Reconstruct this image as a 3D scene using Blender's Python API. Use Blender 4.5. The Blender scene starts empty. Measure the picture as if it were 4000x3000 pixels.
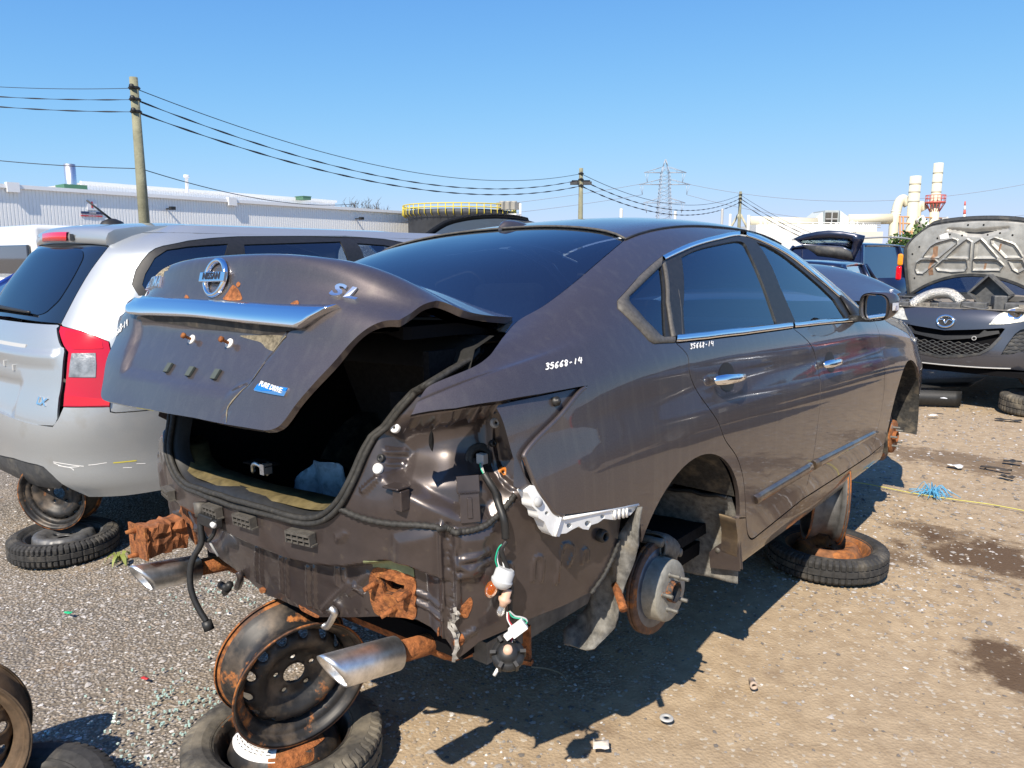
import bpy, math, random
import numpy as np
from mathutils import Vector, Matrix
from mathutils.bvhtree import BVHTree
from mathutils.geometry import delaunay_2d_cdt
random.seed(4); RNG = np.random.default_rng(4)
SC = bpy.context.scene
COL = SC.collection
R = math.radians

# ---------------------------------------------------------------- camera, sky, sun, exposure
FPX = 3000.0                                   # focal length in pixels of the 4000 px wide photograph
class View:                                    # the photograph's viewpoint in a given frame of reference
    def __init__(s, yaw, pitch, roll, pos):
        s.pos = np.array(pos, float)
        y, p, r = R(yaw), R(pitch), R(roll)
        F = np.array([-math.sin(y)*math.cos(p), math.cos(y)*math.cos(p), -math.sin(p)])
        Rt = np.array([math.cos(y), math.sin(y), 0.0]); U = np.cross(Rt, F)
        s.R = Rt*math.cos(r)+U*math.sin(r); s.U = U*math.cos(r)-Rt*math.sin(r); s.F = F
        s.M = np.column_stack([s.R, s.U, s.F])
    def ray(s, u, v): return s.F+s.R*(u-2000)/FPX-s.U*(v-1500)/FPX
    def on(s, u, v, ax, val):                  # where that line of sight meets the plane x, y or z = val
        d = s.ray(u, v); i = 'xyz'.index(ax); return s.pos+d*(val-s.pos[i])/d[i]
    def at(s, u, v, depth): return s.pos+s.ray(u, v)*depth
WV = View(39.449, 9.3, 0.0, (1.929, -2.101, 1.55))          # world frame: ground at z = 0, z up
CV = View(39.449, 7.943, -1.373, (1.929, -2.101, 1.225))    # frame of the wrecked sedan: x right, y forward, rear axle at y = 0
CAR_M = WV.M@CV.M.T
CAR_T = WV.pos-CAR_M@CV.pos
cam = bpy.data.objects.new('camera', bpy.data.cameras.new('camera')); COL.objects.link(cam)
cam.matrix_world = Matrix(((WV.R[0], WV.U[0], -WV.F[0], WV.pos[0]), (WV.R[1], WV.U[1], -WV.F[1], WV.pos[1]),
                           (WV.R[2], WV.U[2], -WV.F[2], WV.pos[2]), (0, 0, 0, 1)))
cam.data.sensor_width = 36.0; cam.data.lens = 27.0; cam.data.clip_start = .05; cam.data.clip_end = 6000
SC.camera = cam
SUN_AZ, SUN_EL = R(163), R(46.5)               # azimuth clockwise from +y
world = bpy.data.worlds.new('World'); SC.world = world; world.use_nodes = True
wn = world.node_tree.nodes; wl = world.node_tree.links
sky = wn.new('ShaderNodeTexSky'); sky.sky_type = 'NISHITA'; sky.sun_disc = False
sky.sun_elevation = SUN_EL; sky.sun_rotation = SUN_AZ; sky.air_density = .7; sky.dust_density = 0.0; sky.ozone_density = 2.0
SKY_S = .13
sp = wn.new('ShaderNodeSeparateColor'); cb = wn.new('ShaderNodeCombineColor'); wl.new(sky.outputs[0], sp.inputs[0])
for i, (top_, k, pw) in enumerate(((.515, 1.95, 1.2), (.53, 3.4, 1.2), (.71, 3.4, 1.0))):       # the camera's soft shoulder towards the bright horizon
    def mth(op, a, b):
        q = wn.new('ShaderNodeMath'); q.operation = op
        for j, v in ((0, a), (1, b)):
            if hasattr(v, 'is_linked'): wl.new(v, q.inputs[j])
            else: q.inputs[j].default_value = v
        return q.outputs[0]
    e = mth('POWER', math.e, mth('MULTIPLY', mth('POWER', mth('MULTIPLY', sp.outputs[i], SKY_S), pw), -k))
    wl.new(mth('MULTIPLY', mth('SUBTRACT', 1.0, e), top_/SKY_S), cb.inputs[i])
wl.new(cb.outputs[0], wn['Background'].inputs[0]); wn['Background'].inputs[1].default_value = SKY_S
sun = bpy.data.objects.new('sun', bpy.data.lights.new('sun', 'SUN')); COL.objects.link(sun)
sun.data.energy = 4.9; sun.data.angle = R(.53); sun.data.color = (1.0, .90, .76)
sun.rotation_euler = Vector((math.sin(SUN_AZ)*math.cos(SUN_EL), math.cos(SUN_AZ)*math.cos(SUN_EL), math.sin(SUN_EL))).to_track_quat('Z', 'Y').to_euler()
SC.view_settings.view_transform = 'Standard'; SC.view_settings.look = 'None'
SC.view_settings.exposure = 0.55; SC.view_settings.gamma = 1.0
SC.view_settings.use_curve_mapping = False

# ---------------------------------------------------------------- materials
def mat(name, col, rough=.5, metal=0.0, coat=0.0, spec=.5, noise=None, bump=None, rust=None, dust=None, trans=0.0, emit=None, streak=None, low=None, wob=None):
    """Principled material. noise=(scale, amount) varies the colour, bump=(scale, strength, distance),
    rust=(amount 0..1, scale) adds rusty patches, dust=(colour, amount, scale) adds dusty patches."""
    m = bpy.data.materials.new(name); m.use_nodes = True
    n, l = m.node_tree.nodes, m.node_tree.links; b = n['Principled BSDF']
    b.inputs['Roughness'].default_value = rough; b.inputs['Metallic'].default_value = metal
    b.inputs['Coat Weight'].default_value = coat; b.inputs['Coat Roughness'].default_value = .03; b.inputs['Coat IOR'].default_value = 1.5
    b.inputs['Specular IOR Level'].default_value = spec
    b.inputs['Transmission Weight'].default_value = trans
    if emit: b.inputs['Emission Color'].default_value = (*emit[0], 1); b.inputs['Emission Strength'].default_value = emit[1]
    c = None
    tc = n.new('ShaderNodeTexCoord')
    def nz(scale, det=6, ro=.6):
        t = n.new('ShaderNodeTexNoise'); t.inputs['Scale'].default_value = scale; t.inputs['Detail'].default_value = det
        t.inputs['Roughness'].default_value = ro; l.new(tc.outputs['Object'], t.inputs['Vector']); return t.outputs['Fac']
    def ramp(src, a, z):
        r = n.new('ShaderNodeMapRange'); r.inputs[1].default_value = a; r.inputs[2].default_value = z; l.new(src, r.inputs[0]); return r.outputs[0]
    def mix(f, a, b_):
        x = n.new('ShaderNodeMix'); x.data_type = 'RGBA'
        if hasattr(f, 'is_linked'): l.new(f, x.inputs[0])
        else: x.inputs[0].default_value = f
        for i, q in ((6, a), (7, b_)):
            if hasattr(q, 'is_linked'): l.new(q, x.inputs[i])
            else: x.inputs[i].default_value = (*q, 1)
        return x.outputs[2]
    c = tuple(col)
    if noise:
        k = noise[1]; c = mix(ramp(nz(noise[0]), .3, .7), tuple(q*(1-k) for q in col), tuple(min(1, q*(1+k)) for q in col))
    if dust: 
        f = ramp(nz(dust[2]), .75-.6*dust[1], 1.05-.6*dust[1]); c = mix(f, c, dust[0])
    if streak:                                  # rain-washed dust running down
        mp_ = n.new('ShaderNodeMapping'); mp_.inputs['Scale'].default_value = (38, 38, 2.2); l.new(tc.outputs['Object'], mp_.inputs[0]); t = n.new('ShaderNodeTexNoise'); t.inputs['Scale'].default_value = 1.0; t.inputs['Detail'].default_value = 5; l.new(mp_.outputs[0], t.inputs['Vector'])
        c = mix(ramp(t.outputs['Fac'], .50, 1.2), c, streak)
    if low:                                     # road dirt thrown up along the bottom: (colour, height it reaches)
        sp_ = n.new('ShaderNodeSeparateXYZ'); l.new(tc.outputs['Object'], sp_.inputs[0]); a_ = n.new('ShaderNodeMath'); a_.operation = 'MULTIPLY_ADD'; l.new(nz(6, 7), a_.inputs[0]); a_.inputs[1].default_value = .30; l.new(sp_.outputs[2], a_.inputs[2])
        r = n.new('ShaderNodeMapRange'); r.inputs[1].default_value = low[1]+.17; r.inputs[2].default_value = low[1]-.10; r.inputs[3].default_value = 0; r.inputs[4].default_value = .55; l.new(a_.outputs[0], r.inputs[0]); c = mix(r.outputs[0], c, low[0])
    if rust:
        f = ramp(nz(rust[1], 10, .65), .78-.5*rust[0], .84-.5*rust[0])
        rc = mix(ramp(nz(rust[1]*4, 6), .3, .7), (.11, .035, .012), (.42, .155, .04)); c = mix(f, c, rc)
        if metal > 0 or rough < .75:
            for nm, v0, v1 in (('Metallic', metal, 0), ('Roughness', rough, .9)):
                r = n.new('ShaderNodeMapRange'); r.inputs[3].default_value = v0; r.inputs[4].default_value = v1; l.new(f, r.inputs[0]); l.new(r.outputs[0], b.inputs[nm])
    if hasattr(c, 'is_linked'): l.new(c, b.inputs['Base Color'])
    else: b.inputs['Base Color'].default_value = (*c, 1)
    if wob:                                     # faint waviness of pressed sheet metal
        bp = n.new('ShaderNodeBump'); bp.inputs['Strength'].default_value = wob[1]; bp.inputs['Distance'].default_value = wob[2]; l.new(nz(wob[0], 2), bp.inputs['Height']); l.new(bp.outputs[0], b.inputs['Normal']); l.new(bp.outputs[0], b.inputs['Coat Normal'])
    if bump:
        bp = n.new('ShaderNodeBump'); bp.inputs['Strength'].default_value = bump[1]; bp.inputs['Distance'].default_value = bump[2]
        l.new(nz(bump[0], 8), bp.inputs['Height']); l.new(bp.outputs[0], b.inputs['Normal'])
    return m
def glassmat(name, tint, see, rough=.0):
    """Window glass: a tinted see-through pane with a mirror reflection on top."""
    m = bpy.data.materials.new(name); m.use_nodes = True; n, l = m.node_tree.nodes, m.node_tree.links
    n.remove(n['Principled BSDF']); o = n['Material Output']
    tr = n.new('ShaderNodeBsdfTransparent'); tr.inputs[0].default_value = (*[see*t for t in tint], 1)
    df = n.new('ShaderNodeBsdfDiffuse'); df.inputs[0].default_value = (.006, .007, .008, 1)
    a = n.new('ShaderNodeAddShader'); l.new(tr.outputs[0], a.inputs[0]); l.new(df.outputs[0], a.inputs[1])
    gl = n.new('ShaderNodeBsdfGlossy'); gl.inputs['Roughness'].default_value = rough; gl.inputs[0].default_value = (.78, .89, 1, 1)
    fr = n.new('ShaderNodeFresnel'); fr.inputs[0].default_value = 2.15
    x = n.new('ShaderNodeMixShader'); l.new(fr.outputs[0], x.inputs[0]); l.new(a.outputs[0], x.inputs[1]); l.new(gl.outputs[0], x.inputs[2])
    l.new(x.outputs[0], o.inputs[0]); return m

# ---------------------------------------------------------------- objects
def tag(o, label=None, cat=None, group=None, kind=None):
    for k, v in (('label', label), ('category', cat), ('group', group), ('kind', kind)):
        if v: o[k] = v
    return o
def empty(name, loc=(0, 0, 0), rz=0, label=None, cat=None, group=None):
    o = bpy.data.objects.new(name, None); COL.objects.link(o); o.location = loc; o.rotation_euler.z = rz
    o.empty_display_size = .1
    return tag(o, label, cat, group)
def copy_tree(o, parent=None):
    c = o.copy(); COL.objects.link(c)
    if parent: c.parent = parent; c.matrix_parent_inverse = o.matrix_parent_inverse
    for ch in list(o.children): copy_tree(ch, c)
    return c
def mk(name, verts, faces, m, parent=None, smooth=True, normals=None, mats=None, midx=None):
    me = bpy.data.meshes.new(name); me.from_pydata([tuple(map(float, v)) for v in verts], [], [tuple(map(int, f)) for f in faces])
    for q in (mats or [m]): me.materials.append(q)
    me.polygons.foreach_set('use_smooth', [smooth]*len(me.polygons))
    if midx is not None: me.polygons.foreach_set('material_index', midx)
    me.update()
    if normals is not None: me.normals_split_custom_set_from_vertices([tuple(map(float, q)) for q in normals])
    o = bpy.data.objects.new(name, me); COL.objects.link(o)
    if parent is not None: o.parent = parent
    return o
class MB:                                      # gathers pieces of one mesh
    def __init__(s): s.v = []; s.f = []; s.m = []; s.cur = 0; s.sm = []; s.smooth = True
    def add(s, v, f, smooth=None):
        k = len(s.v); s.v += [tuple(map(float, q)) for q in v]; s.f += [tuple(int(i)+k for i in q) for q in f]
        s.m += [s.cur]*len(f); s.sm += [s.smooth if smooth is None else smooth]*len(f); return s
    def box(s, c, size, rot=None):
        c = np.array(c, float); h = np.array(size, float)/2; M = np.eye(3) if rot is None else np.array(rot, float)
        v = [c+M@(h*np.array(q)) for q in ((-1,-1,-1),(1,-1,-1),(1,1,-1),(-1,1,-1),(-1,-1,1),(1,-1,1),(1,1,1),(-1,1,1))]
        return s.add(v, [(3,2,1,0),(4,5,6,7),(0,1,5,4),(1,2,6,5),(2,3,7,6),(3,0,4,7)], False)
    def hexa(s, v): return s.add(v, [(3,2,1,0),(4,5,6,7),(0,1,5,4),(1,2,6,5),(2,3,7,6),(3,0,4,7)], False)
    def tube(s, pts, r, n=8, caps=True, smooth=True):
        pts = [np.array(p, float) for p in pts]; rs = r if hasattr(r, '__len__') else [r]*len(pts)
        tg = [(pts[min(i+1, len(pts)-1)]-pts[max(i-1, 0)]) for i in range(len(pts))]; tg = [t/(np.linalg.norm(t)+1e-9) for t in tg]
        up = np.array([0, 0, 1.0]) if abs(tg[0][2]) < .9 else np.array([1.0, 0, 0])
        a = np.cross(tg[0], up); a /= np.linalg.norm(a); v = []
        for p, t, q in zip(pts, tg, rs):
            a = a-t*(a@t); a /= np.linalg.norm(a)+1e-9; b = np.cross(t, a)
            v += [p+q*(math.cos(w)*a+math.sin(w)*b) for w in np.arange(n)*2*math.pi/n]
        f = [(i*n+j, i*n+(j+1) % n, (i+1)*n+(j+1) % n, (i+1)*n+j) for i in range(len(pts)-1) for j in range(n)]
        if caps: f += [tuple(range(n))[::-1], tuple(range((len(pts)-1)*n, len(pts)*n))]
        return s.add(v, f, smooth)
    def grid(s, g, closed=False, smooth=True):
        g = np.array(g, float); a, b = g.shape[:2]
        f = [(i*b+j, i*b+(j+1) % b, (i+1)*b+(j+1) % b, (i+1)*b+j) for i in range(a-1) for j in range(b if closed else b-1)]
        return s.add(g.reshape(-1, 3), f, smooth)
    def lathe(s, prof, M, n=32, a0=0, a1=2*math.pi, smooth=True):
        """prof = (radius, height) pairs turned round the local z axis of the 4x4 (or (3x3, origin)) frame M."""
        full = abs(a1-a0-2*math.pi) < 1e-6; ang = np.linspace(a0, a1, n, endpoint=not full)
        A, o = M
        g = [[A@np.array([r*math.cos(w), r*math.sin(w), h])+o for w in ang] for r, h in prof]
        return s.grid(g, full, smooth)
    def build(s, name, m, parent=None):
        ms = m if isinstance(m, (list, tuple)) else [m]
        me = bpy.data.meshes.new(name); me.from_pydata(s.v, [], s.f)
        for q in ms: me.materials.append(q)
        me.polygons.foreach_set('use_smooth', s.sm); me.polygons.foreach_set('material_index', s.m); me.update()
        o = bpy.data.objects.new(name, me); COL.objects.link(o)
        if parent is not None: o.parent = parent
        return o
def frame(axis, up=(0, 0, 1), o=(0, 0, 0)):    # frame whose local z is axis
    z = np.array(axis, float); z /= np.linalg.norm(z); x = np.cross(np.array(up, float), z)
    if np.linalg.norm(x) < 1e-3: x = np.cross(np.array([1.0, 0, 0]), z)
    x /= np.linalg.norm(x); return np.column_stack([x, np.cross(z, x), z]), np.array(o, float)
def rotz(a): c, s = math.cos(a), math.sin(a); return np.array([[c, -s, 0], [s, c, 0], [0, 0, 1.0]])
def bev(o, w=.004, seg=2, ang=40):
    b = o.modifiers.new('bevel', 'BEVEL'); b.width = w; b.segments = seg; b.limit_method = 'ANGLE'; b.angle_limit = R(ang); b.harden_normals = True
    return o
def solid(o, t, off=-1.0):
    b = o.modifiers.new('thickness', 'SOLIDIFY'); b.thickness = t; b.offset = off; return o
def catmull(pts, n=8, closed=False):           # smooth curve through points
    P = np.array(pts, float); N = len(P); out = []
    for i in range(N if closed else N-1):
        p = [P[(i+k) % N] if closed else P[min(max(i+k, 0), N-1)] for k in (-1, 0, 1, 2)]
        for t in np.arange(n)/n:
            out.append(.5*((2*p[1])+(-p[0]+p[2])*t+(2*p[0]-5*p[1]+4*p[2]-p[3])*t*t+(-p[0]+3*p[1]-3*p[2]+p[3])*t**3))
    if not closed: out.append(P[-1])
    return np.array(out)
def nsp(x, V, q):                              # natural cubic spline: knots x, values V (n, ...), queries q
    x = np.asarray(x, float); V = np.asarray(V, float); n = len(x); h = np.diff(x)
    A = np.zeros((n, n)); A[0, 0] = A[-1, -1] = 1; B = np.zeros((n,)+V.shape[1:])
    for i in range(1, n-1):
        A[i, i-1], A[i, i], A[i, i+1] = h[i-1], 2*(h[i-1]+h[i]), h[i]
        B[i] = 6*((V[i+1]-V[i])/h[i]-(V[i]-V[i-1])/h[i-1])
    M = np.linalg.solve(A, B.reshape(n, -1)).reshape(B.shape); q = np.asarray(q, float)
    i = np.clip(np.searchsorted(x, q)-1, 0, n-2); sh = (len(q),)+(1,)*(V.ndim-1)
    H = h[i].reshape(sh); a = ((x[i+1]-q).reshape(sh))/H; b = ((q-x[i]).reshape(sh))/H
    return a*V[i]+b*V[i+1]+((a**3-a)*M[i]+(b**3-b)*M[i+1])*H*H/6
def inside(P, poly):                           # even-odd test for many points
    x, y = P[:, 0], P[:, 1]; r = np.zeros(len(P), bool); q = np.roll(poly, 1, 0)
    for (x1, y1), (x0, y0) in zip(poly, q):
        if y1 != y0:
            c = ((y1 > y) != (y0 > y)) & (x < (x0-x1)*(y-y1)/(y0-y1)+x1); r ^= c
    return r
def seglen(P, closed=True): return np.linalg.norm((np.roll(P, -1, 0)-P) if closed else np.diff(P, axis=0), axis=1)
def resample(P, step, closed=True):
    out = []; n = len(P)
    for i in range(n if closed else n-1):
        a, b = P[i], P[(i+1) % n]; k = max(1, int(math.ceil(np.linalg.norm(b-a)/step)))
        out += [a+(b-a)*t/k for t in range(k)]
    if not closed: out.append(P[-1])
    return np.array(out)
def shrink(P, d):                              # inset a closed outline
    area = .5*np.sum(P[:, 0]*np.roll(P[:, 1], -1)-np.roll(P[:, 0], -1)*P[:, 1]); s = 1 if area > 0 else -1
    e0 = P-np.roll(P, 1, 0); e1 = np.roll(P, -1, 0)-P
    n0 = np.column_stack([-e0[:, 1], e0[:, 0]]); n1 = np.column_stack([-e1[:, 1], e1[:, 0]])
    n0 /= np.linalg.norm(n0, axis=1, keepdims=True)+1e-9; n1 /= np.linalg.norm(n1, axis=1, keepdims=True)+1e-9
    nn = n0+n1; nn /= np.maximum(np.linalg.norm(nn, axis=1, keepdims=True), .5)
    return P+s*d*nn
def dist_poly(P, L, closed=False):             # distance of points P to polyline L
    d = np.full(len(P), 1e9); n = len(L)
    for i in range(n if closed else n-1):
        a, b = L[i], L[(i+1) % n]; ab = b-a; t = np.clip(((P-a)@ab)/(ab@ab+1e-12), 0, 1)
        d = np.minimum(d, np.linalg.norm(P-a-t[:, None]*ab, axis=1))
    return d

class Surf:
    """A smooth surface from a table of control points G[i][j] with knots a (rows) and b (columns); domain in metres."""
    def __init__(s, a, b, G, sym=False):
        s.a, s.b, s.G = np.array(a, float), np.array(b, float), np.array(G, float)
        na, nb = 170, 140
        s.qa, s.qb = np.linspace(a[0], a[-1], na), np.linspace(b[0], b[-1], nb)
        T = nsp(s.a, s.G, s.qa); T = nsp(s.b, np.swapaxes(T, 0, 1), s.qb); s.T = np.swapaxes(T, 0, 1)   # na, nb, 3
        s.bvh = BVHTree.FromPolygons([tuple(q) for q in s.T.reshape(-1, 3)], [(i*nb+j, i*nb+j+1, (i+1)*nb+j+1, (i+1)*nb+j) for i in range(na-1) for j in range(nb-1)])
        s.nb = nb; s.disp = None
    def raw(s, D):
        D = np.asarray(D, float); U = np.clip(D[:, 0], s.a[0], s.a[-1]); W = np.clip(D[:, 1], s.b[0], s.b[-1])
        C = nsp(s.a, s.G, U)                   # N, nb, 3
        x = s.b; n = len(x); h = np.diff(x)
        if not hasattr(s, 'K'):
            s.K = np.array([s._sec(np.eye(n)[k]) for k in range(n)]).T
        M = np.einsum('ij,njk->nik', s.K, C); i = np.clip(np.searchsorted(x, W)-1, 0, n-2); r = np.arange(len(W))
        H = h[i][:, None]; a = ((x[i+1]-W)/h[i])[:, None]; b = ((W-x[i])/h[i])[:, None]
        return a*C[r, i]+b*C[r, i+1]+((a**3-a)*M[r, i]+(b**3-b)*M[r, i+1])*H*H/6
    def _sec(s, V):
        x = s.b; n = len(x); h = np.diff(x); A = np.zeros((n, n)); A[0, 0] = A[-1, -1] = 1; B = np.zeros(n)
        for i in range(1, n-1):
            A[i, i-1], A[i, i], A[i, i+1] = h[i-1], 2*(h[i-1]+h[i]), h[i]; B[i] = 6*((V[i+1]-V[i])/h[i]-(V[i]-V[i-1])/h[i-1])
        return np.linalg.solve(A, B)
    def nrm(s, D, e=.002):
        D = np.asarray(D, float); n = np.cross(s.ev0(D+[e, 0])-s.ev0(D-[e, 0]), s.ev0(D+[0, e])-s.ev0(D-[0, e]))
        return n/(np.linalg.norm(n, axis=1, keepdims=True)+1e-12)*getattr(s, 'flip', 1)
    def ev0(s, D): return s.raw(D)
    def ev(s, D, off=0.0):
        D = np.asarray(D, float); return s.raw(D)+s.nrm(D)*off if np.any(off) else s.raw(D)
    def cast(s, view, u, v, pos=None):         # line of sight -> domain coordinates
        d = view.ray(u, v); h = s.bvh.ray_cast(Vector(view.pos), Vector(d/np.linalg.norm(d)))
        if h[0] is None:                       # just past the edge: the nearest approach of the line of sight
            best = None
            for t in np.r_[np.linspace(1.2, 6, 60), np.linspace(6.1, 12, 40)]:
                q = s.bvh.find_nearest(Vector(view.pos+d*t))
                if best is None or q[3] < best[3]: best = q
            h = best
        return s.dom(np.array(h[0]), h[2])
    def dom(s, p, fi=None):
        if fi is None: q = s.bvh.find_nearest(Vector(p)); fi = q[2]; p = np.array(q[0])
        i, j = fi//(s.nb-1), fi % (s.nb-1); A, B, C = s.T[i, j], s.T[i, j+1], s.T[i+1, j]
        e1, e2 = C-A, B-A; G = np.array([[e1@e1, e1@e2], [e1@e2, e2@e2]]); t = np.linalg.solve(G, [e1@(p-A), e2@(p-A)])
        return np.array([s.qa[i]+t[0]*(s.qa[i+1]-s.qa[i]), s.qb[j]+t[1]*(s.qb[j+1]-s.qb[j])])
    def px(s, view, L): return np.array([s.cast(view, *q) for q in L])
def fill(poly, holes=(), step=.05):            # triangulate an outline with regular interior points
    lo, hi = poly.min(0), poly.max(0); gx, gy = np.meshgrid(np.arange(lo[0], hi[0], step), np.arange(lo[1], hi[1], step)); 
    P = np.column_stack([gx.ravel(), gy.ravel()]); P = P[inside(P, poly)]
    if len(P): P = P[dist_poly(P, poly, True) > step*.45]
    for h in holes:
        if len(P): P = P[~inside(P, h)]; P = P[dist_poly(P, h, True) > step*.45] if len(P) else P
    loops = [poly]+list(holes); V = np.vstack(loops+[P]) if len(P) else np.vstack(loops); E = []; k = 0
    for L in loops: E += [(k+i, k+(i+1) % len(L)) for i in range(len(L))]; k += len(L)
    r = delaunay_2d_cdt([Vector(q) for q in V], E, [], 0, 1e-7)
    V2 = np.array([tuple(q) for q in r[0]]); F = np.array([f for f in r[2] if len(f) == 3]); c = V2[F].mean(1)
    ok = inside(c, poly)
    for h in holes: ok &= ~inside(c, h)
    F = F[ok]; a = V2[F[:, 0]]; b = V2[F[:, 1]]; cc = V2[F[:, 2]]
    ar = (b[:, 0]-a[:, 0])*(cc[:, 1]-a[:, 1])-(b[:, 1]-a[:, 1])*(cc[:, 0]-a[:, 0]); F[ar < 0] = F[ar < 0][:, ::-1]
    used = np.unique(F); remap = -np.ones(len(V2), int); remap[used] = np.arange(len(used))
    return V2[used], remap[F]
def panel(name, surf, poly, m, parent, holes=(), gap=.002, step=.05, off=0.0, flange=.014, mirror=False, disp=None, col=None):
    """A pressed panel on a surface: outline in the surface's own coordinates, edges turned inwards."""
    poly = shrink(resample(np.array(poly, float), step*.6), gap) if gap else resample(np.array(poly, float), step*.6)
    holes = [shrink(resample(np.array(h, float), step*.6), -gap) for h in holes]
    D, F = fill(poly, holes, step)
    def pos(D):
        o = np.full(len(D), off, float)
        if disp is not None: o = o+disp(D)
        return surf.ev(D, o[:, None])
    P = pos(D)
    if disp is None: N = surf.nrm(D)
    else:
        e = .0015; N = np.cross(pos(D+[e, 0])-pos(D-[e, 0]), pos(D+[0, e])-pos(D-[0, e])); N /= np.linalg.norm(N, axis=1, keepdims=True)+1e-12; N *= getattr(surf, 'flip', 1)
    V, NN, FF = list(P), list(N), [tuple(f) for f in (F if getattr(surf, 'flip', 1) > 0 else F[:, ::-1])]
    if flange:
        for li, L in enumerate([poly]+list(holes)):
            ar = np.sum(L[:, 0]*np.roll(L[:, 1], -1)-np.roll(L[:, 0], -1)*L[:, 1]); sg = (1 if ar > 0 else -1)*getattr(surf, 'flip', 1)*(1 if li == 0 else -1)
            p = pos(L); n = surf.nrm(L); inn = p-n*flange; k = len(V); m_ = len(L)
            tv = np.roll(p, -1, 0)-np.roll(p, 1, 0); sn = np.cross(tv, n)*sg*(1 if li == 0 else 1); sn /= np.linalg.norm(sn, axis=1, keepdims=True)+1e-12
            V += list(p)+list(inn); NN += list(sn)*2
            sw = ((1 if ar > 0 else -1)*getattr(surf, 'flip', 1) > 0) == (li == 0)
            FF += [((k+m_+i, k+m_+(i+1) % m_, k+(i+1) % m_, k+i) if sw else (k+i, k+(i+1) % m_, k+m_+(i+1) % m_, k+m_+i)) for i in range(m_)]
    out = []
    for sgn in ((1, -1) if mirror else (1,)):
        S = np.array([sgn, 1, 1]); f2 = FF if sgn > 0 else [f[::-1] for f in FF]
        out.append(mk(name, np.array(V)*S, f2, m, parent, True, np.array(NN)*S))
    return out if mirror else out[0]
def text_mesh(txt, size=1.0, ext=.0, shear=0.0, bold=0.0, space=1.0, wide=1.0):
    cu = bpy.data.curves.new('lettering', 'FONT'); cu.body = txt; cu.size = size; cu.extrude = ext; cu.shear = shear; cu.offset = bold
    cu.align_x = 'CENTER'; cu.align_y = 'CENTER'; cu.space_character = space; cu.resolution_u = 3
    o = bpy.data.objects.new('lettering', cu); me = bpy.data.meshes.new_from_object(o)
    V = np.array([tuple(v.co) for v in me.vertices])*[wide, 1, 1]; F = [tuple(p.vertices) for p in me.polygons]
    bpy.data.objects.remove(o); bpy.data.meshes.remove(me); bpy.data.curves.remove(cu); return V, F
def ribbon(mb, pts, nrm, w, n=0):              # a painted stroke: a thin strip along points
    pts = np.array(pts, float); nrm = np.array(nrm, float); t = np.gradient(pts, axis=0); s = np.cross(nrm, t); s /= np.linalg.norm(s, axis=1, keepdims=True)+1e-9
    return mb.grid(np.stack([pts+s*w/2, pts-s*w/2], 1))
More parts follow.
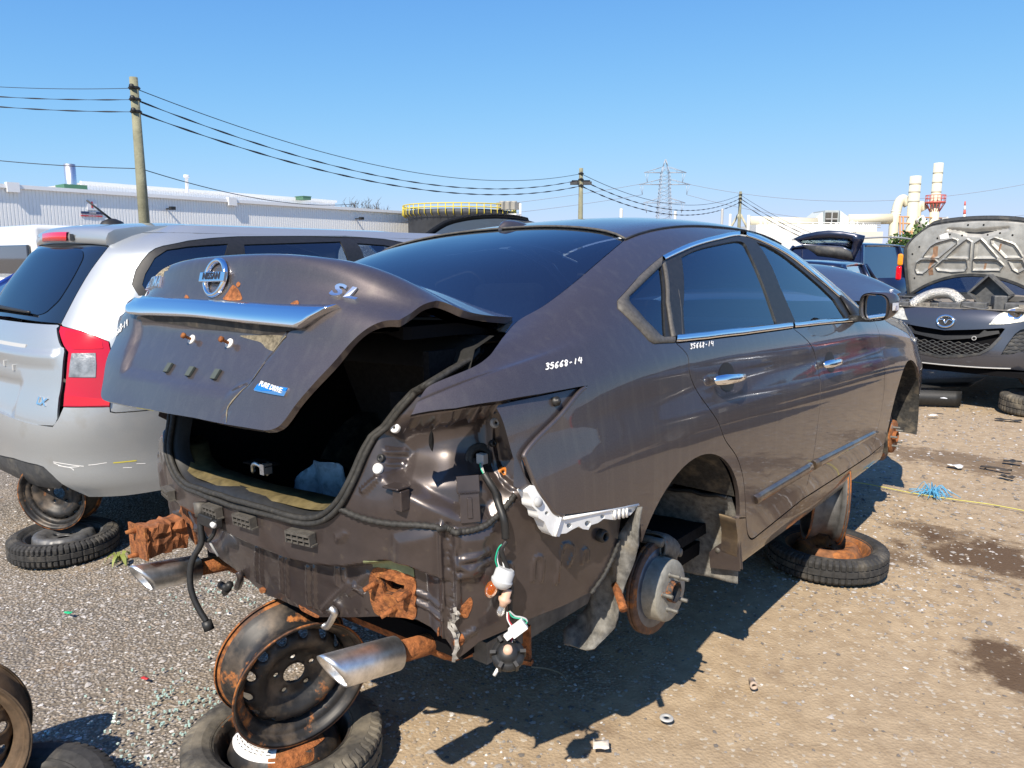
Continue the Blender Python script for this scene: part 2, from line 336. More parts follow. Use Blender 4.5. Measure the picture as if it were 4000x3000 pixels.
# ================================================================ ground
OIL = [(1.45, 2.5, .60, .42, .9), (1.8, 1.25, .42, .40, .9), (1.1, 2.75, .35, .22, .7), (.95, 2.2, .30, .25, .7), (2.1, 3.3, .8, .5, .7), (1.0, 4.6, 1.2, .5, .6)]
def ground_mat():
    m = bpy.data.materials.new('gravel_ground'); m.use_nodes = True; n, l = m.node_tree.nodes, m.node_tree.links; b = n['Principled BSDF']
    b.inputs['Roughness'].default_value = .95; b.inputs['Specular IOR Level'].default_value = .15
    tc = n.new('ShaderNodeTexCoord')
    def nz(s, d=6, r=.6, vec=None):
        t = n.new('ShaderNodeTexNoise'); t.inputs['Scale'].default_value = s; t.inputs['Detail'].default_value = d; t.inputs['Roughness'].default_value = r; l.new(vec or tc.outputs['Object'], t.inputs['Vector']); return t.outputs['Fac']
    def mr(s, a, z, o0=0, o1=1):
        r = n.new('ShaderNodeMapRange'); r.inputs[1].default_value = a; r.inputs[2].default_value = z; r.inputs[3].default_value = o0; r.inputs[4].default_value = o1; l.new(s, r.inputs[0]); return r.outputs[0]
    def mix(f, a, c, mode='MIX'):
        x = n.new('ShaderNodeMix'); x.data_type = 'RGBA'; x.blend_type = mode
        for i, q in ((0, f), (6, a), (7, c)):
            if hasattr(q, 'is_linked'): l.new(q, x.inputs[i])
            else: x.inputs[i].default_value = q if i == 0 else (*q, 1)
        return x.outputs[2]
    sep = n.new('ShaderNodeSeparateXYZ'); l.new(tc.outputs['Object'], sep.inputs[0])
    v = n.new('ShaderNodeTexVoronoi'); v.inputs['Scale'].default_value = 78; l.new(tc.outputs['Object'], v.inputs['Vector'])
    v2 = n.new('ShaderNodeTexVoronoi'); v2.inputs['Scale'].default_value = 38; l.new(tc.outputs['Object'], v2.inputs['Vector'])
    hs = n.new('ShaderNodeSeparateColor'); l.new(v.outputs['Color'], hs.inputs[0])
    stones = mix(hs.outputs[0], (.21, .186, .155), (.50, .45, .39)); stones = mix(mr(hs.outputs[1], .90, .94), stones, (.52, .50, .47))
    stones = mix(mr(v.outputs['Distance'], .25, .6), stones, (.15, .13, .105))
    dirt = mix(mr(nz(14, 8), .35, .65), (.31, .23, .145), (.43, .33, .215))
    dirt = mix(mr(hs.outputs[2], .94, .97), dirt, (.48, .43, .35))
    # smooth brown earth to the right of the sedan, loose gravel elsewhere
    ramp = n.new('ShaderNodeMath'); ramp.operation = 'MULTIPLY_ADD'; l.new(nz(1.1, 5), ramp.inputs[0]); ramp.inputs[1].default_value = 2.6
    l.new(mr(sep.outputs[0], -.5, 1.2, -1.0, .15), ramp.inputs[2])
    f = mr(ramp.outputs[0], .35, .95); c = mix(f, stones, dirt)
    c = mix(mr(nz(2.3, 7, .65), .60, .74), c, (.20, .14, .09)); c = mix(mr(nz(.9, 4), .35, .75, 0, .45), c, (.32, .255, .185))
    # oil stains on the lane at the right
    for k, (cx_, cy_, sx_, sy_, amt) in enumerate(OIL):
        vx = n.new('ShaderNodeMapping'); vx.inputs['Scale'].default_value = (1/sx_, 1/sy_, 1); vx.inputs['Location'].default_value = (-cx_/sx_, -cy_/sy_, 0); l.new(tc.outputs['Object'], vx.inputs[0])
        ln = n.new('ShaderNodeVectorMath'); ln.operation = 'LENGTH'; l.new(vx.outputs[0], ln.inputs[0])
        oil = n.new('ShaderNodeMath'); oil.operation = 'SUBTRACT'; l.new(nz(2.6+k, 8, .72), oil.inputs[0]); l.new(mr(ln.outputs['Value'], .1, 1.3, .0, .5), oil.inputs[1])
        c = mix(mr(oil.outputs[0], .22, .36, 0, amt), c, (.085, .052, .032))
    l.new(c, b.inputs['Base Color'])
    bp = n.new('ShaderNodeBump'); bp.inputs['Strength'].default_value = .8; bp.inputs['Distance'].default_value = .009
    h = n.new('ShaderNodeMath'); h.operation = 'MULTIPLY_ADD'; l.new(mr(v.outputs['Distance'], 0, .7, 1, 0), h.inputs[0]); l.new(mr(f, 0, 1, 1, .25), h.inputs[1]); l.new(mr(nz(70, 8, .75), 0, 1, 0, .45), h.inputs[2]); l.new(h.outputs[0], bp.inputs['Height'])
    l.new(bp.outputs[0], b.inputs['Normal']); return m
def hgt(x, y):
    return .010*np.sin(x*1.7+y*.9)*np.sin(y*1.3-x*.6)+.006*np.sin(x*4.1+1)*np.sin(y*3.7)-.012
ax_ = np.r_[-3000, -900, -300, -120, -60, -30, np.linspace(-14, 16, 150), 30, 60, 120, 300, 900, 3000]
ay_ = np.r_[-3000, -900, -300, -120, -60, -30, np.linspace(-12, 20, 160), 30, 60, 120, 300, 900, 3000]
gx, gy = np.meshgrid(ax_, ay_); k_ = np.clip(1.6-np.maximum(np.abs(gx), np.abs(gy))/14, 0, 1)
tag(MB().grid(np.stack([gx, gy, hgt(gx, gy)*k_-.004*(1-k_)], 2)).build('ground', ground_mat()), kind='structure')
# loose stones of the gravel near the viewer
def stones(name, n, r0, r1, box, cols, dens=None, seed=1):
    rg = np.random.default_rng(seed); x = rg.uniform(box[0], box[1], n*2); y = rg.uniform(box[2], box[3], n*2)
    if dens is not None: keep = rg.random(n*2) < dens(x, y); x, y = x[keep][:n], y[keep][:n]
    n = len(x); s = r0+(r1-r0)*rg.random(n)**2.2
    base = np.array([(1, 0, -.1), (.3, .9, .05), (-.8, .6, -.05), (-.9, -.5, .1), (.2, -1, 0), (.15, .1, .75), (-.1, 0, -.6)])
    F = np.array([(0, 1, 5), (1, 2, 5), (2, 3, 5), (3, 4, 5), (4, 0, 5)])
    V = base[None]*(1+.30*rg.normal(size=(n, 7, 3)).clip(-1, 1))*s[:, None, None]*np.stack([np.ones(n), rg.uniform(.6, 1, n), rg.uniform(.45, .9, n)], 1)[:, None]
    a = rg.uniform(0, 6.28, n); c, q = np.cos(a), np.sin(a); X = V[..., 0]*c[:, None]-V[..., 1]*q[:, None]; Y = V[..., 0]*q[:, None]+V[..., 1]*c[:, None]
    P = np.stack([X+x[:, None], Y+y[:, None], V[..., 2]+hgt(x, y)[:, None]+s[:, None]*.15], 2).reshape(-1, 3)
    FF = (F[None]+7*np.arange(n)[:, None, None]).reshape(-1, 3); me = bpy.data.meshes.new(name); me.vertices.add(len(P)); me.vertices.foreach_set('co', P.ravel())
    me.loops.add(FF.size); me.loops.foreach_set('vertex_index', FF.ravel()); me.polygons.add(len(FF)); me.polygons.foreach_set('loop_start', np.arange(len(FF))*3); me.polygons.foreach_set('loop_total', np.full(len(FF), 3))
    for c_ in cols: me.materials.append(c_)
    me.polygons.foreach_set('material_index', np.repeat(rg.choice(len(cols), n, p=[.3, .27, .2, .15, .08][:len(cols)]), 5)); me.update(); me.validate()
    o = bpy.data.objects.new(name, me); COL.objects.link(o); return tag(o, kind='stuff')
GC = [mat('stone_'+nm, c, .9, noise=(200, .2)) for nm, c in (('grey', (.28, .26, .24)), ('brown', (.26, .21, .16)), ('dark', (.15, .135, .12)), ('pale', (.42, .39, .36)), ('white', (.58, .56, .53)))]
den = lambda x, y: np.clip(1.0-.92*np.clip((x+.3+.5*np.sin(y*1.9+x))/1.6, 0, 1), .10, 1)
stones('gravel', 52000, .0035, .011, (-3.4, 3.2, -2.2, 3.4), GC, den, 3)
stones('coarse_gravel', 3600, .008, .017, (-5, 5.5, -2.2, 6.5), GC, lambda x, y: np.clip(.9-.78*np.clip((x-.1)/.8, 0, 1), 0, 1), 5)
stones('far_gravel', 9000, .008, .018, (-7, 6.5, 1.5, 9), GC, None, 8)
# ================================================================ the wrecked sedan
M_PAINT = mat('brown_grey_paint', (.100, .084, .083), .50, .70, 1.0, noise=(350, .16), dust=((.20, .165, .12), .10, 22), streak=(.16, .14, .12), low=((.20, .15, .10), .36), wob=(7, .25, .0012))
M_PAINT_LOW = mat('dusty_brown_paint', (.075, .060, .058), .45, .7, .9, noise=(350, .12), dust=((.24, .18, .11), .55, 7))
M_INNER = mat('inner_brown_paint', (.058, .046, .044), .34, .35, .6, noise=(25, .15), dust=((.17, .14, .10), .22, 18), bump=(260, .04, .002))
M_BLACK = mat('black_plastic', (.018, .018, .018), .5, noise=(60, .3))
M_RUBBER = mat('weathered_rubber', (.026, .025, .023), .7, noise=(90, .5), dust=((.10, .09, .07), .30, 60))
M_TRIMGREY = mat('faded_trim', (.085, .078, .068), .6, noise=(80, .3))
M_CHROME = mat('chrome', (.92, .93, .94), .10, 1.0)
M_BADGE = mat('worn_chrome_badge', (.86, .87, .88), .26, 1.0)
M_SATIN = mat('worn_steel', (.82, .82, .81), .42, 1.0, noise=(40, .25), bump=(150, .1, .002))
M_DARK = mat('dark_cavity', (.006, .006, .007), .9, spec=.1)
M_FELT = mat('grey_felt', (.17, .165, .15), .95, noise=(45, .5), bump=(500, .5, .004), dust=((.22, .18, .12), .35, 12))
M_RUST = mat('flaky_rust', (.25, .085, .025), .92, noise=(60, .65), bump=(140, .7, .008), rust=(.5, 20))
M_RUSTED = mat('rusting_steel', (.035, .033, .032), .6, .4, noise=(30, .4), bump=(200, .3, .003), rust=(.50, 11))
M_WHITEPL = mat('white_plastic', (.78, .78, .76), .45, noise=(60, .06))
M_CAST = mat('cast_iron', (.16, .155, .14), .65, .5, noise=(60, .35), rust=(.30, 14), bump=(220, .3, .002))
M_ROTOR = mat('rusty_rotor', (.13, .075, .05), .75, .3, noise=(50, .4), rust=(.42, 12))
M_GLASS = glassmat('tinted_glass', (.62, .80, 1.0), .30)
M_GLASSF = glassmat('front_glass', (.72, .88, 1.0), .72)
M_OLIVE = mat('dusty_olive_metal', (.16, .125, .055), .6, .3, noise=(30, .45), rust=(.2, 9), dust=((.26, .21, .12), .4, 8))
M_MIRROR = mat('mirror_glass', (.75, .78, .8), .02, 1.0)
M_AMBER = mat('amber_glass', (.75, .18, .01), .08, trans=.7)
M_CLEAR = mat('clear_lens', (.9, .92, .92), .05, trans=.85)
M_MARK = mat('white_paint_pen', (.85, .84, .80), .7)
M_CLOTH = mat('grey_seat_cloth', (.05, .048, .045), .95, noise=(60, .3))
M_CARPET = mat('black_carpet', (.012, .012, .013), .97, spec=.1, noise=(90, .4))

CAR = empty('wrecked_sedan', label='brown grey wrecked sedan with its bumper stripped and boot lid half open', cat='car')
CAR.matrix_world = Matrix([list(CAR_M[i])+[CAR_T[i]] for i in range(3)]+[[0, 0, 0, 1]])

ST = [ # y, widest x, belt z, belt x, then six points up and over to the roof centre
 (-1.06, .770, .905, .705, (.68,.925),(.65,.940),(.60,.955),(.48,.975),(.26,.99),(0,.995)),
 (-.85, .848, .965, .778, (.745,.99),(.715,1.01),(.67,1.03),(.50,1.055),(.27,1.075),(0,1.08)),
 (-.60, .892, 1.000, .822, (.785,1.035),(.74,1.062),(.672,1.09),(.50,1.118),(.27,1.138),(0,1.143)),
 (-.30, .909, 1.022, .845, (.795,1.095),(.735,1.155),(.655,1.198),(.50,1.236),(.27,1.262),(0,1.268)),
 (.05, .914, 1.030, .850, (.790,1.145),(.710,1.248),(.605,1.322),(.48,1.353),(.27,1.373),(0,1.378)),
 (.40, .915, 1.025, .852, (.785,1.165),(.705,1.290),(.600,1.382),(.47,1.415),(.27,1.433),(0,1.439)),
 (.90, .915, 1.005, .855, (.788,1.150),(.712,1.285),(.605,1.395),(.47,1.436),(.27,1.461),(0,1.470)),
 (1.40, .915, .990, .856, (.790,1.120),(.718,1.250),(.618,1.355),(.47,1.405),(.27,1.438),(0,1.450)),
 (1.85, .914, .976, .858, (.805,1.058),(.748,1.140),(.66,1.215),(.50,1.272),(.27,1.305),(0,1.315)),
 (2.30, .912, .955, .850, (.815,.985),(.775,1.012),(.71,1.045),(.50,1.085),(.27,1.11),(0,1.12)),
 (2.75, .908, .905, .842, (.81,.935),(.765,.958),(.69,.98),(.50,1.0),(.27,1.02),(0,1.025)),
 (3.20, .885, .840, .810, (.77,.872),(.72,.895),(.64,.915),(.46,.935),(.25,.95),(0,.955)),
 (3.62, .800, .750, .715, (.66,.785),(.60,.81),(.52,.83),(.38,.85),(.2,.865),(0,.87))]
LZ = [.16, .20, .28, .42, .56, .68, .79, .87]; LD = [.058, .040, .030, .016, .004, .0, .010, .025]
G = []
for y, P, zb, xb, *up in ST:
    row = []; k = (zb-.16)/(1.02-.16)
    for z, d in zip(LZ, LD): row.append((P-d, y, .16+(z-.16)*k))
    row.append((P-(P-xb)*.60, y, zb-.052)); row.append((xb, y, zb)); row += [(x, y, z) for x, z in up]; G.append(row)
G = np.array(G); kb = np.r_[0, np.cumsum(np.linalg.norm(np.diff(G[5], axis=0), axis=1))]
BODY = Surf([s[0] for s in ST], kb, G); BODY.flip = 1
BT = dict(zip('sill0 sill1 s2 s3 s4 s5 s6 s7 sub belt u1 u2 rail r1 r2 mid'.split(), kb))
if (BODY.nrm(np.array([[.9, BT['s4']]]))[0][0] < 0): BODY.flip = -1
def bpx(L): return BODY.px(CV, L)
def byz(L, x=.9): return np.array([BODY.dom(np.array([x, y, z])) for y, z in L])
def smooth(L, n=5): return [tuple(q) for q in catmull(np.array(L, float), n)]
def line(*segs):                                # joins curves, dropping doubled points
    out = []
    for s in segs:
        for p in s:
            if not out or np.linalg.norm(np.array(p)-out[-1]) > 1e-4: out.append(np.array(p, float))
    if np.linalg.norm(out[0]-out[-1]) < 1e-4: out.pop()
    return np.array(out)
glass_edge = bpx(smooth([(1960, 1322), (2023, 1252), (2123, 1194), (2240, 1106), (2358, 1006), (2440, 937)]))
bD = glass_edge[-1][1]
ditch = np.array([[y, bD+.012*math.sin((y-.1)*1.6)] for y in np.linspace(glass_edge[-1][0], 1.47, 16)])
wind_edge = np.array([[y, np.interp(y, [1.47, 1.75, 2.0, 2.2], [bD, BT['rail']+.02, BT['u2']+.045, BT['u1']+.05])] for y in np.linspace(1.47, 2.2, 10)])
win_top = bpx(smooth([(3368, 1226), (3299, 1162), (3182, 1060), (3064, 971), (2914, 905), (2800, 922), (2711, 946), (2650, 970), (2586, 1002)]))
q_trim_up = bpx([(2586, 1002), (2494, 1082), (2412, 1174)])
q_trim_lo = bpx([(2412, 1176), (2413, 1204), (2476, 1266), (2535, 1330), (2555, 1343), (2634, 1339)])
shut_r = bpx(smooth([(2640, 1340), (2685, 1388), (2694, 1458), (2723, 1529), (2800, 1640), (2832, 1717), (2879, 1788), (2905, 1882), (2914, 2022)]))
arch_r = byz([(.02+.365*math.cos(a), .325+.345*math.sin(a)) for a in np.linspace(R(8), R(152), 26)])
q_low = bpx(smooth([(2493, 1973), (2340, 1995), (2205, 2012), (2172, 2002), (2146, 1965), (2103, 1900), (2062, 1797), (2056, 1772), (2097, 1721), (2190, 1629), (2262, 1540)], 6))
q_lamp = bpx([(2295, 1507), (2200, 1524), (2114, 1540), (1951, 1569), (1780, 1597), (1604, 1622)])
q_deck = bpx(smooth([(1604, 1622), (1647, 1540), (1690, 1500), (1841, 1437), (1905, 1395), (1938, 1354), (1960, 1322)]))
dog = bpx([(2914, 2022), (2872, 2024)])
Q = line(glass_edge, ditch, wind_edge, [win_top[0]], win_top, q_trim_up, q_trim_lo, shut_r, dog, arch_r, q_low, q_lamp, q_deck)
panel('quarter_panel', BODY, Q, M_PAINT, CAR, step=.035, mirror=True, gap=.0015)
split_lo = bpx(smooth([(3096, 1281), (3170, 1352), (3199, 1464), (3205, 1500), (3199, 1618), (3170, 1823), (3135, 1949)]))
belt_r = bpx([(2636, 1341), (2760, 1328), (2900, 1311), (3096, 1283)])
belt_f = bpx([(3096, 1283), (3200, 1271), (3345, 1258)])
door_rb = bpx(smooth([(2914, 2022), (2919, 2076), (2928, 2098), (2942, 2103), (2975, 2078), (3060, 2010), (3135, 1949)]))
D_R = line(belt_r, split_lo, door_rb[::-1], shut_r[::-1])
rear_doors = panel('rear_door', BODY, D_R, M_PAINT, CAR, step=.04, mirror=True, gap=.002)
yb, bb = split_lo[-1]; bF = BODY.dom(np.array([.89, 2.1, .262]))[1]
front_shut = np.array([[2.14, belt_f[-1][1]+.02], [2.18, BT['s7']], [2.19, BT['s5']], [2.17, BT['s3']], [2.12, bF+.03], [2.08, bF]])
front_shut = catmull(front_shut, 4)
D_F = line(belt_f, front_shut, [(1.6, bF+(bb-bF)*.4)], split_lo[::-1])
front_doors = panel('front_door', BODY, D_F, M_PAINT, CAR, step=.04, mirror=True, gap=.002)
arch_f = byz([(2.776+.375*math.cos(a), .325+.365*math.sin(a)) for a in np.linspace(R(165), R(-2), 26)])
FEN = line(front_shut[::-1][:1], front_shut[::-1], [(2.2, BT['u1']+.045)], [(y, BT['u1']+.045) for y in (2.5, 2.8, 3.1, 3.35)], byz([(3.38, .55), (3.30, .38)]), arch_f[::-1], byz([(2.40, .27)]))
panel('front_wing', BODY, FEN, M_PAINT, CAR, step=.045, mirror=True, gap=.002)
SILL = line(bpx([(2914, 2024), (2872, 2026)]), byz([(.385, .31), (.40, .20), (.44, .165), (1.4, .165), (2.36, .17), (2.38, .27)]), [(2.09, bF-.004)], [(1.6, bF+(bb-bF)*.4-.004)], door_rb[::-1]-[0, .004])
panel('sill', BODY, SILL, M_PAINT_LOW, CAR, step=.05, mirror=True, gap=.001, flange=.06)
# roof, rear window, windscreen
def halfsym(edge): return edge
def top_panel(name, m, rows, off=0.0, step=None, flange=.012):
    """A panel across the whole car: rows of (y at the centre, y at the edge, edge coordinate b)."""
    g = []
    for yc, ye, be in rows:
        t = np.linspace(0, 1, 13); D = np.column_stack([yc+(ye-yc)*t**2, kb[-1]+(be-kb[-1])*t]); g.append(D)
    g = np.array(g); P = np.array([BODY.ev(r, off) for r in g]); N = np.array([BODY.nrm(r) for r in g])
    P2 = np.concatenate([P[:, ::-1]*1, P[:, 1:]*[-1, 1, 1]], 1); N2 = np.concatenate([N[:, ::-1]*1, N[:, 1:]*[-1, 1, 1]], 1)
    N2[:, 12] = N2[:, 12]*[0, 1, 1]; N2 /= np.linalg.norm(N2, axis=2, keepdims=True)
    a, b = P2.shape[:2]; f = [(i*b+j, (i+1)*b+j, (i+1)*b+j+1, i*b+j+1) for i in range(a-1) for j in range(b-1)]
    return mk(name, P2.reshape(-1, 3), f, m, CAR, True, N2.reshape(-1, 3))
gy0, gyr = glass_edge[-1][0], glass_edge
def eb(y): return float(np.interp(y, gyr[:, 0], gyr[:, 1]))
ys = np.linspace(0, 1, 15)
top_panel('roof', M_PAINT, [(.20+(1.50-.20)*t, gy0+.01+(1.47-gy0)*t, float(np.interp(gy0+.01+(1.47-gy0)*t, ditch[:, 0], ditch[:, 1]))+.006) for t in np.linspace(0, 1, 24)])
rg = top_panel('rear_window', M_GLASS, [(-.62+(.19+.62)*t, -.60+(gy0+.60)*t, eb(-.60+(gy0+.60)*t)+.004) for t in np.linspace(0, 1, 24)], off=-.004)
top_panel('windscreen', M_GLASSF, [(1.515+(2.36-1.515)*t, 1.49+(2.18-1.49)*t, float(np.interp(1.49+(2.18-1.49)*t, wind_edge[:, 0], wind_edge[:, 1]))+.004) for t in np.linspace(0, 1, 14)], off=-.004)
# window glass and trim
def strip(name, edge0, edge1, m, off, parent=CAR, mirror=True, thick=.006):
    e0, e1 = resample(np.array(edge0), .03, False), None
    t0 = np.r_[0, np.cumsum(seglen(e0, False))]; E1 = np.array(edge1); t1 = np.r_[0, np.cumsum(seglen(E1, False))]
    e1 = np.column_stack([np.interp(t0/t0[-1], t1/t1[-1], E1[:, k]) for k in (0, 1)]); rows = []
    for w, o in ((0, off-thick), (0, off), (.5, off+.0015), (1, off), (1, off-thick)): rows.append(BODY.ev(e0+(e1-e0)*w, o))
    g = np.array(rows); out = []
    for s in ((1, -1) if mirror else (1,)):
        b = MB().grid(g*[s, 1, 1]); 
        if (s > 0) == (BODY.flip > 0): b.f = [f[::-1] for f in b.f]
        out.append(b.build(name, m, parent))
    return out
chrome_top_in = bpx(smooth([(3362, 1232), (3292, 1172), (3176, 1073), (3062, 986), (2914, 922), (2805, 937), (2716, 962), (2655, 988), (2598, 1015)]))
strip('chrome_window_trim', win_top[:21], chrome_top_in[:21], M_CHROME, .004)
strip('chrome_window_trim', win_top[21:], chrome_top_in[21:], M_CHROME, .004)
strip('chrome_belt_trim', bpx([(2642, 1311), (2760, 1298), (2900, 1281), (3092, 1260)]), bpx([(2638, 1338), (2760, 1325), (2900, 1308), (3094, 1281)]), M_CHROME, .005)
strip('chrome_belt_trim', bpx([(3100, 1261), (3200, 1249), (3340, 1243)]), bpx([(3102, 1280), (3200, 1269), (3343, 1256)]), M_CHROME, .005)
# side windows: black surround with the panes set in
ring = line(chrome_top_in, q_trim_up, q_trim_lo, bpx([(2640, 1318)]), bpx([(2760, 1301), (2900, 1284), (3096, 1263), (3200, 1252), (3350, 1244)]))
p_q = bpx([(2583, 1040), (2520, 1100), (2456, 1162), (2460, 1180), (2520, 1250), (2585, 1315), (2598, 1318), (2604, 1310), (2596, 1180)])
p_r = bpx(smooth([(2664, 1003), (2720, 975), (2800, 954), (2895, 941), (2930, 985), (2985, 1110), (3040, 1268)])+[(2900, 1283), (2680, 1309), (2672, 1200)])
p_f = bpx(smooth([(2956, 943), (3020, 968), (3100, 1025), (3200, 1110), (3262, 1170)])+[(3290, 1215), (3312, 1247), (3200, 1256), (3115, 1267), (3050, 1120), (2990, 990)])
panel('window_surround', BODY, ring, M_BLACK, CAR, holes=[p_q, p_r, p_f], off=-.003, mirror=True, step=.04, flange=.012, gap=0)
for nm, p, g in (('quarter_window', p_q, M_GLASS), ('rear_door_window', p_r, M_GLASS), ('front_door_window', p_f, M_GLASSF)):
    panel(nm, BODY, shrink(p, -.004), g, CAR, off=-.009, mirror=True, step=.05, flange=0, gap=0)
strip('quarter_window_frame', line(q_trim_up, q_trim_lo), bpx([(2583, 1038), (2520, 1098), (2455, 1160), (2458, 1182), (2520, 1252), (2585, 1318), (2636, 1316)]), M_TRIMGREY, .003)
strip('window_divider', bpx([(2590, 1030), (2604, 1180), (2626, 1315)]), bpx([(2600, 1022), (2616, 1180), (2640, 1313)]), M_TRIMGREY, .003)
strip('glass_run', bpx([(2651, 1130), (2663, 1220), (2668, 1308)]), bpx([(2656, 1128), (2669, 1220), (2674, 1307)]), M_TRIMGREY, -.004)
# door handles
def door_handle(parent, a, b, cup):
    A, B = [BODY.ev(np.array([BODY.cast(CV, *q)]))[0] for q in (a, b)]; n = BODY.nrm(np.array([BODY.cast(CV, *a)]))[0]
    n2 = n; ax = B-A; L = np.linalg.norm(ax)
    for s in (1, -1):
        S = np.array([s, 1, 1]); mb = MB(); sec = []
        for t, h, w in ((0, .012, .010), (.04, .026, .015), (.22, .030, .018), (.44, .026, .018), (.46, .0245, .016), (.48, .026, .018), (.7, .021, .015), (.88, .019, .012), (1, .010, .006)):
            c = A+ax*t+n2*(.034*math.sin(math.pi*min(1, max(0, .12+t*.8)))+.004); u = np.cross(n2, ax/L)
            sec.append([c+u*h*.5*math.cos(q)*1.15+n2*w*.5*math.sin(q) for q in np.arange(12)*math.pi/6])
        mb.grid(np.array(sec)*S, True); mb.f += [tuple(range(12))[::-1], tuple(range(96, 108))]; mb.m += [0, 0]; mb.sm += [True, True]
        mb.build('door_handle', M_CHROME, parent[0 if s > 0 else 1])
        c = BODY.cast(CV, *cup); pol = np.array([[c[0]+.062*math.cos(t), c[1]+.048*math.sin(t)] for t in np.linspace(0, 2*math.pi, 28, endpoint=False)])
        D, F = fill(pol, (), .012); k = 1-np.clip(np.hypot((D[:, 0]-c[0])/.062, (D[:, 1]-c[1])/.048), 0, 1); P = BODY.ev(D, (.0012-.0*k)[:, None])
        mk('handle_cup', P*S, F if (s > 0) == (BODY.flip > 0) else F[:, ::-1], M_BLACK, parent[0 if s > 0 else 1])
door_handle(rear_doors, (2772, 1488), (2900, 1470), (2838, 1474))
door_handle(front_doors, (3203, 1428), (3276, 1412), (3242, 1414))
# door mouldings
def moulding(parent, top, bot):
    t, b = bpx(top), bpx(bot); n = 14
    f = lambda e: np.array([e[0]+(e[-1]-e[0])*k for k in np.linspace(0, 1, n)])
    t, b = f(t), f(b); rows = [BODY.ev(t, -.002)]
    for w, o in ((.12, .010), (.45, .014), (.8, .012), (1, -.002)): rows.append(BODY.ev(t+(b-t)*w, o))
    g = np.array(rows)
    for s, p in ((1, parent[0]), (-1, parent[1])):
        m = MB().grid(g*[s, 1, 1]); m.f += [tuple(range(0, 5*n, n)), tuple(range(n-1, 5*n, n))[::-1]]; m.m += [0]*2; m.sm += [False]*2
        if (s > 0) == (BODY.flip > 0): m.f = [q[::-1] for q in m.f]
        m.build('door_moulding', M_PAINT_LOW, p)
moulding(rear_doors, [(2944, 1936), (3166, 1805)], [(2950, 1970), (3166, 1842)])
moulding(front_doors, [(3177, 1799), (3420, 1680)], [(3177, 1838), (3425, 1690)])
# ---------------------------------------------------------------- stripped tail of the sedan
def Z(x0, y0, w): return lambda L: [(x0+a*w/2212, y0+b*w/2212) for a, b in L]
zE, zD, zH, zG, zL, zF = Z(500, 1700, 1100), Z(1300, 1450, 1200), Z(600, 2200, 1200), Z(1600, 2100, 1200), Z(300, 900, 1200), Z(1300, 700, 1300)
pl = [(0, -.985), (.28, -.968), (.50, -.925), (.62, -.885), (.705, -.83), (.768, -.735), (.815, -.61), (.848, -.45), (.868, -.30), (.875, -.2)]
sk = np.r_[0, np.cumsum(seglen(np.array(pl), False))]; sk = np.r_[-sk[:0:-1], sk]; pl2 = [(-x, y) for x, y in pl[:0:-1]]+pl
zr = [.20, .30, .40, .50, .60, .68, .78, .88, .99]; ti = [.055, .030, .012, 0, -.004, -.010, .012, .042, .085]
G = [[(x*(1-t*.9), y+t*(1-min(1, abs(x)/.8)**3)+t*.2, z) for z, t in zip(zr, ti)] for x, y in pl2]
REAR = Surf(sk, zr, G); REAR.flip = 1
if REAR.nrm(np.array([[0, .5]]))[0][1] > 0: REAR.flip = -1
rpx = lambda L: REAR.px(CV, L)
def band(D, L, w):                              # 1 on a line, fading to 0 at distance w
    d = np.clip(dist_poly(D, np.array(L), False)/w, 0, 1); return (1-d*d)**2
def area(D, P, w):                              # 1 inside an outline, soft edge of width w
    P = np.array(P); d = dist_poly(D, P, True)*np.where(inside(D, P), 1, -1); t = np.clip(d/w*.5+.5, 0, 1); return t*t*(3-2*t)
step_l = rpx([(800, 2040), (860, 2080), (1000, 2146), (1100, 2186), (1230, 2218), (1330, 2226), (1500, 2200), (1600, 2215), (1720, 2262), (1790, 2280)])
deep = rpx(zD([(560, 395), (900, 330), (1180, 290), (1310, 640), (1300, 770), (1200, 735), (1000, 705), (850, 712), (700, 705), (520, 690), (400, 715), (375, 650), (410, 480)]))
shal = rpx(zD([(520, 380), (1190, 275), (1335, 640), (1325, 820), (1150, 1045), (900, 1020), (600, 880), (440, 800), (380, 720), (385, 450)]))
ribs = [rpx(zE(q)) for q in ([(912, 930), (915, 1200)], [(950, 930), (958, 1225)], [(1105, 1010), (1118, 1290)], [(1150, 1020), (1165, 1330)], [(1320, 1100), (1330, 1400)], [(1372, 1100), (1385, 1420)], [(1555, 1100), (1560, 1240)], [(1605, 1110), (1612, 1200)])]
vgr = [rpx(zE(q)) for q in ([(1650, 1310), (1810, 1150)], [(1445, 1440), (1650, 1230)])]
hrib = [rpx(q) for q in (zG([(0, 455), (205, 530)]), zG([(0, 530), (205, 612)]), zG([(350, 150), (560, 95)]), zG([(350, 190), (420, 215), (560, 170)]), zG([(360, 270), (500, 235)]), zE([(1700, 1240), (1760, 1300)]), zG([(340, 740), (460, 670)]))]
block = rpx(zD([(455, 1195), (760, 1130), (768, 1480), (690, 1500), (560, 1430), (445, 1380)]))
block2 = rpx(zE([(1630, 790), (1690, 755), (1725, 770), (1690, 830), (1640, 840)]))
colm = rpx(zD([(890, 1165), (1140, 1150), (1060, 1380), (1020, 1490), (920, 1480), (885, 1400)]))
uu = [rpx(zD(catmull(np.array(q), 4))) for q in ([(1440, 1500), (1450, 1370), (1480, 1330), (1510, 1370), (1500, 1500)], [(1610, 1520), (1650, 1280), (1695, 1245), (1735, 1290), (1690, 1400)], [(1240, 1560), (1250, 1400), (1275, 1390), (1290, 1420), (1285, 1520)], [(1790, 1370), (1800, 1290), (1830, 1290), (1835, 1350)])]
seam = rpx(zD([(783, 1100), (778, 1300), (790, 1640)])+zG([(230, 520), (232, 740)]))
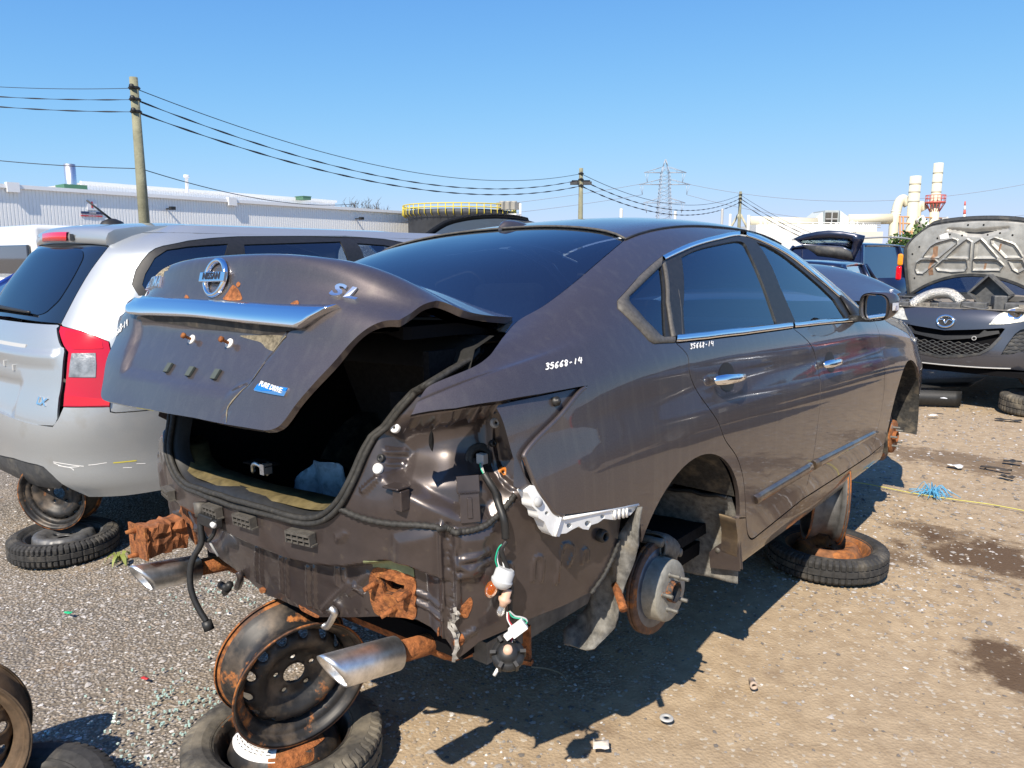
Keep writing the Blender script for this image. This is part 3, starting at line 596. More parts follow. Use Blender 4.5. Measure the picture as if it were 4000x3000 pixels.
seam2 = rpx(zD([(885, 1150), (892, 1230), (872, 1330), (900, 1480), (905, 1640)])+zG([(330, 560), (320, 860)]))
lipfold = rpx(zD([(1180, 300), (1210, 560), (1270, 760), (1310, 830)]))
bump_r = [rpx(zD(q)) for q in ([(370, 575), (440, 570)], [(370, 658), (435, 655)], [(220, 860), (320, 770)])]
WELD = np.vstack([resample(q, .042, False) for q in (seam+[.016, 0], seam2+[-.014, 0], rpx(zE([(1100, 1360), (1300, 1450), (1500, 1480), (1800, 1478)]))+[0, .008])])
def rear_disp(D0):
    m = np.sign(D0[:, 0]); D = np.abs(D0*[1, 0])+D0*[0, 1]       # most stampings repeat on the far side
    zs = np.interp(D0[:, 0], step_l[:, 0], step_l[:, 1]); h = np.zeros(len(D0))
    t = np.clip((D0[:, 1]-zs)/.022+.5, 0, 1); k = t*t*(3-2*t); fade = np.clip((.72-np.abs(D0[:, 0]))/.08, 0, 1); h += .042*(k-1)*fade
    h -= .030*area(D, shal, .022)+.038*area(D, deep, .05)
    for r in ribs: h += .007*band(D0, r, .011)
    for r in vgr: h += .006*band(D, r, .014)
    for r in hrib: h += .008*band(D, r, .014)
    h += .014*area(D, block, .018)+.006*area(D, block2, .01)+.016*area(D, colm, .02)
    for r in uu: h += .005*band(D, r, .010)
    h += .010*band(D, seam, .009)+.010*band(D, seam2, .010)+.012*band(D, lipfold, .014)
    for r in bump_r: h += .008*band(D, r, .012)
    for w in WELD: h -= .0035*np.exp(-((D[:, 0]-w[0])**2+(D[:, 1]-w[1])**2)/.0045**2)
    h += .0012*np.sin(D0[:, 0]*41+D0[:, 1]*17)*np.sin(D0[:, 1]*37-D0[:, 0]*9)
    return h
open_r = rpx(zE(smooth([(870, 572), (1000, 603), (1200, 652), (1400, 697), (1520, 688), (1612, 640), (1700, 545), (1780, 405), (1880, 175), (1960, 12)], 4))+[(1517, 1667), (1582, 1592), (1640, 1530)])
open_r = open_r[open_r[:, 0] > .02]
side = rpx([(2414, 2100), (2403, 2143), (2360, 2241), (2300, 2317)]); bot = rpx([(2197, 2366), (2061, 2420), (1871, 2507), (1781, 2577), (1763, 2534), (1730, 2503), (1703, 2507), (1600, 2458), (1490, 2441), (1381, 2447), (1286, 2447), (1208, 2447), (1143, 2417), (1067, 2384), (991, 2352), (947, 2319), (912, 2281), (878, 2258), (778, 2177), (742, 2148)])
mir = np.array([-1, 1])
rt = [open_r[-1]+[.03, .03], (.98, .97), (1.18, .93), (1.25, .75), (1.25, .60)]
s_end = bot[-1][0]
lowL = np.array([(s_end-.05, .36), (-.70, .33), (-.80, .30)])
POLY = line(open_r, rt, side, bot, lowL, side[::-1]*mir, np.array(rt[::-1])*mir, open_r[::-1]*mir)
pp = rpx(zH([(1500, 120), (1545, 75), (1700, 110), (1825, 160), (1842, 330), (1830, 462), (1740, 455), (1640, 446), (1540, 432), (1500, 340), (1482, 230)])); ph = rpx(zH([(1545, 148), (1620, 170), (1752, 215), (1745, 268), (1690, 262), (1650, 290), (1600, 280), (1582, 210)]))
rear_p = panel('rear_body_panel', REAR, POLY, M_INNER, CAR, holes=[ph], step=.0068, gap=0, flange=.012, disp=rear_disp)
def rd(L, off=0.0):                             # points on the stamped rear panel from lines of sight
    D = rpx(L); return REAR.raw(D)+REAR.nrm(D)*(rear_disp(D)+off)[:, None]
def rn(L): return REAR.nrm(rpx(L))
# boot seal: two rubber lips round the opening
oe = np.vstack([open_r[::-1]*mir, open_r]); oP = REAR.raw(oe)+REAR.nrm(oe)*(rear_disp(oe))[:, None]
top = [CV.on(u, v, 'x', x) for u, v, x in ((1690, 1500, .655), (1780, 1443, .655), (1850, 1402, .652), (1879, 1366, .645), (1868, 1335, .625))]+[np.array([.50, -.625, 1.072]), np.array([.25, -.645, 1.08]), np.array([0, -.65, 1.085])]
loop = list(oP)+top+[p*[-1, 1, 1] for p in top[-2::-1]]
loop = resample(np.array(loop), .03, True); loop = catmull(loop, 3, True)
cen = np.array([0, -.85, .85])
def inset(d, dy): 
    o = []
    for p in loop:
        r = p-cen; r[1] = 0; r /= np.linalg.norm(r); o.append(p-r*d+np.array([0, dy, 0]))
    return np.array(o+[o[0]])
mb = MB().tube(inset(.004, -.008), .0072, 8, False); mb.build('boot_seal', M_RUBBER, CAR)
mb = MB().tube(inset(.022, -.004), .0082, 8, False); mb.build('boot_seal', M_RUBBER, CAR)
L0, L1, L2 = inset(-.004, 0), inset(.034, .012), inset(.040, .055)
MB().grid(np.stack([L0, L1, L2])).build('boot_gutter', M_BLACK, CAR)
# boot floor tray, sides and shelf: black carpet
bx = MB(); 
for a, b in (((-.58, -.80, .40), (.58, .0, .42)), ((-.60, -.80, .42), (-.58, .03, 1.05)), ((.58, -.80, .42), (.60, .03, 1.05)), ((-.58, .0, .40), (.58, .03, 1.06)), ((-.62, -.60, 1.06), (.62, .03, 1.075))):
    bx.box([(p+q)/2 for p, q in zip(a, b)], [abs(q-p) for p, q in zip(a, b)])
bx.grid([[(x, y, z) for x, y in ((-.58, -.79), (-.45, -.85), (0, -.885), (.45, -.85), (.58, -.79))] for z in (.40, .55, .61)])
bx.grid([[(sx_*x, y, z) for z in (.40, .95)] for sx_, x, y in ((1, .58, -.79), (1, .50, -.84))]).grid([[(-x, y, z) for z in (.40, .95)] for x, y in ((.58, -.79), (.50, -.84))])
bx.add([(-.58, -.79, .41), (-.45, -.85, .41), (.45, -.85, .41), (.58, -.79, .41)], [(0, 1, 2, 3)])
bx.build('boot_lining', M_CARPET, CAR)
sill = oP[np.abs(oP[:, 0]) < .44]; sill = sill[np.argsort(sill[:, 0])]; sill = sill[sill[:, 2] < .70]
sx = np.linspace(-.60, .46, 40); sy = np.interp(sx, sill[:, 0], sill[:, 1]); sz = np.interp(sx, sill[:, 0], sill[:, 2]); sy += np.clip(-sx-.40, 0, 1)*.35; sz = np.minimum(sz, .668)
MB().grid([[(x, y+.026, z+.030) for x, y, z in zip(sx, sy, sz)], [(x, y+.050, z+.041+.003*math.sin(x*40)) for x, y, z in zip(sx, sy, sz)], [(x, y+.085, z+.036) for x, y, z in zip(sx, sy, sz)], [(x, y+.125, z+.038) for x, y, z in zip(sx, sy, sz)], [(x, y+.13, z-.03) for x, y, z in zip(sx, sy, sz)]]).build('boot_sill', M_OLIVE, CAR)
st = MB(); st.tube(catmull([(-.05, -.895, .680), (-.03, -.905, .706), (.01, -.91, .710), (.03, -.895, .682)], 5), .006, 8); st.box((.025, -.90, .700), (.02, .028, .03)); st.build('latch_striker', M_SATIN, CAR)
hl = MB(); hl.box((-.02, -.885, .707), (.11, .05, .004)); hl.build('latch_recess', M_DARK, CAR)
# sealant bead
bd = rd(zD(smooth([(60, 990), (200, 1050), (400, 1092), (600, 1104), (790, 1120), (870, 1142), (960, 1142), (1080, 1112), (1180, 1052), (1240, 985), (1312, 890)], 10)), .004)
MB().tube(bd, .0075+.0015*np.sin(np.arange(len(bd))*2.3), 7).build('sealant_bead', M_RUBBER, CAR)
bd = rd(zG(smooth([(1500, 10), (1460, 130), (1400, 250), (1300, 400)], 10)), .004); MB().tube(bd, .006+.0015*np.sin(np.arange(len(bd))*2.1), 7).build('sealant_bead', M_RUBBER, CAR)
# discs, grommets and clips
def disc(name, q, r, h, m, hole=.35, par=CAR, n=20):
    p = rd([q])[0]; nn = rn([q])[0]; b = MB().lathe([(r*hole, h*.4), (r*hole, h), (r*.8, h), (r, h*.6), (r, -.004)], frame(nn, o=p), n); return b.build(name, m, par)
M_GREYPL = mat('grey_plastic', (.42, .42, .41), .5)
M_ORANGE = mat('orange_plastic', (.62, .20, .03), .5)
for q, r, m, h in ((zD([(425, 403)])[0], .013, M_WHITEPL, .006), (zD([(1210, 362)])[0], .013, M_GREYPL, .006), (zD([(1286, 727)])[0], .014, M_ORANGE, .005), (zD([(332, 624)])[0], .010, M_BLACK, .005), (zD([(1205, 515)])[0], .009, M_BLACK, .012)):
    disc('plastic_grommet', q, r, h, m, .3)
disc('plastic_plug', zD([(318, 702)])[0], .013, .007, M_WHITEPL, .02); disc('screw_plug', zD([(1925, 1180)])[0], .018, .02, M_BLACK, .6)
lp = BODY.cast(CV, *zD([(1632, 212)])[0]); p = BODY.ev(lp[None], -.012)[0]; nq = BODY.nrm(lp[None])[0]
MB().lathe([(0, .012), (.006, .012), (.006, .006), (.012, .005), (.012, -.002)], frame(nq, o=p), 14).build('plastic_plug', M_BLACK, CAR)
# lamp recess beside the pocket, set back from the wing
rec = bpx(zD([(1190, 235), (1500, 170), (1800, 112), (1790, 165), (1640, 345), (1475, 500), (1395, 600), (1385, 660), (1420, 760), (1500, 880), (1470, 900), (1330, 830), (1335, 640), (1230, 300)]))
panel('lamp_recess', BODY, rec, M_PAINT, CAR, off=-.016, step=.02, gap=0, mirror=True, flange=.0)
fl = BODY.ev(bpx(smooth([(2290, 1512), (2262, 1540), (2190, 1630), (2097, 1722), (2056, 1775), (2062, 1797), (2103, 1900), (2146, 1965), (2172, 2002), (2205, 2014)], 6)), -.006)
MB().tube(fl, .007, 8).build('wing_flange', M_PAINT, CAR)
rk = bpx(zD([(565, 335), (800, 300), (1000, 262), (1200, 235)])); e = resample(rk, .008, False); up = BODY.ev(e, -.004)
rng = np.random.default_rng(2); dn = up+np.array([-.028, .0, -.036])+rng.normal(0, .004, (len(e), 3)); md = (up+dn)/2+rng.normal(0, .004, (len(e), 3))
MB().grid([up, md, dn, dn+[-.03, .03, -.006]]).build('torn_wing_edge', M_INNER, CAR)
# taillight socket ring and connector
q = zD([(1125, 628)])[0]; p = rd([q])[0]; nn = rn([q])[0]
MB().lathe([(.018, -.01), (.020, .004), (.028, .006), (.032, .002), (.036, .004), (.039, .0)], frame(nn, o=p), 28).build('socket_ring', M_RUBBER, CAR)
MB().lathe([(.0, -.012), (.02, -.012)], frame(nn, o=p+nn*.012), 20).build('socket_hole', M_DARK, CAR)
cn = MB().box(p+nn*.014+np.array([0, 0, .0]), (.024, .02, .026)); bev(cn.build('wire_connector', M_GREYPL, CAR), .003)
# hanging wire harness
W = lambda L, o=.012: np.array([rd([q], o)[0] for q in L])
h1 = W(zD(smooth([(1115, 740), (1150, 810), (1185, 880), (1200, 980), (1215, 1100), (1218, 1180)], 6)), .020)
MB().tube(h1, .0095, 8).build('harness_sleeve', M_BLACK, CAR)
wr = [((.01, .35, .2), -.006), ((.75, .75, .72), -.002), ((.02, .02, .02), .002), ((.75, .75, .72), .006)]
for i, (c, d) in enumerate(wr):
    m = mat('wire_insulation', c, .5); a = W(zD(smooth([(1100+d*900, 660), (1100+d*1200, 700), (1112+d*500, 745)], 5)), .022); MB().tube(a, .0018, 6).build('wire', m, CAR)
    a = W(zD(smooth([(1210, 1200), (1180+d*2500, 1240+d*900), (1165+d*4000, 1330), (1190+d*3000, 1420), (1215+d*1500, 1500)], 6)), .024+abs(d)); MB().tube(a, .002, 6).build('wire', m, CAR)
h2 = W(zD(smooth([(1212, 1190), (1180, 1250), (1195, 1320), (1225, 1400), (1235, 1480), (1250, 1580)], 6))+zG(smooth([(690, 400), (690, 480), (710, 540)], 4)), .03)
MB().tube(h2, .006, 7).build('harness_tape', M_BLACK, CAR)
q = zG([(625, 265)])[0]; p = rd([q], .035)[0]; ax = CV.U*.7+CV.R*.25
b = MB().lathe([(0, .030), (.020, .030), (.024, .022), (.024, .004), (.027, 0), (.025, -.008), (.018, -.016), (.012, -.020), (0, -.020)], frame(ax, o=p), 20); bev(b.build('bulb_holder', mat('pale_grey_plastic', (.52, .53, .53), .5), CAR), .001)
MB().lathe([(.0, .022), (.008, .020), (.014, .010), (.0155, 0), (.013, -.012), (.008, -.018)], frame(-ax, o=p-ax*.03-CV.R*.018), 18).build('amber_bulb', M_AMBER, CAR)
M_TAN = mat('tan_plastic', (.62, .40, .28), .5)
q = zG([(640, 385)])[0]; p2 = rd([q], .04)[0]; ax2 = CV.U*.9+CV.R*.3
MB().lathe([(0, .024), (.010, .024), (.011, .004), (.016, 0), (.015, -.006), (.010, -.012), (.008, -.02), (0, -.02)], frame(ax2, o=p2), 18).build('bulb_holder', M_TAN, CAR)
MB().lathe([(.007, -.018), (.009, -.026), (.010, -.034), (.007, -.042), (0, -.045)], frame(ax2, o=p2), 16).build('clear_bulb', M_CLEAR, CAR)
dpt = float((rd([zG([(700, 540)])[0]], .03)[0]-CV.pos)@CV.F)-.01
hang = lambda L: np.array([CV.at(a, b, dpt-.02) for a, b in zG(smooth(L, 6))])
RED = mat('red_insulation', (.5, .04, .06), .5); GRN = mat('green_insulation', (.03, .32, .2), .5)
for m, L in ((M_BLACK, [(708, 535), (710, 600), (740, 640), (748, 700), (735, 790)]), (RED, [(712, 535), (716, 600), (746, 650), (740, 710), (728, 790)]), (M_WHITEPL, [(704, 535), (706, 590), (735, 645), (756, 690), (742, 740), (722, 790)]), (GRN, [(715, 530), (740, 570), (790, 582), (830, 590), (845, 610), (825, 625)]), (M_GREYPL, [(720, 530), (760, 565), (800, 572), (835, 585), (848, 605)])):
    MB().tube(hang(L), .0022, 6).build('wire', m, CAR)
pc = CV.at(*zG([(780, 655)])[0], dpt-.03); fr = np.column_stack([CV.R*.8+CV.U*.6, CV.U*.8-CV.R*.6, -CV.F]); b = MB().box(pc, (.042, .026, .02), fr).box(pc-fr[:, 0]*.028, (.02, .016, .014), fr); bev(b.build('wire_connector', M_WHITEPL, CAR), .002)
ps = CV.at(*zG([(708, 835)])[0], dpt-.03); A = frame(-CV.F*.75+CV.U*.66, o=ps); b = MB().lathe([(.008, .02), (.022, .018), (.024, .008), (.030, .004), (.040, 0), (.040, -.012), (.030, -.016), (0, -.016)], A, 26)
for k in range(6): w = k*math.pi/3; b.box(A[0]@np.array([.036*math.cos(w), .036*math.sin(w), .0])+ps, (.014, .008, .03), A[0]@rotz(w))
b.build('lamp_socket', M_BLACK, CAR); MB().tube([ps-CV.U*.03-CV.R*.02, ps-CV.U*.052-CV.R*.033], .0045, 8).build('socket_bulb', M_WHITEPL, CAR)
MB().lathe([(0, .03), (.010, .03), (.012, .018)], A, 12).build('socket_stem', M_TAN, CAR)
# bumper brackets and clips on the band under the boot
def clip(c, w, h, ang):
    p = rd([c])[0]; nn = rn([c])[0]; t = np.cross((0, 0, 1), nn); t /= np.linalg.norm(t); up = np.cross(nn, t); B = np.column_stack([t, up, nn]); b = MB()
    for k in range(5): b.box(p+t*(k-2)*w/4+nn*.014+up*.002, (.004, h*.8, .022), B)
    b.box(p+nn*.024+up*h*.35, (w, .006, .006), B).box(p+nn*.012-up*h*.4, (w*1.15, .004, .02), B).box(p+nn*.020-up*h*.05, (w, .004, .012), B).box(p+up*h*.42+nn*.010, (w, .004, .02), B)
    return b.build('bumper_clip', M_TRIMGREY, CAR)
for q, w in ((zE([(350, 450)])[0], .085), (zE([(700, 585)])[0], .075), (zE([(950, 660)])[0], .08), (zE([(1385, 790)])[0], .085)): clip(q, w, .036, 0)
q = zE([(690, 650)])[0]; p = rd([q], .022)[0]; nn = rn([q])[0]; t = np.cross((0, 0, 1), nn); B = np.column_stack([t, np.cross(nn, t), nn])
bev(MB().box(p, (.085, .034, .028), B).box(p+t*.052, (.022, .026, .022), B).build('parking_sensor_plug', M_BLACK, CAR), .004)
MB().tube([p+t*.045+nn*.012, p+t*.062+nn*.016], .008, 8).build('plug_tip', M_WHITEPL, CAR)
# hanging black cable on the left
dc = float((rd([zE([(570, 560)])[0]], .03)[0]-CV.pos)@CV.F); cab = [CV.at(a, b, dc-.03) for a, b in zE(smooth([(565, 545), (565, 640), (572, 740), (575, 850), (520, 950), (490, 1050), (490, 1180), (520, 1290), (570, 1390), (615, 1460)], 6))]
MB().tube(cab, .009, 10).build('hanging_cable', M_BLACK, CAR); MB().tube([cab[-1], CV.at(*zE([(640, 1530)])[0], dc-.03)], .016, 8).build('cable_plug', M_BLACK, CAR)
MB().tube([CV.at(*zE([(566, 528)])[0], dc-.03), CV.at(*zE([(566, 640)])[0], dc-.03)], [.019, .014], 12).build('cable_boot', M_TRIMGREY, CAR)
MB().tube([CV.at(a, b, dc-.015) for a, b in zE(smooth([(690, 700), (670, 780), (620, 830), (580, 760)], 5))], .006, 8).build('hanging_cable', M_BLACK, CAR)
MB().tube([CV.at(a, b, dc-.01) for a, b in zE([(580, 740), (710, 950)])], .004, 6).build('wire', M_GREYPL, CAR)
# hooks and small brackets
for L, r in (([(1530, 1410), (1560, 1440), (1545, 1490), (1500, 1560), (1470, 1540)], .010), ([(800, 1110), (815, 1160), (790, 1240)], .011)):
    P = W(zE(smooth(L, 4)), .012); MB().tube(P, r, 6).build('tow_hook' if r == .010 else 'exhaust_hanger', M_SATIN if r == .010 else M_INNER, CAR)
b = MB()
for L in ([(700, 1190), (760, 1225)], [(735, 1250), (770, 1190)]): b.tube(W(zE(L), .03), .012, 7)
b.build('plastic_fastener', M_BLACK, CAR)
q = zD([(990, 930)])[0]; p = rd([q], .014)[0]; nn = rn([q])[0]; t = np.cross((0, 0, 1), nn); B = np.column_stack([t, np.cross(nn, t), nn])
b = MB().box(p+B@np.array([0, .036, -.004]), (.056, .042, .006), B).box(p+B@np.array([-.001, -.018, .014]), (.048, .072, .006), B).box(p+B@np.array([-.001, .015, .006]), (.048, .006, .022), B).box(p+B@np.array([-.002, -.018, .018]), (.012, .05, .005), B); bev(b.build('bumper_bracket', M_INNER, CAR), .002)
q = zD([(470, 830)])[0]; p = rd([q], .02)[0]; b = MB().box(p, (.055, .045, .006)).box(p+np.array([.015, .0, -.03]), (.03, .03, .05)); bev(b.build('lamp_bracket', M_INNER, CAR), .003)
# rusty mounting plates
rust_d = lambda D: rear_disp(D)+.0015*np.sin(D[:, 0]*190)*np.sin(D[:, 1]*170)
panel('rusty_mount_plate', REAR, catmull(pp, 4, True), M_RUST, CAR, holes=[ph], step=.008, off=.004, gap=0, disp=rust_d)
panel('mount_opening', REAR, ph, M_DARK, CAR, step=.02, off=-.05, gap=0, disp=rear_disp, flange=0)
D_ = ph; w0 = REAR.raw(D_)+REAR.nrm(D_)*(rear_disp(D_)-.012)[:, None]; w1 = w0+np.array([-.02, .06, 0]); MB().grid([np.vstack([w0, w0[:1]]), np.vstack([w1, w1[:1]])]).build('mount_tube', M_RUST, CAR)
panel('bare_primer', REAR, rpx(zE([(1850, 985), (2000, 1000), (2190, 1100), (2195, 1170), (2040, 1110), (1850, 1085)])), mat('green_primer', (.22, .24, .12), .6, noise=(30, .3)), CAR, step=.012, off=.003, gap=0, disp=rear_disp)
for a, b in (((1540, 195), (1500, 205)), ((1790, 275), (1745, 280)), ((1680, 385), (1625, 400))):
    A, B = rd(zH([a]))[0], rd(zH([b]), .035)[0]; MB().tube([A, B], [.009, .006], 7).build('mount_bolt', M_RUST, CAR)
pm = pp*mir; panel('rusty_mount_plate', REAR, catmull(pm, 4, True), M_RUST, CAR, step=.012, off=.004, gap=0, disp=rear_disp)
# left crash box
c = np.array([-.50, -.90, .415]); b = MB(); g = []; rng = np.random.default_rng(7)
for i, y in enumerate(np.linspace(0, -.135, 12)):
    r = []
    for k, (sx_, sz_) in enumerate([(-.042, -.055), (-.05, -.02), (-.044, -.012), (-.05, .02), (-.042, .052), (0, .056), (.042, .052), (.05, .025), (.042, .012), (.05, -.01), (.042, -.05), (0, -.056)]):
        r.append(c+np.array([sx_, y, sz_])*[.96-.06*math.sin(i*2.1), 1, .92+.05*math.sin(i*2.1)]+rng.normal(0, .0028, 3))
    g.append(r+[r[0]])
b.grid(g, smooth=False); b.add(g[-1][:-1], [tuple(range(12))], False); b.build('crash_box', mat('scaly_rust', (.24, .085, .03), .9, noise=(14, .6), bump=(220, .5, .004), dust=((.10, .10, .095), .30, 13)), CAR)
for dx, dz in ((-.07, .035), (-.065, -.045)):
    MB().tube([c+[dx*.3, -.13, dz], c+[dx*.3, -.17, dz]], [.012, .006], 8).build('mount_bolt', M_RUST, CAR)
MB().box(c+[-.01, -.138, 0], (.115, .006, .108)).build('crash_box_flange', M_RUST, CAR)
# torn seam metal at the right corner
b = MB()
for L in ([(330, 480), (350, 540), (300, 620), (340, 700), (330, 860)], [(345, 500), (310, 600), (350, 680), (320, 880)]):
    P = W(zG(smooth(L, 5)), .008); n_ = rn(zG(smooth(L, 5))); ribbon(b, P+rng.normal(0, .003, P.shape), n_, .009)
b.build('torn_seam', mat('torn_sealer', (.30, .28, .25), .7, noise=(60, .4)), CAR)
for L in ([(395, 470), (440, 430), (452, 480), (430, 540), (410, 575), (360, 560), (370, 500)], [(330, 710), (380, 690), (395, 740), (350, 790), (320, 750)], [(180, 700), (195, 690), (190, 748), (175, 750)]):
    panel('rust_patch', REAR, catmull(rpx(zG(L)), 4, True), M_RUST, CAR, step=.01, off=.0025, gap=0, disp=rear_disp, flange=.004)
for L in ([(940, 1262), (975, 1258), (990, 1290), (955, 1300)], [(1255, 1400), (1280, 1420), (1410, 1490), (1390, 1500), (1280, 1445)]):
    panel('rust_patch', REAR, catmull(rpx(zE(L)), 4, True), M_RUST, CAR, step=.01, off=.0025, gap=0, disp=rear_disp, flange=.004)
# white bumper retainer along the lower edge of the wing
wb = MB(); up_e = zD([(1405, 850), (1450, 822), (1490, 850), (1530, 930), (1590, 1020), (1645, 1050)]); lo_e = zD([(1400, 880), (1440, 960), (1490, 1050), (1520, 1080), (1560, 1150), (1600, 1190)])
out = bpx(zD([(1400, 860), (1450, 822), (1500, 850), (1530, 930), (1590, 1025), (1645, 1052), (1760, 1038), (1900, 1015), (2050, 985), (2205, 957), (2200, 985), (2150, 1040), (2080, 1050), (2040, 1075), (1960, 1065), (1920, 1095), (1870, 1110), (1850, 1145), (1810, 1140), (1780, 1120), (1730, 1145), (1690, 1170), (1650, 1175), (1640, 1195), (1590, 1190), (1565, 1160), (1530, 1085), (1490, 1060), (1480, 1010), (1440, 970), (1435, 920)]))
hl = []
for c_, r_ in (((1712, 1115), 20), ((1845, 1100), 22), ((1952, 1050), 17), ((2150, 1008), 14), ((1550, 1025), 15)):
    hl.append(bpx(zD([(c_[0]+r_*math.cos(t), c_[1]+r_*math.sin(t)) for t in np.linspace(0, 2*math.pi, 12, endpoint=False)])))
panel('bumper_retainer', BODY, out, M_WHITEPL, CAR, holes=hl, off=-.004, step=.02, gap=0, flange=.035)
ret_b = MB()
for L in ([(1640, 1050), (1600, 1190)], [(2030, 1000), (2030, 1068)], [(2060, 995), (2060, 1062)], [(2090, 990), (2090, 1055)], [(2115, 985), (2115, 1050)], [(1660, 1060), (2200, 962)]):
    P = BODY.ev(bpx(zD(L)), .0); ret_b.tube(P, .004, 6)
ret_b.build('retainer_ribs', M_WHITEPL, CAR)
sq = zD([(1482, 945)])[0]; d_ = BODY.cast(CV, *sq); MB().lathe([(0, .008), (.010, .008), (.012, .002)], frame(BODY.nrm(d_[None])[0], o=BODY.ev(d_[None], -.004)[0]), 12).build('retainer_screw', M_GREYPL, CAR)
# ---------------------------------------------------------------- boot lid, raised
LR = [ # (y, z) on the centre line, at half, at four fifths, at the edge; half width
 ((-.60,1.16),(-.585,1.155),(-.56,1.147),(-.52,1.118),.645), ((-.76,1.235),(-.75,1.225),(-.71,1.198),(-.655,1.132),.66),
 ((-.89,1.287),(-.875,1.273),(-.825,1.228),(-.755,1.150),.672), ((-.94,1.302),(-.925,1.287),(-.87,1.238),(-.80,1.160),.676), ((-.966,1.296),(-.95,1.28),(-.905,1.226),(-.835,1.163),.677),
 ((-.985,1.25),(-.97,1.236),(-.935,1.19),(-.895,1.148),.676), ((-1.005,1.19),(-1.0,1.18),(-.985,1.157),(-.96,1.128),.668),
 ((-1.045,1.09),(-1.04,1.086),(-1.032,1.08),(-1.018,1.07),.60), ((-1.10,1.0),(-1.095,1.0),(-1.088,1.0),(-1.075,1.0),.55),
 ((-1.135,.925),(-1.13,.922),(-1.125,.925),(-1.115,.93),.505), ((-1.152,.885),(-1.15,.885),(-1.145,.89),(-1.135,.895),.48)]
cf = [-1, -.8, -.5, 0, .5, .8, 1]
G = [[((c*r[4]), *r[(3, 2, 1, 0, 1, 2, 3)[i]]) for i, c in enumerate(cf)] for r in LR]
G = np.array(G); ka = np.r_[0, np.cumsum(np.linalg.norm(np.diff(G[:, 3], axis=0), axis=1))]
LID = Surf(ka, np.array(cf)*.62, G); LID.flip = 1
if LID.nrm(np.array([[ka[7], 0]]))[0][1] > 0: LID.flip = -1
lpx = lambda L: LID.px(CV, L)
r_edge = lpx(smooth([(1706, 1174), (1653, 1190), (1600, 1226), (1559, 1250)], 4)+smooth([(1559, 1250), (1500, 1254), (1439, 1280), (1374, 1334), (1298, 1421), (1222, 1502), (1157, 1578), (1119, 1632), (1090, 1664), (1060, 1678), (1032, 1681)], 5)[1:])
r_edge[:, 1] = np.minimum(r_edge[:, 1], .62)
b_edge = lpx([(951, 1668), (850, 1651), (760, 1632)]); b_edge = b_edge[b_edge[:, 1] > 0]
front = np.array([[.0, 0], [.0, .3], [.0, .55], [.0, .60], [.012, .618], [.06, .62], [.15, .62], [.25, .62], [.31, .62]])
half = np.vstack([front, r_edge, b_edge]); half = half[half[:, 1] > .004]
LP = line([(0, 0)], half, [(half[-1][0]+.002, 0)], half[::-1]*[1, -1])
plate = lpx(zL([(430, 640), (800, 670), (1490, 735), (1330, 950), (1235, 1085), (1090, 1150), (700, 1080), (335, 1000), (390, 800)]))
fold = lpx(zL([(1235, 1085), (1110, 1220), (1070, 1290), (1065, 1380)]))
def lid_disp(D):
    return -.016*area(D, plate, .022)-.002*band(D, fold, .012)
BOOT = panel('boot_lid', LID, LP, M_PAINT, CAR, step=.016, gap=0, disp=lid_disp, flange=.018)
inner = shrink(resample(LP, .03), .03)
panel('boot_lid_inner', LID, inner, M_DARK, BOOT, step=.05, gap=0, off=-.045, flange=-.032)
def ld(L, off=0.0): D = lpx(L); return LID.raw(D)+LID.nrm(D)*(lid_disp(D)+off)[:, None]
# wedge of the lid's underside at the right
for s in (1, -1):
    v = np.array([(.60, -.54, 1.075), (.61, -.70, 1.085), (.61, -.86, 1.085), (.60, -.88, 1.085), (.50, -.86, 1.10), (.50, -.62, 1.085), (.56, -.55, 1.085)])*[s, 1, 1]
    t = v+[0, 0, .03]; n = len(v); MB().add(np.vstack([v, t]), [tuple(range(n)), tuple(range(n, 2*n))[::-1]]+[(i, (i+1) % n, n+(i+1) % n, n+i) for i in range(n)], False).build('lid_corner_brace', M_DARK, BOOT)
    MB().tube(catmull([(s*.555, -.60, 1.10), (s*.56, -.66, 1.03), (s*.555, -.66, .93), (s*.54, -.55, .86)], 6), .016, 8).build('lid_hinge', M_DARK, CAR)
# chrome strip
tp = lpx(smooth(zL([(412, 520), (440, 487), (700, 490), (1100, 510), (1500, 537), (1903, 556)]), 6)); bt = lpx(smooth(zL([(402, 606), (440, 616), (640, 626), (900, 640), (1250, 680), (1630, 716)]), 6))
rows = []
for w, o in ((0, .001), (.05, .013), (.3, .019), (.6, .0215), (.93, .022), (1.0, .019), (1.0, .012), (.93, .003)):
    D = tp+(bt-tp)*w; rows.append(LID.raw(D)+LID.nrm(D)*o)
b = MB().grid(np.array(rows)); k = len(tp); b.f += [tuple(range(0, 8*k, k)), tuple(range(k-1, 8*k, k))[::-1]]; b.m += [0]*2; b.sm += [False]*2
b.build('chrome_strip', M_CHROME, BOOT)
rcs = lpx(zL([(450, 618), (560, 655), (900, 700), (1300, 740), (1490, 730), (1600, 712), (1250, 672), (900, 632), (640, 618)]))
panel('handle_recess', LID, rcs, mat('grimy_plastic', (.03, .027, .024), .7, noise=(40, .5), dust=((.2, .16, .11), .4, 14)), BOOT, step=.02, gap=0, off=.004, disp=lid_disp, flange=0)
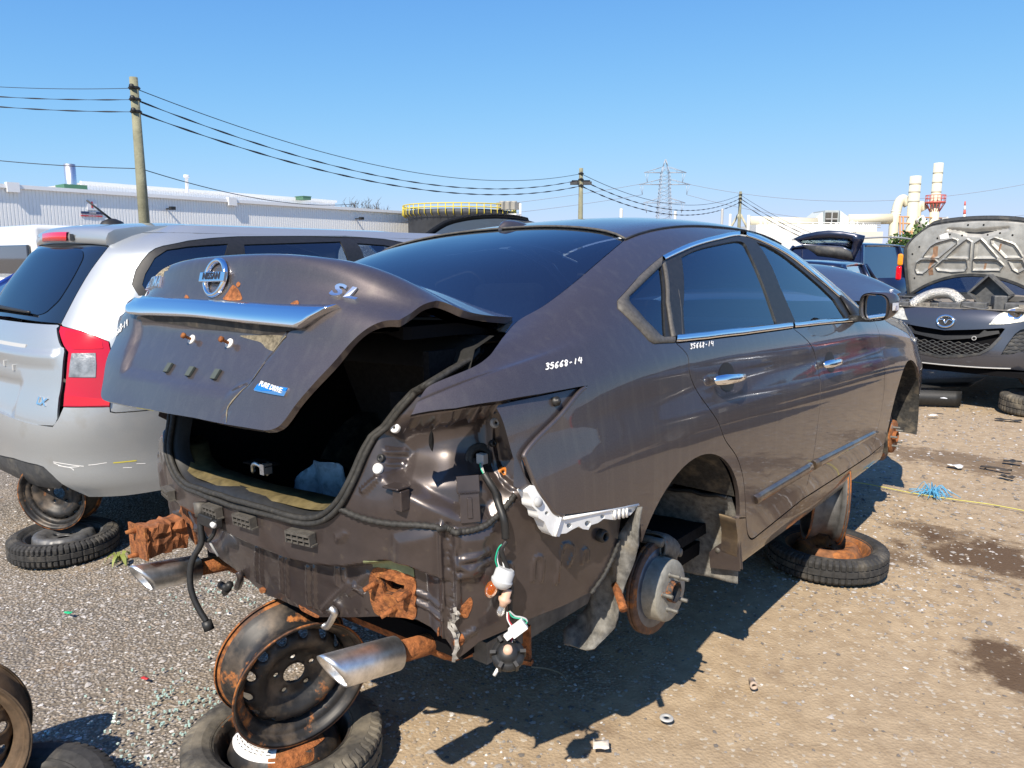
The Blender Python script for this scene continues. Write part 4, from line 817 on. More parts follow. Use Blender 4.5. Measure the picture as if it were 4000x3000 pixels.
# lettering
def put_text(name, surf, c, txt, h, m, parent, off=.003, thick=.003, disp=None, shear=0.0, bold=0.0, right=(1, 0, 0), tilt=0.0, space=1.0, wide=1.0):
    V, F = text_mesh(txt, h, .5, shear, bold, space, wide); c = np.array(c, float); e = .004
    J = np.column_stack([(surf.raw((c+d)[None])-surf.raw((c-d)[None]))[0]/(2*e) for d in (np.array([e, 0]), np.array([0, e]))])
    n = surf.nrm(c[None])[0]; ex = np.array(right, float); ex -= n*(ex@n); ex /= np.linalg.norm(ex); ey = np.cross(n, ex)
    Rm = ex*math.cos(tilt)+ey*math.sin(tilt), ey*math.cos(tilt)-ex*math.sin(tilt)
    D = c+(V[:, :1]*Rm[0]+V[:, 1:2]*Rm[1])@np.linalg.pinv(J).T
    o = np.where(V[:, 2] > 0, off+thick, off-.001)
    if disp is not None: o = o+disp(D)
    return mk(name, surf.raw(D)+surf.nrm(D)*o[:, None], F, m, parent, False)
c_b = LID.cast(CV, *zL([(1013, 345)])[0]); P0 = LID.raw(c_b[None])[0]; N0 = LID.nrm(c_b[None])[0]
A = frame(N0, o=P0+N0*.004)
b = MB().lathe([(.040, 0), (.041, .006), (.045, .010), (.050, .010), (.054, .006), (.055, 0)], A, 48)
b.build('emblem_ring', M_CHROME, BOOT)
ex, ey = A[0][:, 0], A[0][:, 1]
if ex[0] < 0: ex = -ex
if ey[2] < 0: ey = -ey
bev(MB().box(A[1]+N0*.010, (.124, .027, .010), np.column_stack([ex, ey, N0])).build('emblem_bar', M_CHROME, BOOT), .002)
V, F = text_mesh('NISSAN', .0255, .5, 0, .0006)
mk('emblem_lettering', [A[1]+ex*v[0]+ey*(v[1]+.001)+N0*(.0165 if v[2] > 0 else .014) for v in V], F, mat('black_lettering', (.02, .02, .03), .4), BOOT, False)
put_text('badge_lettering', LID, LID.cast(CV, *zL([(1938, 455)])[0]), 'SL', .050, M_BADGE, BOOT, .001, .006, bold=.0016, shear=.15, space=1.25, wide=1.5, tilt=.0)
put_text('badge_lettering', LID, LID.cast(CV, *zL([(556, 380)])[0]), 'ALTIMA', .045, M_BADGE, BOOT, .001, .006, bold=.0010, shear=.1, space=1.1, wide=1.1)
M_DEC = mat('gold_sticker', (.45, .38, .25), .5)
put_text('dealer_sticker', LID, LID.cast(CV, *zL([(590, 292)])[0]), 'AUTOMOBILE', .026, M_DEC, BOOT, .0006, .0004)
put_text('dealer_sticker', LID, LID.cast(CV, *zL([(580, 328)])[0]), 'LAVAL.COM', .024, M_DEC, BOOT, .0006, .0004)
pd = lpx(zL([(1283, 1150), (1312, 1110), (1330, 1103), (1532, 1138), (1500, 1197), (1290, 1158)])); M_BLUE = mat('blue_badge', (.01, .16, .55), .25, coat=1)
panel('drive_badge', LID, pd, M_CHROME, BOOT, step=.02, gap=0, off=.004, flange=.005)
panel('drive_badge_face', LID, lpx(zL([(1288, 1148), (1314, 1112), (1334, 1106), (1528, 1140), (1515, 1160), (1440, 1150), (1400, 1160), (1330, 1158)])), M_BLUE, BOOT, step=.02, gap=0, off=.005, flange=0)
put_text('drive_badge_lettering', LID, LID.cast(CV, *zL([(1405, 1133)])[0]), 'PURE DRIVE', .0165, M_WHITEPL, BOOT, .0055, .0006, bold=.0004, shear=.2, tilt=-.12)
# plate screws, rubber pads, rust
for q in ((790, 768), (1062, 795)):
    p = ld(zL([q]))[0]; nn = LID.nrm(lpx(zL([q])))[0]; MB().lathe([(0, .003), (.013, .003), (.0135, 0)], frame(nn, o=p), 16).build('screw_washer', M_WHITEPL, BOOT)
    MB().lathe([(0, .030), (.0075, .030), (.008, .022), (.004, .021), (.004, .0)], frame(nn, o=p), 10).build('plate_screw', M_RUST, BOOT)
for q in ((630, 975), (788, 1002), (972, 1022)):
    p = ld(zL([q]), .004)[0]; nn = LID.nrm(lpx(zL([q])))[0]; t = np.array([1.0, 0, 0]); t -= nn*(t@nn); t /= np.linalg.norm(t); up = np.cross(nn, t); up *= np.sign(up[2])
    B = np.column_stack([t, up+t*.28, nn]); bev(MB().box(p, (.022, .028, .009), B).build('rubber_pad', mat('pad_rubber', (.06, .075, .07), .8), BOOT), .002)
for L in ([(1060, 500), (1080, 460), (1110, 410), (1130, 395), (1160, 420), (1185, 470), (1180, 503)], [(778, 486), (785, 465), (800, 470), (806, 488)], [(1540, 530), (1560, 515), (1590, 505), (1600, 525), (1590, 536)], [(1148, 395), (1165, 370), (1178, 385), (1165, 410)]):
    panel('rust_patch', LID, catmull(lpx(zL(L)), 3, True), M_RUST, BOOT, step=.012, gap=0, off=.0012, flange=.002, disp=lambda D: .0008*np.sin(D[:, 0]*310)*np.sin(D[:, 1]*290))
M_GRIME = mat('dried_grime', (.17, .145, .10), .9, noise=(70, .6), bump=(200, .5, .003))
for L in ([(1150, 740), (1490, 750), (1460, 800), (1400, 850), (1330, 830), (1290, 790), (1200, 765)], [(1070, 1375), (1072, 1290), (1110, 1225), (1200, 1130), (1240, 1085), (1330, 955), (1345, 960), (1260, 1080), (1180, 1165), (1120, 1235), (1085, 1290), (1078, 1375)]):
    panel('grime_streak', LID, catmull(lpx(zL(L)), 3, True), M_GRIME, BOOT, step=.012, gap=0, off=.0008, flange=0, disp=lid_disp)
# handwritten stock numbers
GL = {'3': [[(0, .95), (.5, 1), (.75, .8), (.3, .55), (.75, .35), (.5, .02), (0, .05)]], '5': [[(.75, 1), (.15, .95), (.1, .6), (.6, .6), (.75, .3), (.4, 0), (0, .1)]], '6': [[(.7, 1), (.25, .7), (.05, .25), (.35, 0), (.7, .2), (.5, .45), (.1, .3)]],
      '8': [[(.7, .85), (.35, 1), (.15, .75), (.65, .3), (.4, 0), (.1, .2), (.7, .85)]], '-': [[(.15, .45), (.6, .5)]], '1': [[(.35, 1), (.3, 0)]], '4': [[(.15, 1), (.05, .5), (.7, .5)], [(.65, 1), (.6, 0)]], '7': [[(.05, .95), (.75, 1), (.35, 0)]]}
def handwriting(surf, view, txt, p0, p1, hpx, parent, wd=.0035, seed=1, off=.0012, slant=.2, up=(0, -1)):
    rg = np.random.default_rng(seed); p0, p1 = np.array(p0, float), np.array(p1, float); ax = (p1-p0)/len(txt); b = MB()
    for i, ch in enumerate(txt):
        for st_ in GL[ch]:
            q = np.array([p0+ax*(i+.08+.85*x+slant*(y-.5)*.5)+np.array(up)*y*hpx*(.9+.1*rg.random()) for x, y in st_])+rg.normal(0, hpx*.035, (len(st_), 2))
            q = catmull(q, 5); D = surf.px(view, q); n_ = surf.nrm(D); ribbon(b, surf.raw(D)+n_*off, n_, wd)
    return b.build('paint_pen_number', M_MARK, parent)
handwriting(BODY, CV, '35668-14', zF([(1412, 1268)])[0], zF([(1662, 1222)])[0], 24, CAR, .0032)
zA = Z(2300, 800, 1300)
handwriting(BODY, CV, '35668-14', zA([(672, 958)])[0], zA([(830, 938)])[0], 20, rear_doors[0], .0034, 3)
handwriting(LID, CV, '35668-14', zL([(262, 780)])[0], zL([(372, 682)])[0], 26, BOOT, .004, 5, off=.002)
# thing lying in the boot
T = empty('plastic_sheet', (0, 0, 0), label='crumpled blue grey plastic sheet lying inside the open boot', cat='sheet'); T.matrix_world = CAR.matrix_world.copy()
so = np.array([CV.on(u, v, 'y', -.66)[[0, 2]] for u, v in zE([(1465, 195), (1580, 215), (1700, 245), (1690, 400), (1600, 560), (1400, 560), (1250, 500), (1300, 400), (1370, 290)])]); D, F = fill(resample(so, .02), (), .02)
solid(mk('sheet', np.column_stack([D[:, 0], -.66-.10*np.clip(.62-D[:, 1], 0, 1)+.012*np.sin(D[:, 0]*45+D[:, 1]*20), D[:, 1]]), F, mat('dirty_blue_plastic', (.34, .43, .52), .5, noise=(20, .4), dust=((.01, .01, .01), .35, 30)), T), .003)
# ---------------------------------------------------------------- wheel wells, hubs, exhaust, hood, mirrors, cabin
def well(name, y0, z0, r, s, x0=.89, x1=.48, m=M_DARK, a0=-12, a1=192):
    g = [[(s*(x0-(x0-x1)*t), y0+(r-.02*t)*math.cos(a), z0+(r-.02*t)*math.sin(a)+.03*t) for a in np.linspace(R(a0), R(a1), 30)] for t in (0, .3, .6, 1)]
    b = MB().grid(g); k = 30; w = [g[-1][i] for i in range(k)]; b.add(w+[(s*x1, y0, z0-.05)], [(i, i+1, k) for i in range(k-1)]); return b.build(name, m, CAR)
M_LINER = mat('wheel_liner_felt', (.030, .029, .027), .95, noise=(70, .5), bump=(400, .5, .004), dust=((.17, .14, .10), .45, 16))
for s in (1, -1):
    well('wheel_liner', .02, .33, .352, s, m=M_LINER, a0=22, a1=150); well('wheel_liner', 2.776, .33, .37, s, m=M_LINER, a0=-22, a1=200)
    # rear liner flap hanging behind the axle
    zS = lambda L: [(x/.553, y/.553) for x, y in L]
    FO = np.array([CV.on(u, v, 'y', -.34)[[0, 2]] for u, v in zS([(1389, 1092), (1378, 1180), (1350, 1268), (1337, 1325), (1326, 1358), (1302, 1388), (1275, 1388), (1244, 1374), (1229, 1352), (1262, 1312), (1298, 1250), (1328, 1186), (1350, 1132), (1368, 1098)])])
    FO = resample(FO, .025); D, F = fill(FO, (), .022); zb = np.clip((.23-D[:, 1])/.06, 0, 1)
    fy = -.34+.012*np.sin(D[:, 0]*60+D[:, 1]*9)+.008*np.sin(D[:, 0]*23-D[:, 1]*31)-.05*zb*zb-.05*np.clip(D[:, 0]-.80, 0, 1)
    solid(mk('liner_flap', np.column_stack([s*D[:, 0], fy, D[:, 1]]), F, M_FELT, CAR), .006)
    # front part of the rear liner, sunlit felt
    fp = catmull([(.432, .115), (.432, .20), (.428, .30), (.405, .38), (.36, .45)], 5)
    g = [[(s*(.872-.36*t), y-.015*t+.004*math.sin(t*16+z*30), z) for y, z in fp] for t in np.linspace(0, 1, 14)]
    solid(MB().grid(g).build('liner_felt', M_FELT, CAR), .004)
    MB().tube([(s*(.86-.35*t), .352-.015*t, .452+.004*math.sin(t*20)) for t in np.linspace(0, 1, 12)], .008, 6).build('liner_seam', M_BLACK, CAR)
    # sill end plate behind the door
    pl_ = np.array([CV.on(u, v, 'y', .398)[[0, 2]] for u, v in ((2874, 2026), (2889, 2228), (2777, 2215), (2773, 2160), (2800, 2136), (2836, 2118), (2846, 2038))]); n_ = len(pl_)
    v = [(s*x, .398, z) for x, z in pl_]+[(s*x, .420, z) for x, z in pl_]; b = MB().add(v, [tuple(range(n_)), tuple(range(n_, 2*n_))[::-1]]+[(i, (i+1) % n_, n_+(i+1) % n_, n_+i) for i in range(n_)], False); bev(b.build('sill_end', M_INNER, CAR), .003, 2)
    for q in ((2862, 2054), (2803, 2150)): c = CV.on(*q, 'y', .398); MB().lathe([(0, .005), (.008, .004), (.010, 0)], frame((0, -1, 0), o=(s*c[0], .398, c[2])), 12).build('sill_screw', M_TRIMGREY, CAR)
def hub(y, z, s, toe=0.0, front=False):
    A = frame((s, toe, 0), o=(s*.775, y, z)); mb = MB()
    mb.lathe([(.060, -.012), (.150, -.012), (.1505, -.008), (.1505, -.002), (.146, -.002)], A, 56).lathe([(.1505, .002), (.1505, .010), (.149, .0132), (.100, .0132)], A, 56).lathe([(.146, -.002), (.146, .002)], A, 56).build('brake_disc', M_ROTOR, CAR)
    MB().lathe([(.100, .0134), (.104, .0136), (.108, .0134), (.127, .0134), (.128, .012)], A, 56).build('disc_face', mat('swept_disc_face', (.13, .145, .18), .42, .7, noise=(25, .3), rust=(.22 if not front else .7, 7)), CAR)
    hat = MB().lathe([(.102, .012), (.100, .020), (.098, .058), (.095, .063), (.060, .063), (.034, .063)], A, 40); hat.build('disc_hat', mat('hub_grey', (.30, .29, .25), .6, .3, noise=(50, .2), rust=(.22 if not front else .8, 14)), CAR)
    MB().lathe([(.034, .055), (.034, .082), (.030, .083), (.030, .035)], A, 24).build('hub_rim', M_RUSTED if not front else M_RUST, CAR); MB().lathe([(0, .03), (.031, .03)], A, 20).build('hub_bore', M_DARK, CAR)
    for k in range(5):
        w = k*2*math.pi/5+.5; c = A[0]@np.array([.057*math.cos(w), .057*math.sin(w), .062])+A[1]; a = A[0][:, 2]
        MB().lathe([(.0085, 0), (.0085, .003), (.0065, .004), (.0065, .034), (.005, .037), (0, .037)], frame(a, o=c), 12).build('wheel_stud', M_CAST, CAR)
    a0, a1 = (R(38), R(84)) if s > 0 else (R(96), R(142))
    if front: a0, a1 = (R(96), R(150)) if s > 0 else (R(30), R(84))
    cal = MB().lathe([(.112, -.055), (.150, -.060), (.166, -.045), (.170, -.02), (.169, .010), (.163, .026), (.140, .034), (.112, .032), (.104, .020), (.112, .016), (.152, .016), (.152, -.016), (.112, -.016), (.112, -.055)], A, 14, a0, a1).build('brake_caliper', M_CAST, CAR); solid(cal, .006, 0)
    cb_ = MB()
    for aa_ in (a0-.10, a1+.10): c = A[0]@np.array([.150*math.cos(aa_), .150*math.sin(aa_), -.03])+A[1]; cb_.tube([c-A[0][:, 2]*.05, c+A[0][:, 2]*.062], .014, 10); c2_ = A[0]@np.array([.145*math.cos((a0+a1)/2), .145*math.sin((a0+a1)/2), -.06])+A[1]; cb_.tube([c2_, c2_-A[0][:, 2]*.05], .03, 14)
    cb_.build('caliper_bracket', M_CAST, CAR)
    ar = MB().tube([(s*.75, y, z), (s*.45, y-.02, z+.02)], .03, 10); ar.tube([(s*.70, y+.02, z-.02), (s*.30, y+.05, z+.06)], .028, 8); ar.tube(catmull([(s*.62, y-.10, z-.09), (s*.64, y-.06, z+.02), (s*.60, y-.05, z+.20), (s*.56, y-.02, z+.42)], 4), .03, 10); ar.build('suspension_arm', M_RUSTED, CAR)
    co = [(s*.60+.052*math.cos(q), y+.0+.052*math.sin(q), z+.05+q*.0105) for q in np.arange(0, 28, .3)]; MB().tube(co, .0075, 6).build('coil_spring', M_BLACK, CAR)
for s in (1, -1): hub(-.01, .232, s); hub(2.776, .235, s, -.05*s, True)
# exhaust: two slash-cut tips, pipes and silencer
def tip(lx, s):
    a0 = np.array([s*.487, -1.065, .302]); ax = np.array([s*.06, 1.0, -.15]); ax /= np.linalg.norm(ax); A = frame(ax, o=a0); g = []
    n = 40; cs = 1.0
    for r, h0, sl in ((.030, .21, 0), (.044, .205, 0), (.045, .10, 0), (.045, .02, 1), (.044, .0, 1), (.040, .004, 1), (.039, .12, 0)):
        row = []
        for k in range(n):
            w = 2*math.pi*k/n; p = A[0]@np.array([r*math.cos(w), r*math.sin(w), 0]); h = h0-(.036*(p[2]/.045) if sl else 0)+(.012 if sl else 0); row.append(a0+p+ax*h)
        g.append(row)
    MB().grid(g, True).build('exhaust_tip', M_SATIN, CAR)
    p = MB().tube([a0+ax*.19, a0+ax*.32, a0+ax*.42+[-s*.04, 0, .0]], .029, 14); p.build('exhaust_pipe', M_RUST, CAR)
    return a0
for s in (1, -1): tip(0, s)
g = []
for x in np.linspace(-.62, .62, 15):
    e = min(1, (.62-abs(x))/.06)**.5*.5+.5; g.append([(x, -.60+.15*e*math.cos(w), .255+.085*e*math.sin(w)) for w in np.arange(20)*math.pi/10])
b = MB().grid(g, True); b.f += [tuple(range(20))[::-1], tuple(range(280, 300))]; b.m += [0]*2; b.sm += [False]*2; b.build('silencer', M_RUST, CAR)
MB().box((.0, -.30, .27), (1.25, .9, .05)).box((0, 1.4, .22), (1.45, 2.6, .05)).box((0, -.02, .25), (1.1, .14, .10)).build('underbody', M_DARK, CAR)
b = MB().tube(catmull([(0.1, 2.0, .17), (.05, 1.0, .16), (0, .1, .19), (0, -.45, .26)], 6), .032, 10); b.build('exhaust_pipe', M_RUST, CAR)
for s in (1, -1): MB().box((s*.645, -.40, .255), (.05, .60, .06)).build('frame_rail', mat('rail_primer', (.13, .115, .095), .7, noise=(30, .3)), CAR)
b = MB().box((.665, -.545, .225), (.045, .014, .10), rotz(.3)).box((.668, -.55, .172), (.055, .018, .012), rotz(.3)); b.build('rusty_bracket', M_RUST, CAR)
b = MB().tube([(.835, -.335, .36), (.90, -.40, .33)], .012, 10); b.build('rusty_stud', M_RUST, CAR)
# fin aerial
q = np.array([.275, kb[-1]]); P = BODY.raw(q[None])[0]; g = []
for t in np.linspace(0, 1, 14):
    y = P[1]-.085+.17*t; w = .034*math.sin(math.pi*min(1, .12+.86*(1-t)**.9*1.0))**.6 if t < 1 else .001; h = .040*(1-t)**.5*min(1, t*5+.45) if t < 1 else .0; h = max(.002, .030*math.sin(math.pi*min(.97, max(.03, (1-t)*.62+.02)))*min(1, .55+t*3))*(1-t**4); 
    zz = float(BODY.raw(np.array([[y, kb[-1]]]))[0][2]); g.append([(w*math.cos(a), y, zz-.004+h*math.sin(a)**.8 if 0 < a < math.pi else zz-.004) for a in np.linspace(0, math.pi, 13)])
b = MB().grid(g); b.add(g[0], [tuple(range(13))]); b.build('aerial_fin', M_PAINT, CAR)
# roof drip moulding
e = BODY.ev(ditch, .002); 
for s in (1, -1): MB().tube(e*[s, 1, 1], .004, 6).build('roof_moulding', M_BLACK, CAR)
hd = np.array([BODY.raw(np.array([[.20+(gy0+.01-.20)*t*t, kb[-1]+(ditch[0][1]-kb[-1])*t]]))[0] for t in np.linspace(0, 1, 14)]); hd = np.vstack([hd[::-1], hd[1:]*[-1, 1, 1]]); MB().tube(hd+[0, -.004, .001], .0045, 6).build('window_header_trim', M_TRIMGREY, CAR)
# parcel shelf lip and cowl under the rear window
MB().grid([[(x, -.625-.02*(1-(x/.66)**2), 1.088-.01*(x/.66)**2) for x in np.linspace(-.66, .66, 15)], [(x, -.70, 1.05) for x in np.linspace(-.66, .66, 15)], [(x, -.72, 1.0) for x in np.linspace(-.66, .66, 15)]]).build('rear_gutter', M_BLACK, CAR)
# raised hood
hr = [(2.34, 1.06, .70, 1.0), (2.6, 1.135, .745, 1.025), (2.85, 1.195, .765, 1.045), (3.05, 1.24, .765, 1.06), (3.2, 1.265, .745, 1.075), (3.33, 1.27, .60, 1.11)]
g = [[(x*hw, y+.02*(1-abs(x)**2)*(i > 3), zc+(ze-zc)*abs(x)**2.4) for x in np.linspace(-1, 1, 25)] for i, (y, zc, hw, ze) in enumerate(hr)]
HOOD = Surf(np.r_[0, np.cumsum([math.hypot(hr[i+1][0]-hr[i][0], hr[i+1][1]-hr[i][1]) for i in range(5)])], np.linspace(-.75, .75, 25), np.array(g)); HOOD.flip = 1
if HOOD.nrm(np.array([[.5, 0]]))[0][2] < 0: HOOD.flip = -1
a9 = HOOD.a[-1]; hp = catmull([(0.01, -.74), (.0, 0), (.01, .74), (.3, .74), (.75, .74), (a9-.16, .735), (a9-.05, .66), (a9-.005, .45), (a9, 0), (a9-.005, -.45), (a9-.05, -.66), (a9-.16, -.735), (.75, -.74), (.3, -.74)], 5, True); hp[:, 0] = np.clip(hp[:, 0], 0, a9); hp[:, 1] = np.clip(hp[:, 1], -.745, .745)
hood_o = panel('bonnet', HOOD, hp, M_PAINT, CAR, step=.04, gap=0, flange=.02)
panel('bonnet_inner', HOOD, shrink(resample(hp, .05), .02), M_DARK, hood_o, step=.08, gap=0, off=-.03, flange=-.02)
try: handwriting(HOOD, CV, '35668-14', (3478, 1166), (3490, 1130), 14, hood_o, .006, 8, up=(-1, 0))
except Exception as e: print('hood text', e)
# headlamp edge and engine bay filler
for s in (1, -1):
    g = [[(s*(.86-.02*t-.14*u**2), 3.10+.42*u, .80-.20*t-.04*u) for u in np.linspace(0, 1, 6)] for t in np.linspace(0, 1, 5)]
    MB().grid(g).build('headlamp', mat('hazed_lens', (.5, .52, .5), .2, trans=.35), CAR)
MB().box((0, 2.95, .55), (1.3, .9, .45)).box((0, 2.33, .80), (1.5, .05, .5)).build('engine_bay', M_DARK, CAR)
# door mirrors
for s in (1, -1):
    g = []
    for t, k in ((0, .86), (.012, .97), (.03, 1.0), (.06, .97), (.09, .84), (.115, .62), (.13, .3), (.135, .02)):
        row = []
        for w in np.arange(28)*2*math.pi/28:
            cw, sw = math.cos(w), math.sin(w); ex_ = 3.0; x = .062*np.sign(cw)*abs(cw)**(2/ex_); z = .066*np.sign(sw)*abs(sw)**(2/ex_)*(1-.18*(x < 0)*abs(x)/.062*(-1 if sw > 0 else .3)); row.append((s*(.962+k*x+.05*t/.13), 1.71+t+.02*x/.06, 1.043+k*z+.02*t/.13))
        g.append(row)
    mo = MB().grid(g, True).build('door_mirror', M_PAINT, CAR)
    r = np.array(g[1]); c = r.mean(0); inn = [list(c+(p-c)*.90+[0, .004, 0]) for p in r]; f0 = [list(c+(p-c)*1.0+[0, -.012, 0]) for p in r]
    MB().grid([f0, inn], True).grid([list(map(list, r)), f0], True).build('mirror_rim', M_BLACK, mo)
    mp = [list(c+(p-c)*.91+np.array([0, -.030*(p-c)[0]/.062*s-.006, 0])) for p in r]; MB().add(mp, [tuple(range(28))], False).build('mirror_glass', M_MIRROR, mo)
    MB().box((s*.90, 1.79, .99), (.10, .07, .03), rotz(-.2*s)).build('mirror_arm', M_BLACK, mo)
    MB().grid([[(s*1.05, 1.75+.03*u, 1.04+.012*t) for u in (0, 1, 2)] for t in (-1, 1)]).grid([[(s*(1.040+.012*u), 1.735+.06*u, 1.03+.035*t) for u in (0, .5, 1)] for t in (0, 1)]).build('mirror_indicator', mat('indicator_lens', (.7, .7, .72), .15, coat=1), mo)
    b = MB().add(np.array([(.862, 1.78, .985), (.852, 2.0, .985), (.845, 2.0, 1.0), (.79, 1.80, 1.10)])*[s, 1, 1], [(0, 1, 2, 3)]); solid(b.build('mirror_sail', M_BLACK, CAR), .008, 0)
# cabin: dark floor, dash, seats with headrests, steering wheel
b = MB().box((0, 1.1, .30), (1.5, 2.5, .04)); b.build('cabin_floor', M_CARPET, CAR)
for s in (1, -1):
    se = [MB().box((s*.38, .95, .55), (.50, .50, .16)).build('front_seat', M_CLOTH, CAR), MB().hexa([(s*.38+a, y, z) for a, y, z in ((-.24, .62, .58), (.24, .62, .58), (.24, .74, .58), (-.24, .74, .58), (-.20, .38, 1.13), (.20, .38, 1.13), (.20, .46, 1.13), (-.20, .46, 1.13))]).build('front_seatback', M_CLOTH, CAR), MB().box((s*.38, .36, 1.22), (.26, .09, .15)).build('headrest', M_CLOTH, CAR)]
    for q in se: bev(q, .04, 3)
    bev(MB().box((s*.36, -.20, 1.14), (.26, .08, .13)).build('headrest', M_CLOTH, CAR), .03, 3)
bev(MB().hexa([(-.66, .0, .55), (.66, .0, .55), (.66, .12, .55), (-.66, .12, .55), (-.60, -.20, 1.07), (.60, -.20, 1.07), (.60, -.10, 1.07), (-.60, -.10, 1.07)]).box((0, .15, .52), (1.3, .5, .16)).build('rear_bench', M_CLOTH, CAR), .03, 2)
bev(MB().box((0, 2.0, .85), (1.45, .5, .22)).build('dashboard', M_BLACK, CAR), .05, 3)
MB().tube([(-.38+.18*math.cos(w), 1.62-.08*math.sin(w), .92+.16*math.sin(w)) for w in np.linspace(0, 2*math.pi, 25)], .014, 8, False).build('steering_wheel', M_BLACK, CAR)
MB().box((0, 1.62, 1.30), (.24, .03, .06)).build('interior_mirror', M_BLACK, CAR)
# ================================================================ loose wheels and tyres the cars stand on
M_TYRE = mat('worn_tyre', (.030, .029, .028), .8, noise=(40, .4), bump=(300, .25, .003), dust=((.16, .14, .11), .35, 9))
M_TYRE2 = mat('dusty_tyre', (.055, .050, .043), .85, noise=(40, .4), bump=(300, .25, .003), dust=((.22, .19, .14), .5, 8))
M_STEELBLK = mat('black_steel_rim', (.022, .021, .021), .5, .2, noise=(20, .4), rust=(.38, 9), dust=((.17, .13, .095), .48, 12))
M_RIMLIP = mat('rusty_rim_lip', (.10, .05, .03), .75, .2, noise=(30, .5), rust=(.62, 12))
M_RIMGREY = mat('grey_steel_rim', (.13, .13, .13), .5, .4, noise=(25, .3), rust=(.25, 7))
M_RIMRUST2 = mat('brown_worn_rim', (.13, .085, .05), .7, .2, noise=(18, .5), rust=(.28, 7), bump=(160, .3, .003))
M_RIMRUST = mat('rust_covered_rim', (.20, .085, .035), .85, noise=(30, .5), rust=(.6, 9), bump=(160, .4, .003))
def disc_with_holes(r_prof, holes, A, m, name, parent, centre=.033, n=72):
    """The pressed wheel disc: height h(r), round openings cut through. holes = (radius of circle, hole radius, count, phase)."""
    r0 = r_prof[-1][0]; outer = np.array([[r0*math.cos(t), r0*math.sin(t)] for t in np.linspace(0, 2*math.pi, n, endpoint=False)])
    H = [np.array([[centre*math.cos(t), centre*math.sin(t)] for t in np.linspace(0, 2*math.pi, 20, endpoint=False)])]
    for rc, rh, k, ph in holes:
        for i in range(k):
            c = np.array([rc*math.cos(ph+i*2*math.pi/k), rc*math.sin(ph+i*2*math.pi/k)]); H.append(c+np.array([[rh*math.cos(t), rh*math.sin(t)] for t in np.linspace(0, 2*math.pi, 14, endpoint=False)]))
    D, F = fill(outer, H, .012); rr, hh = zip(*r_prof); f = lambda D: np.interp(np.hypot(D[:, 0], D[:, 1]), rr, hh)
    P = np.column_stack([D, f(D)])@A[0].T+A[1]; o = mk(name, P, F, m, parent); solid(o, .005); return o
def steel_wheel(name, A, R_=.219, W=.165, m_disc=M_STEELBLK, m_rim=M_STEELBLK, m_lip=M_RIMLIP, holes=True, label=None, group=None, back=False):
    """16-inch pressed steel wheel. Frame A: axis z points out of the face, origin at the wheel's centre."""
    E = empty(name, label=label, cat='wheel', group=group); w = W/2
    pr = [(R_, -w+.004), (R_+.002, -w), (R_-.006, -w+.002), (R_-.011, -w+.010), (R_-.013, -w+.030), (R_-.018, -w+.036), (R_-.026, -.03), (R_-.040, -.015), (R_-.040, .035), (R_-.022, .050), (R_-.014, w-.034), (R_-.012, w-.012), (R_-.004, w-.003), (R_+.002, w), (R_, w-.004)]
    pi_ = [(r-.004, h) for r, h in pr]
    ring = MB().lathe(pr, A, 64); MB.lathe(ring, pi_[::-1], A, 64); ring.build('rim', m_rim, E)
    MB().lathe([(R_-.012, w-.014), (R_-.006, w-.003), (R_+.002, w+.0012), (R_+.0035, w-.002), (R_+.001, w-.006)], A, 64).build('rim_lip', m_lip, E)
    MB().lathe([(R_-.012, -w+.014), (R_-.006, -w+.003), (R_+.002, -w-.0012), (R_+.0035, -w+.002), (R_+.001, -w+.006)], A, 64).build('rim_lip', m_lip, E)
    prof = [(0, .014), (.05, .014), (.075, .016), (.088, .030), (.105, .046), (.125, .048), (.150, .030), (R_-.044, .004), (R_-.041, -.02)]
    disc_with_holes(prof, ([(.148, .0155, 14, .1), (.057, .0075, 5, .4)] if holes else [(.057, .0075, 5, .4)]), A, m_disc, 'wheel_disc', E)
    return E
def tyre(name, A, Ro, Ri, W, m=M_TYRE, parent=None, lugs=60, seed=0):
    """Tyre with real tread: ribs across the shoulders and grooves round the tread."""
    w = W/2; n = lugs*4; pr = [(Ri, -w*.70), (Ri+.012, -w*.86), (Ri+.35*(Ro-Ri), -w), (Ri+.65*(Ro-Ri), -w*.99), (Ro-.020, -w*.90), (Ro-.006, -w*.80), (Ro, -w*.66), (Ro, -w*.34), (Ro-.007, -w*.31), (Ro-.007, -w*.24), (Ro+.001, -w*.21), (Ro+.001, w*.21), (Ro-.007, w*.24), (Ro-.007, w*.31), (Ro, w*.34), (Ro, w*.66), (Ro-.006, w*.80), (Ro-.020, w*.90), (Ri+.65*(Ro-Ri), w*.99), (Ri+.35*(Ro-Ri), w), (Ri+.012, w*.86), (Ri, w*.70)]
    B, o = A; g = []
    for j, (r, h) in enumerate(pr):
        row = []; tread = 4 <= j <= 17; sh = 4 <= j <= 7 or 14 <= j <= 17
        for k in range(n):
            a = 2*math.pi*k/n; d = 0
            if tread and sh and k % 4 == 0: d = .011
            elif tread and not sh and j in (10, 11) and (k % 8 == 4): d = .004
            row.append(B@np.array([(r-d)*math.cos(a), (r-d)*math.sin(a), h])+o)
        g.append(row)
    return MB().grid(np.array(g), True, False).build(name, m, parent)
